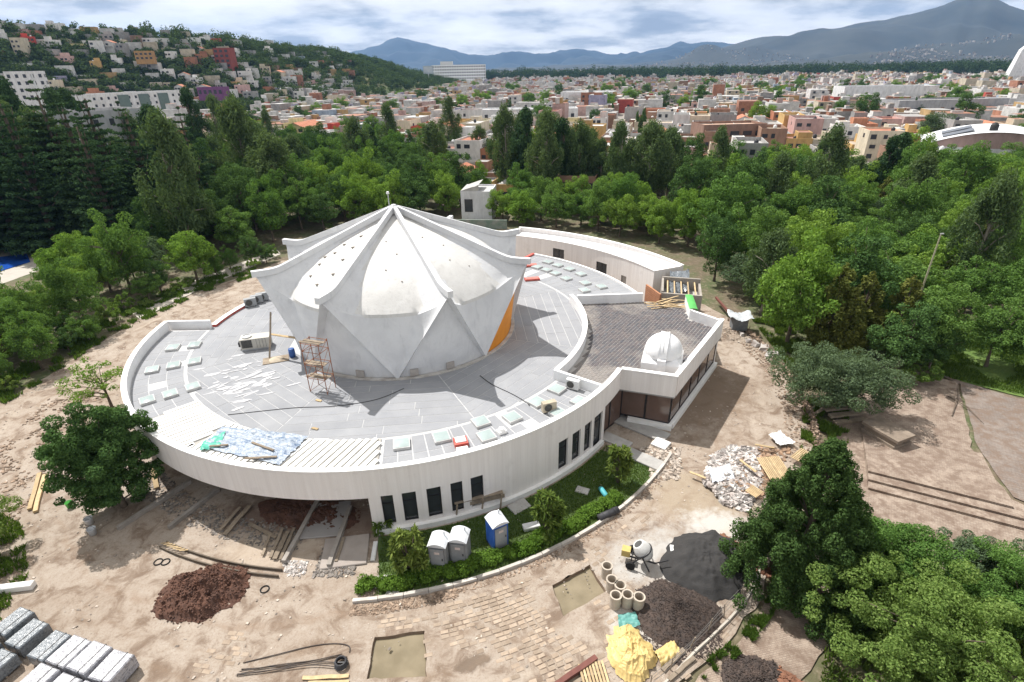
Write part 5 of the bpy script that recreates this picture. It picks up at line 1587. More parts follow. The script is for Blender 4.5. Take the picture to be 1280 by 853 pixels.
pa, pb = along(-70, 135, 165), along(142, 136, 178)
mid = (pa + pb) / 2
block('apartment_block', 'big grey apartment block behind the tall firs', (mid.x, mid.y + 6, 0), math.atan2(pb.y - pa.y, pb.x - pa.x), (pb - pa).length, 14, pb.z - .8, (.42, .42, .43), 5, 9, side_cols=2, ww=.30, wh=.36)
p = along(28, 135, 168); t = thing('roof_mast', 'pale slanting mast on the roof of the grey apartment block', 'mast', (p.x, p.y + 6, pb.z - .9)); MB().tube([(0, 0, 0), (0, 0, 9)], .18, 8).build('pole', M('mast_white', (.7, .7, .7), None, 1, .5), t); MB().box((0, 0, .15), (1.0, 1.0, .3)).build('foot', house_m, t, color=(.5, .5, .5))
p = along(268, 118, 430); block('purple_building', 'purple walled building at the foot of the wooded hill', (p.x, p.y, max(0, p.z - 1)), -.1, 17, 8, 4.5, (.17, .07, .17), 1, 5)
p = along(284, 82, 560); block('red_tower_house', 'tall dark red apartment house among the hillside houses', (p.x, p.y, p.z - 2), -.1, 13, 10, 14, (.26, .07, .055), 4, 3)
p = along(182, 72, 540); block('ochre_house', 'wide ochre house terrace on the hillside', (p.x, p.y, p.z - 2), .3, 12, 8, 5.5, (.42, .25, .11), 2, 4)
p = at(655, 152); block('white_warehouse', 'long low white warehouse roof among the city houses', (p.x, p.y, 0), -.03, 62, 16, 6.5, (.66, .66, .66), 1, 10, roofc=(.74, .74, .74), ww=.3, wh=.3)
p = at(735, 133); block('white_warehouse', 'square white hall with bare walls among the city houses', (p.x, p.y, 0), GA, 40, 24, 10, (.70, .70, .70), 1, 4, roofc=(.7, .7, .7), ww=.15, wh=.2)
p = at(1100, 132); block('white_warehouse', 'wide bare white wall hall beside two green street trees', (p.x, p.y, 0), GA * .5, 60, 20, 12, (.68, .68, .68), 1, 4, roofc=(.5, .5, .5), ww=.1, wh=.15)
p = at(1172, 148); block('grey_hall', 'long bare grey concrete wall of a hall among the houses', (p.x, p.y, 0), .05, 60, 16, 9, (.36, .36, .37), 1, 3, ww=.08, wh=.2)
p = at(905, 192); block('brick_building', 'wide brown brick building with a dark glazed top floor facing the park', (p.x, p.y, 0), .06, 22, 12, 9.5, (.27, .17, .13), 2, 5, roofc=(.5, .34, .26), ww=.7, wh=.3)
# white house behind the dome
p = at(600, 272); wh_ = thing('white_house', 'tall plain white house with small lean-to roof behind the dome', 'house', (p.x, p.y, 0), -.12)
house_shell(6.4, 7.5, 6.0, .3).build('wall', house_m, wh_, color=(.66, .66, .68))
MB().box((0, 0, 5.95), (6, 7, .2)).build('roof', roofc_m, wh_, color=(.5, .5, .5))
MB().add([(-3.2, -3.7, 6.35), (.6, -3.7, 7.6), (.6, 2.5, 7.6), (-3.2, 2.5, 6.35)], [(0, 1, 2, 3)]).add([(-3.2, -3.65, 6.3), (.6, -3.65, 6.3), (.6, -3.65, 7.5)], [(0, 1, 2)]).build('lean_to_roof', M('grey_sheet', (.45, .44, .42), None, 1, .7), wh_)
o = link('window', unit_win, wh_, loc=(-1.6, -3.75, 3.4)); o.scale = (1.7, .16, 2.6)
MB().box((0, -9, .9), (14, .3, 1.8)).build('garden_wall', M('garden_wall_green', (.16, .22, .18), (.3, .3, .28), .8, .9), wh_)
# arched hall
pa, pb = at(1188, 212), at(1345, 222)
mid = (pa + pb) / 2; L_ = 34.0
ah = thing('arched_hall', 'white arched sheet-metal roof hall with bare pale end wall and solar panels', 'building', (mid.x, mid.y + 9, 0), math.atan2(pb.y - pa.y, pb.x - pa.x))
MB().box((0, 0, 3.4), (L_, 26, 6.8)).build('wall', house_m, ah, color=(.52, .53, .55))
aroof = MB(); aroof.grid(lambda u, v: ((u - .5) * (L_ + 1), (v - .5) * 27, 6.85 + 4.2 * math.sin(math.pi * u) ** .9), 24, 4); ar_ = aroof.build('arched_roof', M('white_metal_roof', (.70, .71, .72), (.62, .63, .64), .3, .45), ah, True)
for s in (-1, 1):
    e = MB(); n = 20
    vs_ = [((i / n - .5) * L_, s * 13.02, 6.8) for i in range(n + 1)] + [((i / n - .5) * L_, s * 13.02, 6.82 + 4.15 * math.sin(math.pi * i / n) ** .9) for i in range(n + 1)]
    e.add(vs_, [(i, i + 1, n + 2 + i, n + 1 + i) for i in range(n)]).build('gable', house_m, ah, color=(.36, .26, .24))
for dx, dy in ((-9.5, -6), (-9.5, 3)):
    MB().box((dx, dy, 10.0), (7, 6, .12), 0, 0, Matrix.Rotation(-.30, 3, 'Y')).build('solar_panel', M('solar_panel', (.13, .14, .16), None, 1, .3), ah)
o = link('water_tank', tank_me, ah, loc=(-2, -8, 10.9), color=(.03, .03, .03)); o.scale = (1.6, 1.6, 1.6)
# white tower at the right edge
p = at(1262, 108); t = thing('white_tower', 'slender white tapering tower above the city roofs', 'tower', (p.x, p.y, 0), -.2)
mb = MB(); w0, w1 = 9.0, 5.0
mb.add([(-w0, -5, 0), (w0, -5, 0), (w0, 5, 0), (-w0, 5, 0), (-w1 + 3, -3, 36), (w1 + 3, -3, 46), (w1 + 3, 3, 46), (-w1 + 3, 3, 36)], [(0, 1, 5, 4), (1, 2, 6, 5), (2, 3, 7, 6), (3, 0, 4, 7), (4, 5, 6, 7)])
mb.build('shaft', house_m, t, color=(.74, .74, .74))
for k in range(7): MB().box((1.2 + k * .25, -4.75 + k * .25, 6 + k * 4.2), (5.4, .25, .5)).build('ledge', house_m, t, color=(.5, .5, .5))
# billboard
p = at(537, 112); t = thing('billboard', 'white billboard on a tall post beside the hospital block', 'billboard', (p.x, p.y, 0))
MB().tube([(0, 0, 0), (0, 0, 22)], .8, 8).build('post', M('mast_white', (.7, .7, .7)), t)
MB().box((0, 0, 27), (15, 1.2, 11)).build('panel', M('billboard_panel', (.50, .56, .62), (.40, .46, .54), .2, .6), t)
MB().box((0, -.66, 27), (12.5, .1, 7.5)).build('poster', M('billboard_sheet', (.66, .68, .70), (.50, .55, .62), .12, .6), t)
# street with parked cars
street_m = M('asphalt', (.075, .075, .08), (.11, .11, .115), .4, .9, .3, 8)
sa, sb = at(1030, 205), at(985, 165)
d_ = (sb - sa).normalized(); n_ = Vector((-d_.y, d_.x, 0)) * 4.2
MB().add([sa - n_ - d_ * 12, sa + n_ - d_ * 12, sb + n_ + d_ * 30, sb - n_ + d_ * 30], [(0, 1, 2, 3)]).build('street', street_m, kind='structure').location.z = .06
tyre_m = M('tyre', (.02, .02, .02), None, 3, .9)
def car(loc, rz, col, label):
    t = thing('parked_car', label, 'car', loc, rz, 'cars parked in the street by the park')
    paint = Mobj('car_paint', .35, 1, .05)
    b = MB(); b.prism([(-2.1, -.85), (2.1, -.85), (2.1, .85), (-2.1, .85)], .35, .85); b.build('body', paint, t, color=col)
    c = MB(); c.add([(-1.5, -.8, .85), (1.15, -.8, .85), (1.15, .8, .85), (-1.5, .8, .85), (-1.0, -.68, 1.42), (.45, -.68, 1.42), (.45, .68, 1.42), (-1.0, .68, 1.42)], [(0, 1, 5, 4), (1, 2, 6, 5), (2, 3, 7, 6), (3, 0, 4, 7)]); cb_ = c.build('cabin_glass', win_m, t)
    MB().box((-.28, 0, 1.45), (1.5, 1.38, .05)).build('roof', paint, t, color=col)
    for sx in (-1.3, 1.3):
        for sy in (-.8, .8): MB().tube([(sx, sy - .1, .32), (sx, sy + .1, .32)], .32, 12).build('wheel', tyre_m, t)
for k, (f_, side, col, lab) in enumerate(((.15, 2.6, (.7, .7, .7), 'white car parked at the park end of the street'), (.42, 2.7, (.62, .62, .64), 'silver car parked in the middle of the street'), (.60, -2.7, (.12, .13, .16), 'dark car parked across the street from the silver one'), (.85, 2.6, (.68, .68, .66), 'white car parked at the far end of the street'))):
    q = sa.lerp(sb, f_) + n_.normalized() * side
    car((q.x, q.y, .07), math.atan2(d_.y, d_.x), col, lab)
# blue swimming pool by the firs
pool = P2((-60, 336), (0, 322), (34, 318), (38, 328), (0, 340), (-60, 356))
rim = P2((-80, 345), (0, 312), (46, 310), (50, 338), (0, 356), (-80, 380))
sheet('pool_terrace', rim, M('pool_paving', (.46, .42, .37), (.38, .35, .31), .8), .02, 1.2, .1)
MB().prism(pool, .05, .12).build('water', mat_glass('pool_water', (.02, .10, .48), .1, .5), kind='structure')
# ================================================================== THINGS ON THE ROOF
steel_m = M('galvanised', (.55, .56, .57))
acw_m = M('ac_white', (.66, .66, .65), (.56, .56, .55), 2, .5)
grille_m = M('dark_grille', (.10, .095, .085), (.05, .05, .05), 8, .7)
wood_m = M('new_timber', (.50, .38, .22), (.40, .29, .165), 2.5, .85, .3, 14, obj=.2, stretch=(1, 1, 3))
oldwood_m = M('weathered_timber', (.30, .245, .185), (.20, .16, .12), 2.5, .9, .4, 14, obj=.2)
rust_m = M('rusty_tube', (.33, .13, .06), (.22, .09, .05), 5, .8)
grey_conc = M('precast_concrete', (.42, .41, .39), (.33, .315, .30), 1.6, .9, .3, 12, obj=.12)
plastic_white = M('white_plastic', (.68, .68, .67), (.60, .60, .59), 2, .5)
def rpt(x, y, z): p = at(x, y, z); return Vector((p.x, p.y, z))
p = rpt(322, 434, ZR + .02)
ac = thing('air_conditioner', 'large white rooftop air conditioner beside the folded dome', 'air conditioner', p, R(14))
MB().box((0, 0, .68), (2.7, 1.25, 1.05)).build('casing', M('ac_beige', (.52, .50, .45), (.44, .42, .37), 2, .6), ac)
for y in (-.5, .5): MB().box((0, y, .075), (2.7, .16, .15)).build('skid', steel_m, ac)
for k in range(4): MB().box((.15 + .28 * k, -.632, .7), (.02, .02, .95)).build('panel_seam', frame_m, ac)
MB().box((-.75, -.635, .72), (.95, .03, .8)).build('louvre', grille_m, ac)
fz = MB(); fz.lathe([(0, 0), (.42, 0), (.45, .12), (.38, .14), (.36, .05), (0, .05)], 20, (-.75, 0, 1.21)); fz.build('fan_guard', acw_m, ac)
MB().box((-1.5, .1, .5), (.28, .45, .45)).build('junction_box', frame_m, ac)
def condenser(px, py, z, rz, label, s=1.0, colm=acw_m):
    q = rpt(px, py, z)
    t = thing('air_conditioner', label, 'air conditioner', q, rz, None, s)
    MB().box((0, 0, .40), (.95, .38, .68)).build('casing', colm, t)
    MB().tube([(-.12, -.20, .40), (-.12, -.215, .40)], .27, 18).build('fan_guard', grille_m, t)
    for x in (-.35, .35): MB().box((x, 0, .03), (.08, .42, .06)).build('foot', frame_m, t)
condenser(686, 514, ZR + .02, R(20), 'small tan air conditioner among the skylights near the terrace wall', 1.2, M('ac_tan', (.46, .40, .30), None, 2, .6))
condenser(716, 486, ZR + .02, R(-30), 'small white air conditioner at the foot of the terrace wall', 1.2)
for i, (x, y) in enumerate(((314, 383), (322, 379), (329, 376))):
    condenser(x, y, ZR + .02, R(30), 'grey air conditioner in the row of three at the end of the red roof kerb', 1.35, M('ac_grey', (.33, .34, .35), None, 2, .6))
    bpy.data.objects[f'air_conditioner.{i + 3:03d}' if f'air_conditioner.{i + 3:03d}' in bpy.data.objects else 'air_conditioner']['group'] = 'three grey air conditioners by the red kerb'
# roof boxes
q = rpt(576, 555, ZR + .02); t = thing('roof_hatch', 'red roof hatch with a white lid between the front skylights', 'roof hatch', q, R(15)); MB().box((0, 0, .16), (1.0, .9, .32)).build('curb', red_m, t); MB().box((0, .05, .36), (.75, .62, .08)).build('lid', cap_m, t)
q = rpt(578, 565, ZR + .02); t = thing('roof_hatch', 'small white box with red sides near the front parapet', 'roof hatch', q, R(15)); MB().box((0, 0, .12), (.8, .4, .24)).build('curb', red_m, t); MB().box((0, 0, .27), (.84, .44, .06)).build('lid', cap_m, t)
q = rpt(627, 541, ZR + .02); t = thing('roof_vent', 'small white vent cap on the roof by the front parapet', 'vent', q, R(30)); MB().box((0, 0, .12), (.7, .5, .24)).build('base', cap_m, t); MB().lathe([(0, .45), (.2, .43), (.22, .24), (.14, .24)], 12).build('cap', cap_m, t)
for i, (x, y, w, lab) in enumerate(((665, 350, 1.9, 'red slab lying on the roof near the rear skylights'), (661, 333, 2.2, 'red slab at the rear edge of the roof'))):
    q = rpt(x, y, ZR + .02); t = thing('red_slab', lab, 'slab', q, R(10)); MB().box((0, 0, .12), (w, .9, .22)).build('body', red_m, t); MB().box((0, 0, .245), (w - .2, .7, .03)).build('panel', M('faded_red', (.50, .20, .17), None, 2, .8), t)
# scaffold tower against the dome
q = rpt(404, 487, ZR + .02)
SC = thing('scaffold_tower', 'rusty tube scaffold tower with plank decks against the white dome', 'scaffold', q, R(-18))
LV = [0.05, 1.35, 2.6, 3.85, 4.6]
for sx in (-.85, .85):
    for sy in (-.6, .6): MB().tube([(sx, sy, 0), (sx, sy, 4.7)], .035, 6).build('post', rust_m, SC)
for z in LV[1:]:
    b = MB()
    for sy in (-.6, .6): b.tube([(-.85, sy, z), (.85, sy, z)], .028, 5)
    for sx in (-.85, .85): b.tube([(sx, -.6, z), (sx, .6, z)], .028, 5)
    b.build('ledger', rust_m, SC)
b = MB()
for z0, z1 in zip(LV, LV[1:]):
    for sx in (-.85, .85):
        b.tube([(sx, -.6, z0), (sx, .6, z1)], .02, 5)
    b.tube([(-.85, -.6, z0), (.85, -.6, z1)], .02, 5)
b.build('brace', rust_m, SC)
for z in (1.42, 2.67, 4.65):
    for k in range(2): MB().box((rng.uniform(-.1, .1), -.38 + .36 * k, z), (2.0, .28, .05)).build('plank', oldwood_m, SC)
def plank(a, b, w, h, label, mat=None, name='plank', group=None, cat='plank', z=None):
    a, b = Vector(a), Vector(b)
    d = (b - a).to_2d(); L = d.length; n = Vector((-d.y, d.x)).normalized()
    mb = MB()
    segs = 5; r_ = random.Random(hash(label) % 1000 if False else int(abs(a.x * 31 + a.y * 17) * 10))
    vs = []
    for i in range(segs + 1):
        t = i / segs; c = a.lerp(b, t) + Vector((n.x, n.y, 0)) * r_.uniform(-.02, .02)
        ww = w * (1 + r_.uniform(-.05, .05)) / 2
        vs += [c + Vector((n.x * ww, n.y * ww, -h / 2)), c - Vector((n.x * ww, n.y * ww, h / 2)), c + Vector((-n.x * ww, -n.y * ww, h / 2)), c + Vector((n.x * ww, n.y * ww, h / 2))]
    fs_ = [(i * 4 + k, i * 4 + (k + 1) % 4, i * 4 + 4 + (k + 1) % 4, i * 4 + 4 + k) for i in range(segs) for k in range(4)] + [(3, 2, 1, 0), (segs * 4, segs * 4 + 1, segs * 4 + 2, segs * 4 + 3)]
    mb.add(vs, fs_)
    return mb.build(name, mat or wood_m, None, label=label, cat=cat, group=group)
def P3(x, y, z): return rpt(x, y, z)
pa = P3(337, 448, ZR + .1); plank(pa, pa + Vector((.55, 1.2, 4.2)), .22, .08, 'grey timber prop leaning against the overhanging dome edge', oldwood_m)
plank(P3(338, 418, 6.8), P3(380, 424, 7.0), .28, .06, 'pale board bridging from the timber prop to the scaffold', wood_m)
# mixing board, sheets and bucket beside the prop
q = rpt(345, 450, ZR + .03)
t = thing('mortar_board', 'board with a heap of fresh mortar on the roof by the prop', 'mortar board', q, R(20))
MB().box((0, 0, .03), (2.3, 1.3, .06)).build('board', oldwood_m, t)
hm = MB(); hm.lathe([(.62, .06), (.5, .13), (.3, .22), (.1, .27), (0, .28)], 14); hm.build('mortar', M('fresh_mortar', (.52, .45, .34), (.44, .38, .30), 3, .9, .5), t, True)
q = rpt(366, 446, ZR + .03); t = thing('bucket', 'blue plastic drum standing on the roof below the dome edge', 'drum', q); MB().lathe([(0, 0), (.28, 0), (.3, .4), (.28, .85), (.22, .88), (0, .88)], 14).build('body', M('blue_plastic', (.05, .12, .34), None, 2, .5), t, True); MB().lathe([(.29, .3), (.31, .33), (.29, .36)], 14).build('hoop', M('blue_plastic', (.05, .12, .34)), t)
for x, y, lab in ((395, 500, 'offcut board on the roof in front of the scaffold'), (390, 535, 'short pale offcut lying on the open roof')):
    a = P3(x, y, ZR + .06); plank(a, a + Vector((.5, -.2, 0)), .22, .06, lab)
# spilt white coating on the membrane
spl = MB(); r_ = random.Random(31)
for i in range(60):
    x, y = r_.gauss(300, 32), r_.gauss(478, 14)
    q = at(x, y, ZR)
    if math.hypot(q.x - C.x, q.y - C.y) > 19.5: continue
    n = 9; rx, ry = r_.uniform(.2, 1.1), r_.uniform(.06, .26); ang = R(35) + r_.uniform(-.3, .3)
    vs_ = []
    for k in range(n):
        a = 2 * math.pi * k / n; m_ = r_.uniform(.6, 1.1)
        u, v = rx * m_ * math.cos(a), ry * m_ * math.sin(a)
        vs_.append((q.x + u * math.cos(ang) - v * math.sin(ang), q.y + u * math.sin(ang) + v * math.cos(ang), ZR + .020 + .0006 * i))
    spl.add(vs_, [tuple(range(n))])
spl.build('white_coating', M('fresh_white_coating', (.55, .55, .56), (.42, .42, .44), 1, .7), kind='stuff', label='splashes of fresh white coating brushed over the grey roof', cat='paint')
# crumpled sheet on the ribbed roof
def cloth(name, corners, z, label, mat, amp, seed, n=36, cat='tarpaulin', base=None, ragged=.25):
    a, b, c, d = [at(x, y, z) for x, y in corners]
    def f(u, v):
        e = ragged * fnoise(u * 6, v * 6, 1, seed + 3)
        uu, vv = u + e * .12 * (u - .5) * 4 * 0 + (.03 * fnoise(v * 9, seed, 1) if u in (0, 1) else 0), v + (.03 * fnoise(u * 9, seed + 5, 1) if v in (0, 1) else 0)
        p = (a * (1 - uu) + b * uu) * (1 - vv) + (d * (1 - uu) + c * uu) * vv
        h = abs(fnoise(p.x, p.y, .9, seed)) * .8 + abs(fnoise(p.x + 3 * p.y, p.y, .55, seed + 7)) * .5
        return Vector((p.x, p.y, z + .03 + amp * h + (base(u, v) if base else 0)))
    return MB().grid(f, n, n).build(name, mat, None, True, label=label, cat=cat)
def mat_plastic_sheet():
    mt, t, b, out = new_mat('blue_white_plastic')
    geo = nn(t, 'ShaderNodeNewGeometry'); P = geo.outputs['Position']
    c = ramp(t, tnoise(t, P, 1.6, 6, .7, 1.2), [(.32, (.06, .10, .19)), (.42, (.15, .21, .30)), (.52, (.36, .40, .45)), (.60, (.13, .18, .26)), (.72, (.30, .34, .38))])
    t.links.new(c, b.inputs['Base Color']); b.inputs['Roughness'].default_value = .35; b.inputs['Specular IOR Level'].default_value = .5
    bump(t, b, tnoise(t, P, 6, 5, .7), .6, .08)
    return mt
sheet_m = mat_plastic_sheet()
cloth('plastic_sheet', ((278, 534), (386, 546), (350, 582), (252, 560)), ZR + .24, 'crumpled blue and white plastic sheet spread over the ribbed roof', sheet_m, .22, 3, 60)
cloth('plastic_sheet', ((255, 552), (283, 540), (275, 560), (250, 565)), ZR + .26, 'green plastic sheet corner bunched beside the blue one', M('green_plastic', (.05, .30, .22), (.10, .42, .32), 3, .4), .2, 9, 14)
for a, b, lab in (((315, 553), (342, 563), 'old board weighing down the blue plastic sheet, angled across it'), ((306, 573), (346, 571), 'old board along the lower edge of the blue plastic sheet'), ((262, 558), (285, 556), 'short board on the green end of the plastic sheet')):
    plank(P3(*a, ZR + .44), P3(*b, ZR + .44), .16, .06, lab, oldwood_m)

# ================================================================== GARDEN AND YARD
# portable toilets
tgrey = M('toilet_grey', (.27, .28, .29), (.22, .225, .235), 2, .6, obj=.1)
troof = M('toilet_roof', (.62, .64, .66), (.54, .56, .59), 1.5, .5)
tblue = M('toilet_blue', (.03, .11, .42), (.05, .14, .46), 1.5, .5)
def toilet(px, py, rz, body, label):
    p = at(px, py)
    t = thing('portable_toilet', label, 'portable toilet', (p.x, p.y, .06), rz, None, 1.0)
    w = 1.12
    MB().box((0, 0, .06), (w + .06, w + .06, .12)).build('base', frame_m, t)
    MB().box((0, .02, 1.12), (w, w - .04, 2.0)).build('cabin', body, t)
    for s in (-1, 1):
        b = MB()
        for k in range(5): b.box((s * (w / 2 + .012), -.4 + .2 * k, 1.1), (.03, .05, 1.85))
        b.build('side_ribs', body, t)
    d = MB().box((0, -w / 2 - .02, 1.05), (.86, .06, 1.75)).build('door', tgrey, t)
    MB().box((.33, -w / 2 - .065, 1.1), (.06, .04, .16)).build('latch', frame_m, d)
    MB().box((0, -w / 2 - .056, 1.62), (.34, .02, .18)).build('sign', M('toilet_sign', (.62, .55, .52), (.5, .4, .38), 9, .6), d)
    rf = MB(); n = 8; vs_ = []
    for i in range(n + 1):
        x = (i / n - .5) * (w + .10); z = 2.12 + .26 * math.cos(math.pi * (i / n - .5)) ** .8
        vs_ += [(x, -w / 2 - .06, z), (x, w / 2 + .06, z)]
    fs_ = [(2 * i, 2 * i + 2, 2 * i + 3, 2 * i + 1) for i in range(n)] + [tuple(2 * i for i in range(n, -1, -1)), tuple(2 * i + 1 for i in range(n + 1)), (0, 1, 2 * n + 1, 2 * n)]
    ro = rf.add(vs_, fs_).build('roof', troof, t)
    MB().tube([(.3, .3, 2.2), (.3, .3, 2.62)], .05, 8).build('vent_pipe', troof, ro)
toilet(551.5, 706, R(-9), tgrey, 'grey portable toilet with white roof, the one closer to the shrub')
toilet(576.5, 700, R(-9), tgrey, 'grey portable toilet with white roof, the one closer to the blue toilet')
toilet(622, 680, R(28), tblue, 'blue-sided portable toilet standing alone with its corner to the hedge')
# plank trestle by the wall
p = at(600, 640)
t = thing('trestle', 'rough plank trestle against the curved wall below the windows', 'trestle', (p.x, p.y, .03), R(17))
MB().box((0, .1, 1.28), (3.6, .32, .06)).build('board', oldwood_m, t); MB().box((.6, -.02, 1.0), (2.6, .05, .34)).build('board', oldwood_m, t)
for x in (-1.7, .2, 1.6):
    for y in (-.2, .35): MB().bar((x - .1, y, 0), (x + .05, y * .6, 1.26), .09).build('leg', oldwood_m, t)
def slab(px, py, w, d, h, rz, label, mat=None, name='concrete_slab', tilt=0.0, cat='slab'):
    p = at(px, py)
    mb = MB(); mb.box((0, 0, h / 2), (w, d, h), 0, 0, Matrix.Rotation(tilt, 3, 'X')); 
    b_ = .04; mb2 = MB()
    mb2.add([(-w / 2, -d / 2, 0), (w / 2, -d / 2, 0), (w / 2, d / 2, 0), (-w / 2, d / 2, 0), (-w / 2, -d / 2, h - b_), (w / 2, -d / 2, h - b_), (w / 2, d / 2, h - b_), (-w / 2, d / 2, h - b_), (-w / 2 + b_, -d / 2 + b_, h), (w / 2 - b_, -d / 2 + b_, h), (w / 2 - b_, d / 2 - b_, h), (-w / 2 + b_, d / 2 - b_, h)],
            [(0, 1, 5, 4), (1, 2, 6, 5), (2, 3, 7, 6), (3, 0, 4, 7), (4, 5, 9, 8), (5, 6, 10, 9), (6, 7, 11, 10), (7, 4, 8, 11), (8, 9, 10, 11)])
    o = mb2.build(name, mat or grey_conc, None, label=label, cat=cat, loc=(p.x, p.y, .03), rz=rz); o.rotation_euler = (tilt, 0, rz)
    return o
slab(649, 634, 1.5, 1.0, .12, R(35), 'bare concrete slab on the lawn against the curved wall', tilt=.1)
slab(664, 660, 1.2, .55, .28, R(15), 'white box lying on the lawn beside the long-leaved shrub', plastic_white, 'white_box', cat='box')
slab(728, 614, 1.0, .7, .10, R(-25), 'small pale slab lying on the shaded lawn', grey_conc)
slab(468, 690, .3, 1.6, .14, R(5), 'white post lying in the shade at the end of the lawn', plastic_white, 'white_post', cat='post')
slab(480, 727, 1.1, .9, .08, R(12), 'stepping slab leading through the end of the hedge')
slab(491, 741, .8, .7, .08, R(-8), 'stepping slab at the kerb by the end of the hedge')
slab(798, 535, 5.4, 1.5, .16, R(-40), 'long grey entrance slab beside the glazed block')
slab(826, 556, 1.3, 1.2, .17, R(-40), 'pale square slab at the end of the long entrance slab', cap_m)
slab(800, 573, 3.8, 1.3, .16, R(-40), 'grey entrance slab next to the leafy shrub')
slab(770, 552, 2.6, 1.2, .14, R(-40), 'grey slab against the wall at the tall entrance window')
p = at(754, 618); t = thing('gas_cylinder', 'turquoise cylinder lying on the lawn by the kerb', 'cylinder', (p.x, p.y, .22), R(110)); MB().tube([(-.55, 0, 0), (-.45, 0, 0), (.4, 0, 0), (.55, 0, 0)], [.12, .2, .2, .1], 14).build('body', M('turquoise', (.08, .38, .42), None, 3, .5), t, True); MB().tube([(.55, 0, 0), (.68, 0, 0)], .05, 8).build('valve', frame_m, t)
p = at(760, 646); t = thing('drum', 'black drum lying against the garden kerb', 'drum', (p.x, p.y, .26), R(28)); MB().tube([(-.85, 0, 0), (.85, 0, 0)], .26, 16).build('body', M('black_plastic', (.035, .035, .04), (.06, .06, .065), 2, .6), t, True)
for x in (-.5, 0, .5): MB().tube([(x - .03, 0, 0), (x + .03, 0, 0)], .28, 16).build('hoop', M('black_plastic', (.035, .035, .04)), t)

# paving stones showing through the dirt
pav_m = M('paving_stone', (.36, .29, .225), (.28, .215, .16), 2.2, .9, .5, 14, obj=.22)
pav_far = M('paving_stone_far', (.36, .29, .225), (.28, .215, .16), 2.2, .9, .5, 14, island=.22)
mb = MB(); b_ = .03
mb.add([(-.5, -.5, -1), (.5, -.5, -1), (.5, .5, -1), (-.5, .5, -1), (-.5, -.5, .4), (.5, -.5, .4), (.5, .5, .4), (-.5, .5, .4), (-.42, -.36, .5), (.42, -.36, .5), (.42, .36, .5), (-.42, .36, .5)], [(0, 1, 5, 4), (1, 2, 6, 5), (2, 3, 7, 6), (3, 0, 4, 7), (4, 5, 9, 8), (5, 6, 10, 9), (6, 7, 11, 10), (7, 4, 8, 11), (8, 9, 10, 11)])
pav_me = mb.mesh('paving_stone', pav_m)
PATH = link('paved_path', None, None, kind='structure')
cands = []
r_ = random.Random(8)
rad = 31.4
row = 0
while rad < 41.5:
    n_deg = math.degrees(.50 / rad)
    a = -100 + (row % 2) * n_deg / 2
    while a < -47:
        q = pol(rad, a)
        ok = not any(inpoly(q.x, q.y, densify([(z.x, z.y) for z in h], 9, 0)) for h in PITS)
        ok = ok and not any(min(math.hypot(q.x - z.x, q.y - z.y) for z in h) < .3 for h in PITS)
        dens = fnoise(q.x, q.y, .22, 7.7) + .22 * (1 - min(1, math.hypot(q.x - 1.0, q.y - 20.2) / 8)) * 3 - .18
        if a > -53 or a < -92: dens -= .15
        if ok and dens > 0 and r_.random() < .34 + .6 * dens and q.y > 15: cands.append((q.y, q.x, a, min(1, dens)))
        a += n_deg * r_.uniform(.98, 1.06)
    rad += .285; row += 1
cands.sort()
inner = 0
far_rows = []
for k, (y, x, a, dn) in enumerate(cands):
    for hpit in PITS:
        pass
    top = .038 * min(1, .35 + dn) + relief(x, y)
    if k < 300:
        o = link('paving_stone', pav_me, PATH, loc=(x, y, top - .03 + r_.uniform(-.008, .008)), rz=R(a + 90) + r_.uniform(-.06, .06)); o.scale = (.44 * r_.uniform(.85, 1.1), .235 * r_.uniform(.85, 1.08), .06)
    else: far_rows.append((x, y, top - .1, .44 * r_.uniform(.85, 1.1), .235, .1, R(a + 90) + r_.uniform(-.06, .06)))
if far_rows:
    v, f = boxes_np(far_rows); o = link('paving_stones', np_mesh('paving_stones', v, f, pav_far), PATH); o['kind'] = 'stuff'

# heaps
def heap(name, label, cx, cy, rx, ry, h, rot, mat, seed, rough=.10, cat='heap', flat=0.0, clods=0, clod_mat=None, clod_s=.12):
    nR, nA = 34, 80
    vs_ = [(0, 0, h)]
    g = random.Random(seed)
    def hz(x, y, q):
        base = h * max(0, (1 - q)) ** (1.0 - .4 * flat) if not flat else h * min(1, (1 - q) * (1.6 + flat))
        return base + rough * fnoise(x, y, 1.1, seed) * min(1, (1 - q) * 5) + rough * .5 * fnoise(x, y, 3.4, seed + 2) * min(1, (1 - q) * 5)
    for i in range(1, nR + 1):
        q = i / nR
        for k in range(nA):
            a = 2 * math.pi * k / nA
            e = 1 + .16 * fnoise(math.cos(a) * 2, math.sin(a) * 2, 1, seed + 4) + .05 * fnoise(math.cos(a) * 9, math.sin(a) * 9, 1, seed + 6)
            x, y = rx * q * e * math.cos(a), ry * q * e * math.sin(a)
            vs_.append((x, y, hz(x, y, q) - (.10 if i == nR else 0)))
    fs_ = [(0, 1 + k, 1 + (k + 1) % nA) for k in range(nA)]
    for i in range(nR - 1):
        o_ = 1 + i * nA
        fs_ += [(o_ + k, o_ + nA + k, o_ + nA + (k + 1) % nA, o_ + (k + 1) % nA) for k in range(nA)]
    t = thing(name, label, cat, (cx, cy, relief(cx, cy)), R(rot))
    MB().add(vs_, fs_).build('mass', mat, t, True)
    if clods:
        gg = np.random.default_rng(seed)
        idx = gg.integers(1, len(vs_), clods); pts = np.array(vs_)[idx] + gg.normal(0, .05, (clods, 3)) * [1, 1, .3]
        o = link('clods', stones_mesh('clods', pts, clod_s * gg.uniform(.4, 1.4, clods), clod_mat or mat, .8, seed), t); o['kind'] = 'stuff'
    return t
earth_m = M('red_earth', (.125, .062, .042), (.075, .042, .032), 1.6, .95, .9, 9)
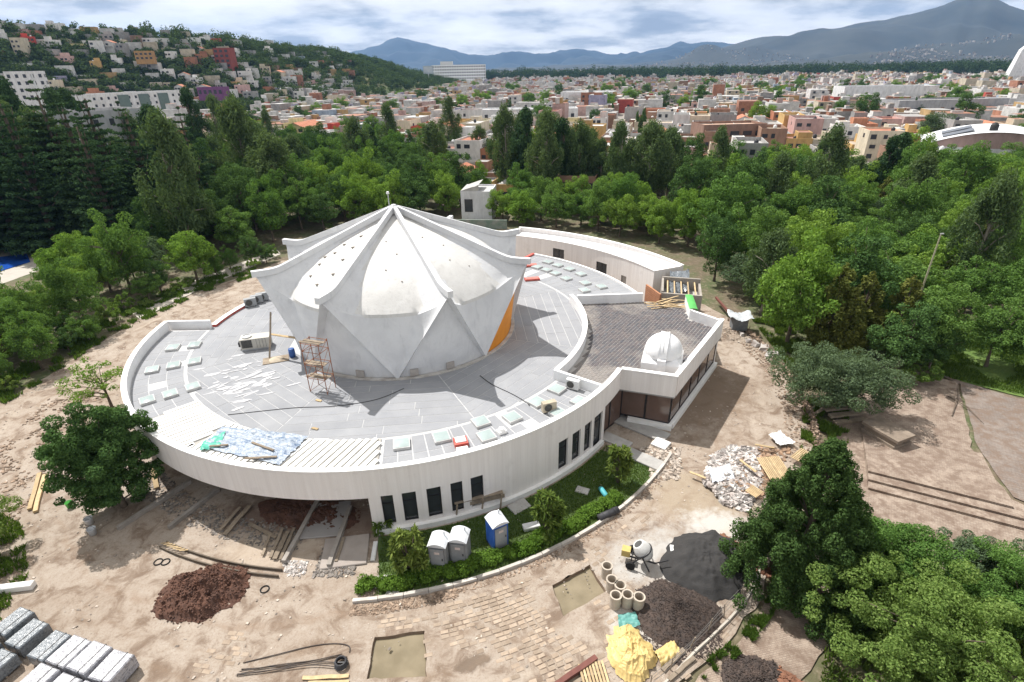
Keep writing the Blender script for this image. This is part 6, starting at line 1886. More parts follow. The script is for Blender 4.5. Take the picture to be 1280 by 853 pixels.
sand_m = M('dark_sand', (.046, .044, .043), (.033, .032, .032), .9, .95, .9, 14)
grav_m = M('dark_gravel', (.082, .060, .050), (.052, .042, .038), 3, .95, .9, 16, island=.35)
heap('earth_heap', 'heap of dark red-brown earth in the open dirt yard', -19.6, 23.5, 2.75, 2.15, 1.15, 10, earth_m, 3, .42, clods=2600, clod_s=.075)
heap('sand_heap', 'flattened heap of dark grey sand beside the cement mixer', 12.4, 24.9, 3.1, 2.7, 1.0, 30, sand_m, 5, .16, flat=.25)
heap('gravel_heap', 'tall heap of dark brown gravel next to the yellow tarpaulin', 9.4, 21.4, 2.6, 2.2, 1.25, -10, grav_m, 7, .10, clods=9000, clod_s=.036)
heap('earth_heap', 'ridge of reddish earth along the edge of the dark sand', 14.9, 25.6, .8, 2.0, .55, 35, M('rust_earth', (.24, .115, .07), (.17, .085, .055), 2, .95, .8, 9), 9, .2, clods=250)
heap('rubble_heap', 'low heap of dark gravel and red earth beyond the wire fence', 12.4, 17.4, 1.7, 1.4, .5, 0, grav_m, 11, .15, clods=2200, clod_s=.06)
heap('earth_heap', 'low spread of red earth beside the dark gravel beyond the fence', 14.0, 16.8, 1.0, 1.3, .3, 20, M('rust_earth', (.24, .115, .07)), 13, .15, clods=200)
heap('earth_heap', 'dark earth spread in the shade under the floating band', -15.2, 30.2, 4.2, 1.9, .25, -10, earth_m, 15, .12, clods=300)
# yellow tarpaulin over a pile
yel_m = M('yellow_tarpaulin', (.60, .45, .19), (.52, .38, .15), 1.2, .45, .25, 9, spec=.4)
def tarp_fn(u, v):
    a = 2 * math.pi * u; q = v
    e = 1 + .34 * fnoise(math.cos(a) * 1.1, math.sin(a) * 1.1, 1, 4.0) + .12 * fnoise(math.cos(a) * 4, math.sin(a) * 4, 1, 2)
    x, y = 1.25 * q * e * math.cos(a), 1.7 * q * e * math.sin(a)
    lump = .62 * math.exp(-((x + .3) ** 2 / 1.0 + (y + .5) ** 2 / .9)) + .5 * math.exp(-((x - .25) ** 2 / .5 + (y - .8) ** 2 / .6)) + .3 * math.exp(-((x - .7) ** 2 / .3 + (y + .7) ** 2 / .6))
    w1 = x * .45 + y * 1.0 + .7 * fnoise(x, y, .6, 1); w2 = x * 1.0 - y * .3 + .8 * fnoise(x, y, .7, 5); w3 = -x * .7 + y * .7 + .5 * fnoise(x, y, .9, 9)
    rdg = lambda t_, f_: (1 - abs(math.sin(t_ * f_))) ** 3
    fold = .13 * rdg(w1, 4.2) + .10 * rdg(w2, 5.1) + .07 * rdg(w3, 7.3) + .04 * rdg(w1 + w2, 13.0)
    return Vector((x, y, .03 + (lump + fold * (.5 + .9 * lump)) * min(1, (1.03 - q) * 5)))
pt = at(788, 818)
t = thing('yellow_tarpaulin', 'crumpled yellow tarpaulin thrown over a pile by the gravel heap', 'tarpaulin', (pt.x, pt.y, 0), R(15))
MB().grid(tarp_fn, 170, 70).build('cover', yel_m, t, True)
MB().grid(lambda u, v: Vector((1.2 + 1.5 * u, -1.2 + .9 * v + .4 * u, .05 + .30 * abs(fnoise(u * 4, v * 4, 1, 6)) + .35 * math.sin(math.pi * v) * (1 - u))), 18, 14).build('loose_corner', yel_m, t, True)
cloth('teal_sheet', ((772, 770), (794, 766), (800, 784), (774, 792)), .1, 'teal plastic sheet bunched behind the yellow tarpaulin', M('teal_plastic', (.08, .24, .22), (.14, .33, .30), 3, .5), .35, 14, 26)
# concrete pipes
pipe_m = M('clay_concrete_pipe', (.47, .41, .34), (.37, .32, .265), 2.5, .9, .3, 12)
pb = MB(); pb.lathe([(.25, .0), (.33, .0), (.33, .84), (.36, .86), (.36, .98), (.27, .98), (.26, .02), (.25, 0)], 22); pipe_me = pb.mesh('pipe', pipe_m)
for i, (x, y, lab) in enumerate(((757.8, 721, 'dark concrete pipe standing apart at the pit end of the group'), (763.7, 738, 'pale upright concrete pipe second from the pit corner'), (774, 745, 'upright concrete pipe in the middle of the group of pipes'), (768.5, 758, 'upright concrete pipe nearest the teal plastic sheet'), (783, 757, 'pale upright concrete pipe between the middle one and the gravel'), (797.4, 760, 'upright concrete pipe touching the gravel heap'))):
    p = at(x, y); t = thing('concrete_pipe', lab, 'pipe', (p.x, p.y, .02), rng.uniform(0, 6), 'upright concrete pipes by the gravel'); link('pipe', pipe_me, t)
    MB().lathe([(0, .05), (.25, .05)], 16).build('mud_fill', mud, t)
# cement mixer
p = at(800, 704)
t = thing('cement_mixer', 'white drum cement mixer on a wheeled frame in the cement dust', 'cement mixer', (p.x, p.y, .02), R(-20))
tilt = Matrix.Rotation(R(-38), 3, 'Y')
dr = MB(); dr.lathe([(0, -.62), (.34, -.60), (.56, -.25), (.56, .18), (.40, .55), (.33, .62), (.28, .58), (0, .3)], 24)
dr.v = [tuple(tilt @ Vector(v_) + Vector((.1, 0, 1.15))) for v_ in dr.v]; dr_o = dr.build('drum', M('mixer_white', (.60, .60, .59), (.46, .45, .43), 3, .6), t, True)
rg = MB(); rg.lathe([(.57, -.08), (.62, -.06), (.62, .02), (.57, .04)], 24); rg.v = [tuple(tilt @ Vector(v_) + Vector((.1, 0, 1.15))) for v_ in rg.v]; rg.build('ring_gear', frame_m, dr_o)
MB().tube([tilt @ Vector((0, 0, .57)) + Vector((.1, 0, 1.15)), tilt @ Vector((0, 0, .60)) + Vector((.1, 0, 1.15))], .27, 16).build('mouth', M('mixer_inside', (.08, .08, .08)), dr_o)
for sy in (-.62, .62): MB().bar((-.55, sy, .35), (.1, sy, 1.2), .07).bar((.65, sy, .1), (.1, sy, 1.2), .07).build('frame', frame_m, t)
MB().bar((-.9, 0, .35), (.95, 0, .3), .08).bar((-.55, -.62, .35), (-.55, .62, .35), .07).build('chassis', frame_m, t)
for sy in (-.72, .72): MB().tube([(-.55, sy - .07, .3), (-.55, sy + .07, .3)], .3, 16).build('wheel', tyre_m, t)
MB().box((-.95, 0, .72), (.55, .5, .5)).build('engine_box', M('mixer_yellow', (.52, .40, .14), (.42, .32, .12), 3, .6), t)
MB().bar((.95, 0, .3), (1.7, .1, .75), .06).build('tow_bar', frame_m, t)
slab(842, 692, .45, 1.0, .25, R(-10), 'pale mortar trough at the edge of the dark sand', plastic_white, 'mortar_trough', cat='trough')
# planks, beams and pallets at the bottom edge
plank(P3(688, 862, .22), P3(745, 822, .22), .28, .25, 'rusty red steel beam lying beside the yellow tarpaulin', M('red_oxide_steel', (.17, .065, .05), (.13, .05, .04), 2, .7), 'steel_beam', cat='beam')
plank(P3(700, 868, .12), P3(752, 832, .12), .22, .10, 'grey board lying beside the rusty red beam', oldwood_m)
plank(P3(715, 872, .12), P3(738, 850, .12), .16, .10, 'narrow board under the slatted pallet', oldwood_m)
p = at(742, 846)
t = thing('pallet', 'bleached slatted pallet leaning on the yellow tarpaulin', 'pallet', (p.x, p.y, .12), R(98))
for k in range(8): MB().box((0, -.62 + .18 * k, .14), (1.25, .12, .03)).build('slat', wood_m, t)
for x in (-.5, 0, .5): MB().box((x, 0, .07), (.1, 1.35, .10)).build('runner', oldwood_m, t)
for a, b, lab in (((828, 838), (855, 812), 'grey board along the fence beside the gravel heap'), ((836, 850), (868, 822), 'second grey board along the fence beside the gravel heap')):
    plank(P3(*a, .12), P3(*b, .12), .22, .12, lab, oldwood_m)
# wire fence along the edge of the yard
fp = [(905, 745), (938, 722), (948, 700), (908, 782), (868, 800), (845, 826), (818, 852)]
order_ = [(948, 690), (941, 722), (925, 750), (905, 772), (884, 792), (862, 812), (838, 838), (812, 862)]
fpts = []
ft = thing('wire_fence', 'low fence of leaning thin posts and wire beside the sand and gravel', 'fence', gpt(905, 772))
bpy.context.view_layer.update()
fo_ = Vector(gpt(905, 772))
r_ = random.Random(5)
for x, y in order_:
    p = at(x, y); a = Vector((p.x, p.y, -.05)) - fo_; b = a + Vector((r_.uniform(-.15, .15), r_.uniform(-.15, .15), 1.25))
    MB().tube([a, b], .035, 6).build('post', oldwood_m, ft); fpts.append((a, b))
for hgt in (.35, .7, .95):
    w_ = MB(); w_.tube([a.lerp(b, hgt) for a, b in fpts], .010, 4); w_.build('wire', M('fence_wire', (.2, .19, .18)), ft)
edge = MB(); edge.tube([a + Vector((.2, -.2, .1)) for a, b in fpts], .09, 6); edge.build('edging', M('path_concrete', (.50, .46, .40)), ft)

# ---- rebar, cable coil and boards in the front yard
bar_m = M('black_rebar', (.055, .05, .05), (.10, .075, .06), 4, .7)
r_ = random.Random(3)
for i, pix in enumerate((((304, 829), (345, 819), (390, 808), (420, 805), (436, 808), (437, 816)), ((302, 837), (340, 834), (385, 828), (420, 820), (434, 822)), ((297, 843), (330, 840), (375, 831), (405, 828), (430, 830)), ((300, 840), (345, 832), (392, 826), (428, 818)), ((296, 844), (340, 838), (390, 832), (420, 834)))):
    cable(pix, .03 + .02 * i, .028, 'rebar', 'long bent black reinforcing bar lying in the dirt in front of the water pit', bar_m, 'rebar', 'reinforcing bars in the front yard')
p = at(427, 832); t = thing('cable_coil', 'small tight coil of black pipe at the end of the reinforcing bars', 'coil', (p.x, p.y, .06))
cb = MB()
for k in range(4):
    cb.tube([((.34 - .02 * k) * math.cos(a / 10 * 6.283), (.34 - .02 * k) * math.sin(a / 10 * 6.283), .05 + .09 * k) for a in range(11)], .05, 6)
cb.build('windings', M('black_plastic', (.035, .035, .04)), t); MB().box((0, 0, .2), (.75, .06, .05)).build('tie', frame_m, t)
for i, (a, b, lab) in enumerate((((378, 848), (436, 845), 'pale board lying below the coil of black pipe'), ((350, 858), (415, 856), 'second pale board at the lower end of the reinforcing bars'), ((385, 854), (436, 853), 'third pale board beside the lower end of the bars'))):
    plank(P3(*a, .08), P3(*b, .08), .2, .06, lab)
for x, y, lab in ((198, 703, 'black rubber ring lying in the dirt above the red earth heap'), (207, 703, 'second black rubber ring overlapping the first above the earth heap'), (331, 737, 'faint black ring lying right of the red earth heap')):
    p = at(x, y); tr = MB(); tr.tube([(.26 * math.cos(a / 16 * 6.2832), .26 * math.sin(a / 16 * 6.2832), .04) for a in range(17)], .04, 6); tr.build('rubber_ring', tyre_m, None, label=lab, cat='ring', loc=(p.x, p.y, relief(p.x, p.y)))
# ---- wrapped block pallets bottom left
def mat_wrap(name, a, b_):
    mt, t, b, out = new_mat(name)
    geo = nn(t, 'ShaderNodeNewGeometry'); P = geo.outputs['Position']
    c = ramp(t, tnoise(t, P, 2.4, 5, .65, 1.5), [(.35, a), (.5, b_), (.58, a), (.7, b_)])
    t.links.new(c, b.inputs['Base Color']); b.inputs['Roughness'].default_value = .25; b.inputs['Specular IOR Level'].default_value = .55
    bump(t, b, tnoise(t, P, 5, 5, .7, 1.0), .5, .08)
    return mt
wrap_l = mat_wrap('clear_wrap_over_blocks', (.19, .19, .21), (.44, .44, .47))
wrap_d = mat_wrap('dark_wrap', (.085, .10, .115), (.20, .22, .24))
def wrapped(px, py, rz, w, d, h, mat, label):
    p = at(px, py)
    t = thing('wrapped_pallet', label, 'pallet', (p.x, p.y, .02), rz)
    for y in (-d / 2 + .1, 0, d / 2 - .1): MB().box((0, y, .06), (w, .1, .12)).build('runner', oldwood_m, t)
    g = MB(); n = 7
    def side(u, v): pass
    b = MB(); bv = .06
    zt = h + .13
    b.add([(-w / 2, -d / 2, .13), (w / 2, -d / 2, .13), (w / 2, d / 2, .13), (-w / 2, d / 2, .13), (-w / 2, -d / 2, zt - bv), (w / 2, -d / 2, zt - bv), (w / 2, d / 2, zt - bv), (-w / 2, d / 2, zt - bv), (-w / 2 + bv, -d / 2 + bv, zt), (w / 2 - bv, -d / 2 + bv, zt), (w / 2 - bv, d / 2 - bv, zt), (-w / 2 + bv, d / 2 - bv, zt)],
          [(0, 1, 5, 4), (1, 2, 6, 5), (2, 3, 7, 6), (3, 0, 4, 7), (4, 5, 9, 8), (5, 6, 10, 9), (6, 7, 11, 10), (7, 4, 8, 11), (8, 9, 10, 11)])
    b.build('wrapped_load', mat, t)
    MB().box((w * .18, 0, h * .5 + .14), (.05, d + .012, h + .01)).build('strap', frame_m, t)
    return t
e1, e2 = Vector((.955, -.296, 0)), Vector((-.296, -.955, 0))
p0_ = at(112, 812) + e2 * .8
for i, j, mat, lab in ((0, 0, wrap_l, 'pallet of blocks in clear wrap, bright row, beside the dark covered pallet'), (1, 0, wrap_l, 'pallet of blocks in clear wrap in the middle of the bright row'), (2, 0, wrap_l, 'pallet of blocks in clear wrap at the outer end of the bright row'), (0, 1, wrap_l, 'pallet of blocks in clear wrap, second row, beside the dark pallets'), (1, 1, wrap_l, 'pallet of blocks in clear wrap in the middle of the second bright row'), (2, 1, wrap_l, 'pallet of blocks in clear wrap at the outer end of the second row'), (-1, 0, wrap_d, 'small dark covered pallet at the corner of the bright row'), (-2.3, -.1, wrap_d, 'dark wrapped pallet in the shade of the pale tree'), (-3.4, -.3, wrap_d, 'dark wrapped pallet farthest into the shade of the pale tree'), (-2.2, .95, wrap_d, 'dark wrapped pallet next to the second bright row'), (-3.3, .8, wrap_d, 'dark wrapped pallet in the second shaded row'), (-4.4, .6, wrap_d, 'dark wrapped pallet at the end of the second shaded row')):
    q = p0_ + e1 * (1.52 * i) + e2 * (1.75 * j)
    wrapped(0, 0, R(-17.2) + rng.uniform(-.04, .04), 1.36 if i >= 0 else 1.2, 1.6, (.95 if mat is wrap_l else .8) + rng.uniform(-.12, .1), mat, lab).location = (q.x, q.y, .02)
# ---- under the floating band: radial low walls, curved edging, boards, rubble
rail_m = M('shadowed_kerb', (.34, .31, .28), (.25, .225, .20), 1.5, .9, .3)  # darker copy of the kerb concrete, the band's shade put into its colour
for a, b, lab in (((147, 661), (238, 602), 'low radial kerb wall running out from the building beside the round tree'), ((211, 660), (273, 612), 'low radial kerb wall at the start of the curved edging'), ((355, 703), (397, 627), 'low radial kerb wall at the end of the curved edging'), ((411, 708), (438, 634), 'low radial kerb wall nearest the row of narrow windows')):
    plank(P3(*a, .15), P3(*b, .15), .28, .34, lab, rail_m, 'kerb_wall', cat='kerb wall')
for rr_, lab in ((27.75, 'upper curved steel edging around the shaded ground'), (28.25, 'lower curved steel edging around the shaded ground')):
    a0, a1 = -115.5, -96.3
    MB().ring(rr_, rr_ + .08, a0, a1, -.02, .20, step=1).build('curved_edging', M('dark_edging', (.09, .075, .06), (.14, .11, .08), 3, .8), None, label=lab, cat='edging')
for k in range(7):
    q = pol(27.95, -115.3 + .62 * k); plank((q.x - .28, q.y - .02, .2 + .006 * k), (q.x + .28, q.y + .05, .2 + .006 * k), .07, .04, 'thin pale batten lying across the end of the curved edging', wood_m, 'batten', 'battens across the curved edging', 'batten')
for a, b, w, mat, lab in (((281, 668), (312, 632), .34, oldwood_m, 'thick pale board leaning across the shaded ground'), ((276, 662), (300, 634), .22, oldwood_m, 'thin board beside the thick pale board in the shade'), ((328, 694), (338, 668), .16, oldwood_m, 'short dark board in the pile beside the radial wall'), ((338, 697), (353, 661), .2, oldwood_m, 'long board in the pile beside the radial wall'), ((343, 699), (360, 664), .3, oldwood_m, 'wide board in the pile beside the radial wall'), ((350, 700), (368, 660), .2, oldwood_m, 'board in the pile touching the radial wall'), ((312, 655), (345, 672), .24, oldwood_m, 'board lying crosswise behind the board pile'), ((420, 702), (430, 672), .2, oldwood_m, 'short board beside the radial wall near the windows')):
    plank(P3(*a, .16), P3(*b, .2), w, .08, lab, mat)
slab(432, 690, 2.6, 3.0, .10, R(-82), 'bare concrete floor slab at the end of the row of windows', M('dusty_concrete', (.34, .30, .27), (.28, .245, .22), 1, .9))
slab(408, 650, 3.4, 3.0, .08, R(-85), 'smooth grey floor slab half under the floating band', M('smooth_screed', (.30, .285, .275), (.26, .245, .235), .6, .8))
for x, y, lab, colr, sc_ in ((88, 634, 'bright green bucket beside the round dark tree', (.10, .42, .08), 1.05), (113, 655, 'white bucket at the foot of the round dark tree', (.62, .63, .64), 1.2), (117, 668, 'second white bucket below the first by the round dark tree', (.58, .60, .62), 1.2)):
    p = at(x, y); t = thing('bucket', lab, 'bucket', (p.x, p.y, .02), 0, None, sc_); MB().lathe([(0, 0), (.18, 0), (.23, .42), (.245, .44), (.225, .44), (.17, .03), (0, .03)], 16).build('body', Mobj('bucket_plastic', .5, 1, .1), t, True, color=colr)
    h_ = MB(); h_.tube([(.23 * math.cos(R(a)), 0, .42 + .2 * math.sin(R(a))) for a in range(0, 181, 20)], .012, 5); h_.build('handle', frame_m, t)
for a, b, lab in (((37, 637), (50, 592), 'long yellow timber lying on the dirt track'), ((44, 640), (56, 594), 'second long yellow timber beside the first on the dirt track')):
    plank(P3(*a, .12), P3(*b, .12), .28, .2, lab)
slab(22, 737, 2.0, .45, .4, R(8), 'white painted stone bench under the pale tree', cap_m, 'stone_bench', cat='bench')
plank(P3(190, 580, .4), P3(196, 610, .2), .35, .1, 'broken pale board at the corner behind the round tree', wood_m)

# ---- rubble: scattered stones and building waste
def scatter(name, label, region, n, smin, smax, mat, seed, cat='rubble', zf=relief, lift=.0, flat=.7):
    g = np.random.default_rng(seed)
    pts = region(g, n)
    z = np.array([zf(x, y) for x, y in pts]) + lift
    link(name, stones_mesh(name, np.c_[pts, z], g.uniform(smin, smax, len(pts)) ** 1.0, mat, flat, seed), kind='stuff', label=label, cat=cat)
rub1 = M('mixed_rubble', (.42, .37, .32), (.27, .22, .18), 1.5, .9, island=.5)
rub2 = M('white_waste', (.46, .44, .42), (.26, .22, .20), 1.2, .9, island=.65)
rub3 = M('earthy_rubble', (.29, .22, .165), (.20, .14, .10), 1.5, .9, island=.45)
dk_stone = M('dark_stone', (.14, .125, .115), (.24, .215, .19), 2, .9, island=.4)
scatter('pebbles', 'small stones strewn over the whole dirt yard', s_poly([p for p in YARD], .0, .3), 6500, .03, .13, rub1, 21)
scatter('rubble', 'broken stones heaped along the outside of the garden kerb', s_ring(30.35, 31.1, -86, -74), 800, .04, .15, rub3, 22)
scatter('rubble', 'loose stones along the kerb towards the entrance', s_ring(30.3, 30.8, -74, -34), 700, .03, .12, rub3, 23)
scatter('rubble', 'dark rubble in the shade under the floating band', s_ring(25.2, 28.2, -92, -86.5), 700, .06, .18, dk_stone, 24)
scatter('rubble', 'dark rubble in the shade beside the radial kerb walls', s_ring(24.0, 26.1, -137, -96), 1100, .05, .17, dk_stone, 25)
scatter('rubble', 'pale chips in front of the radial kerb wall', s_poly(P2((352, 700), (385, 702), (380, 722), (358, 720))), 260, .05, .14, rub2, 26)
pileh = lambda x, y: relief(x, y) + .55 * max(0, 1 - math.hypot((x - 15.9) / 2.9, (y - 32.2) / 2.4)) * (1 + .4 * fnoise(x, y, 1.0, 3))
scatter('rubble', 'heap of white and grey building waste by the slatted wood panel', s_poly(P2((880, 605), (888, 570), (915, 558), (950, 560), (950, 610), (935, 640), (905, 632))), 2600, .07, .34, rub2, 27, zf=pileh)
scatter('rubble', 'brown waste mixed in the heap by the slatted wood panel', s_poly(P2((895, 615), (900, 575), (950, 560), (990, 560), (950, 625))), 700, .07, .3, M('brown_waste', (.30, .19, .12), (.20, .14, .10), 2, .9, island=.5), 28, zf=pileh)
scatter('rubble', 'stones strewn along the inner side of the stone edging wall', s_ring(38.6, 40.6, -27, 8), 900, .04, .2, rub3, 29)
scatter('rubble', 'dark rubble and waste along the dirt track', s_poly(P2((0, 560), (60, 500), (110, 470), (150, 470), (60, 600), (0, 680)), .05, .4), 800, .05, .22, rub3, 30)
scatter('rubble', 'rubble at the entrance by the grey slabs', s_poly(P2((800, 560), (850, 560), (850, 600), (815, 600))), 420, .06, .26, rub1, 31)
scatter('rubble', 'loose black gravel spilling round the gravel heap', s_poly(P2((790, 790), (830, 800), (900, 790), (905, 812), (850, 835), (800, 800))), 900, .03, .10, grav_m, 32)
# slatted panels and sheets on the waste heap
def slat_panel(px, py, rz, n, L, label, tilt):
    p = at(px, py)
    t = thing('slatted_panel', label, 'wood panel', (p.x, p.y, .55), rz); t.rotation_euler = (tilt, 0, rz)
    for k in range(n): MB().box(((k - n / 2 + .5) * .145, 0, .05), (.10, L, .04)).build('slat', wood_m, t)
    for y in (-L * .38, 0, L * .38): MB().box((0, y, 0), (n * .145, .08, .06)).build('rail', oldwood_m, t)
slat_panel(966, 592, R(4), 13, 2.3, 'large pale slatted wood panel lying on the waste heap by the dark conifer', .12)
slat_panel(941, 622, R(35), 7, .9, 'small pale slatted panel at the foot of the waste heap', .05)
slat_panel(1002, 578, R(-55), 9, 1.6, 'pale slatted panel half hidden behind the top of the dark conifer', .1)
cloth('white_sheet', ((960, 545), (975, 540), (994, 556), (972, 558)), .25, 'crumpled bright white sheet on top of the waste heap', plastic_white, .5, 21, 22)
cloth('plastic_sheet', ((886, 588), (912, 582), (918, 600), (890, 606)), .45, 'torn pale blue plastic on the waste heap', mat_wrap('pale_plastic', (.42, .47, .56), (.62, .64, .68)), .3, 22, 18)
for a, b, lab in (((944, 556), (968, 560), 'pale board across the top of the waste heap'), ((862, 590), (882, 598), 'pale board lying apart left of the waste heap'), ((925, 575), (945, 590), 'old board sticking out of the waste heap')):
    plank(P3(*a, .5), P3(*b, .55), .2, .06, lab)
# ---- stone edging wall with posts along the park
sw_pts = []
stn = thing('stone_edging_wall', 'low rough stone wall with stumps of posts along the park side of the site', 'wall', (pol(40.9, -10).x, pol(40.9, -10).y, 0))
g = np.random.default_rng(77)
aa_ = g.uniform(-31, 14, 900); rr_ = 40.9 + g.normal(0, .14, 900)
o_ = pol(40.9, -10)
pts_ = np.stack([C.x + rr_ * np.cos(np.radians(aa_)) - o_.x, C.y + rr_ * np.sin(np.radians(aa_)) - o_.y, g.uniform(0, .42, 900)], 1)
so = link('stones', stones_mesh('stones', pts_, g.uniform(.10, .28, 900), rub3, .8, 5), stn); so['kind'] = 'stuff'
for a in np.arange(-29, 12, 3.1):
    q = pol(40.9 + rng.uniform(-.1, .1), a) - o_.to_3d(); MB().tube([(q.x, q.y, 0), (q.x + rng.uniform(-.1, .1), q.y, rng.uniform(.7, 1.2))], .05, 6).build('post', oldwood_m, stn)
for i, (x, y, s) in enumerate(((944, 432, .8), (955, 437, .9), (926, 420, .6), (965, 446, .7), (935, 428, .5))):
    p = at(x, y); mb = MB(); link('boulder', stones_mesh('boulder', np.array([[0, 0, s * .25]]), np.array([s * 1.2]), rub2, .6, 50 + i), None, 'pale broken block lying near the end of the stone edging wall', 'boulder', 'pale blocks by the stone wall', loc=(p.x, p.y, 0))
# ---- terrace steps, stone block, logs, lamp pole
p0, p1 = at(1085, 612), at(1300, 668)
d_ = (p1 - p0).normalized(); up_ = Vector((-d_.y, d_.x, 0))
st_o = thing('terrace_steps', 'three long shallow stone steps across the paved terrace', 'steps', p0)
for k in range(3):
    o0 = up_ * (k * .85); L_ = (p1 - p0).length - (0, 1.0, 2.0)[k] * .6
    q = [o0, d_ * L_ + o0, d_ * L_ + o0 + up_ * .80, o0 + up_ * .80]
    MB().prism([(v_.x, v_.y) for v_ in q], -.15, .17 * (k + 1)).build('step', M('worn_terrace_paving', ()), st_o)
o0 = up_ * 2.5; L_ = (p1 - p0).length - 1.5
mb = MB(); b0, b1 = o0, d_ * L_ + o0; c0, c1 = b0 + up_ * 6.5, b1 + up_ * 6.5
mb.add([(b0.x, b0.y, .50), (b1.x, b1.y, .50), (c1.x, c1.y, -.05), (c0.x, c0.y, -.05), (b0.x, b0.y, -.1), (b1.x, b1.y, -.1)], [(0, 1, 2, 3), (0, 4, 5, 1), (0, 3, 4), (1, 5, 2)]); mb.build('ramp', M('worn_terrace_paving', ()), st_o)
p = at(1106, 548); t = thing('stone_block', 'weathered rectangular stone block on stacked courses under the grey green tree', 'stone block', (p.x, p.y, 0), R(20))
for k, (w, d, z, h) in enumerate(((2.1, 3.0, .2, .4), (1.9, 2.8, .62, .42), (2.2, 3.2, .95, .22))): MB().box((0, 0, z), (w, d, h), R(k * 1.5)).build('course', M('old_stone', (.26, .21, .165), (.17, .135, .105), 1.3, .9, .6), t)
p = at(1062, 528); t = thing('garden_steps', 'short flight of dark old steps beside the stone block', 'steps', (p.x, p.y, 0), R(8))
for k in range(4): MB().box((0, k * .75, .12 + .22 * k), (3.0, .5, .22)).build('step', oldwood_m, t)
plank(P3(1020, 517, .3), P3(1042, 502, .9), .2, .2, 'dark log leaning by the stone edging wall', oldwood_m, 'log', cat='log')
p = at(1129, 430); hpz = z_px(293, p.x, p.y)
t = thing('lamp_pole', 'tall thin pale pole rising in front of the park wood', 'pole', (p.x, p.y, 0))
MB().tube([(0, 0, -.2), (0, 0, hpz * .5), (0, 0, hpz)], [.14, .11, .07], 8).build('pole', M('pole_paint', (.42, .40, .28), (.36, .33, .22), 1, .6), t)
MB().box((0, 0, .2), (.5, .5, .4)).build('footing', grey_conc, t); MB().box((.1, 0, hpz + .05), (.35, .12, .1)).build('lamp_head', steel_m, t)
for k, (a, b, lab) in enumerate((((1185, 495), (1230, 530), 'thin dark branch lying on the grey square'), ((1190, 520), (1198, 480), 'thin dead stem standing at the edge of the grey square'))):
    pa, pb = P3(*a, .05), P3(*b, .05)
    mb = MB(); mb.tube([pa, pa.lerp(pb, .5) + Vector((.2, .1, .2)), pb], [.05, .04, .015], 5); mb.tube([pa.lerp(pb, .4), pa.lerp(pb, .7) + Vector((.7, .4, .3))], [.03, .01], 5); mb.build('dead_branch', bark_m, None, label=lab, cat='branch')
# ---- construction clutter behind the terrace
z0 = 0
p = at(840, 372, 3.2); 
t = thing('unfinished_room', 'unfinished block room with bare top between the terrace and the annex', 'building', (20.6, 61.5, 0), R(-15))
blk = M('raw_block', (.36, .33, .29), (.28, .25, .22), 1.2, .9, .4)
for (x, y, w, d, h) in ((0, -2.4, 4.6, .25, 4.9), (0, 2.4, 4.6, .25, 5.2), (-2.2, 0, .25, 4.6, 5.1), (2.2, 0, .25, 4.6, 4.7)): MB().box((x, y, h / 2), (w, d, h)).build('wall', blk, t)
MB().box((0, 0, 3.6), (4.1, 4.5, .2)).build('floor', M('terrace_mortar', ()), t)
for k in range(5): MB().box((-1.6 + .8 * k, 0, 4.75), (.15, 4.9, .12)).build('joist', wood_m, t)
t = thing('brick_wall', 'orange brick side wall beside the terrace corner', 'wall', (17.0, 60.6, 0), R(-75))
brk = M('raw_orange_brick', (.42, .20, .11), (.34, .16, .09), 1.5, .9, .3)
for k in range(9): MB().box((0, 0, 3.9 + .25 * k - 1.0), (3.4, .22, .235)).build('brick_course', brk, t)
MB().box((0, 0, 1.4), (3.4, .2, 2.8)).build('lower_wall', blk, t)
cloth('black_tarpaulin', ((836, 352), (860, 350), (862, 366), (836, 368)), 3.9, 'dark grey tarpaulin hanging over the unfinished block wall', wrap_d, .5, 31, 20, base=lambda u, v: 1.2 * (1 - v))
t = thing('green_sheet', 'bright green sheet capping the terrace parapet by the clutter', 'sheet', ((D_.x + E_.x) / 2 + .1, (D_.y + E_.y) / 2 + .1, ZP + .07), math.atan2(E_.y - D_.y, E_.x - D_.x))
MB().grid(lambda u, v: Vector(((u - .5) * 4.0, (v - .5) * .8, .05 * math.sin(u * 20) * .3 + .08 * (1 - (2 * v - 1) ** 2))), 20, 4).build('sheet', M('bright_green', (.10, .42, .10), None, 1, .5), t, True); MB().box((0, -.42, -.15), (4.0, .03, .3)).build('hem', M('bright_green', ()), t)
r_ = random.Random(12)
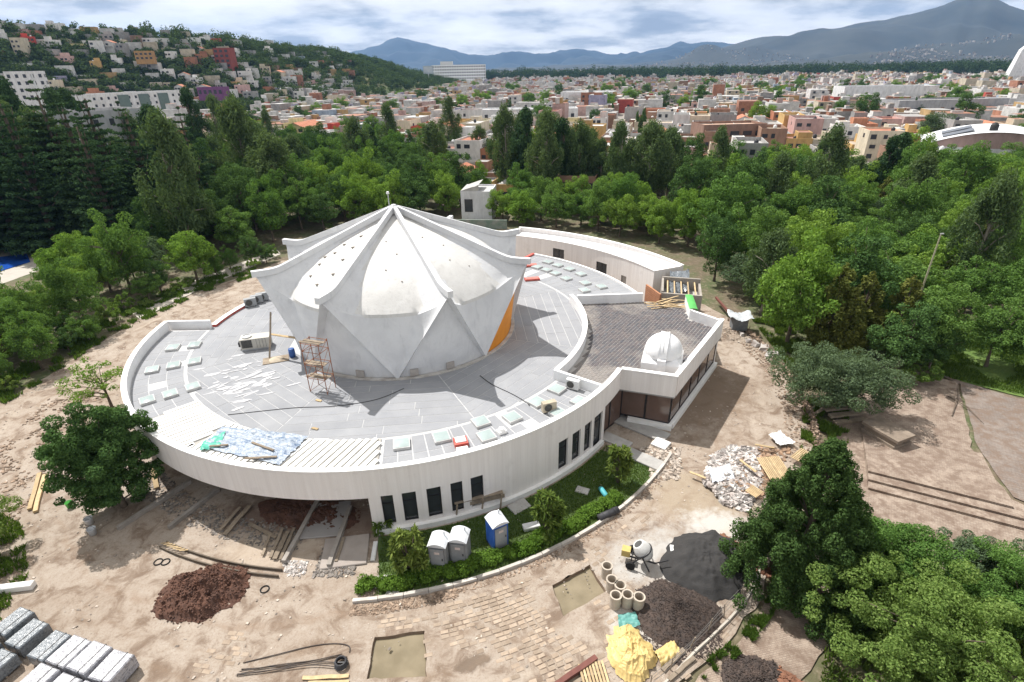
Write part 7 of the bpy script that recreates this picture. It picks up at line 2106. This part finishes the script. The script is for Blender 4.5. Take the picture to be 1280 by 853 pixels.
for k in range(16):
    q = at(838 + r_.uniform(-16, 16), 381 + r_.uniform(-5, 5), TZ + .1); a = r_.uniform(-.5, .9); L_ = r_.uniform(.9, 1.7)
    plank((q.x - L_ * math.cos(a), q.y - L_ * math.sin(a), TZ + .1 + .05 * (k % 6)), (q.x + L_ * math.cos(a), q.y + L_ * math.sin(a), TZ + .1 + .05 * (k % 6)), .14, .045, 'pale formwork board in the loose pile on the terrace by the unfinished room', wood_m, 'formwork_board', 'formwork boards piled on the terrace', 'board')
plank(P3(895, 372, .9), P3(916, 396, .9), .25, .25, 'red-brown beam propped behind the terrace block', M('red_oxide_steel', ()), 'steel_beam', cat='beam')
p = at(922, 412); t = thing('covered_machine', 'grey machine under a draped pale sheet at the edge of the park wood', 'machine', (p.x, p.y, 0), R(-10))
MB().box((0, 0, 1.0), (1.7, 1.7, 1.5)).build('body', M('machine_grey', (.20, .21, .22), (.14, .15, .16), 2, .7), t)
MB().grid(lambda u, v: Vector(((u - .5) * 2.7, (v - .5) * 2.5, 1.82 + .25 * math.cos(6.283 * u) * (2 * v - 1) ** 2 + .3 * abs(fnoise(u * 4, v * 4, 1, 3)))), 14, 14).build('sheet', mat_wrap('grey_drape', (.40, .43, .46), (.55, .57, .59)), t, True)
for x in (-.7, .7):
    for y in (-.7, .7): MB().box((x, y, .13), (.2, .2, .26)).build('foot', frame_m, t)
heap('earth_heap', 'bank of light earth behind the terrace block', 25.4, 58.4, 3.4, 2.0, .6, -40, dirt, 33, .25, clods=200, clod_mat=rub1)
# ================================================================== HAZE
hz_m = bpy.data.materials.new('haze_air'); hz_m.use_nodes = True
t = hz_m.node_tree; t.nodes.clear()
ho = nn(t, 'ShaderNodeOutputMaterial'); hv = nn(t, 'ShaderNodeVolumePrincipled')
hv.inputs['Color'].default_value = (.30, .55, 1.0, 1)
hv.inputs['Density'].default_value = 6.6e-5
hv.inputs['Anisotropy'].default_value = .2
t.links.new(hv.outputs[0], ho.inputs['Volume'])
MB().box((0, 0, 349), (18600, 18600, 702)).build('haze', hz_m, kind='stuff', label='thin blue summer haze over the city and mountains', cat='haze')
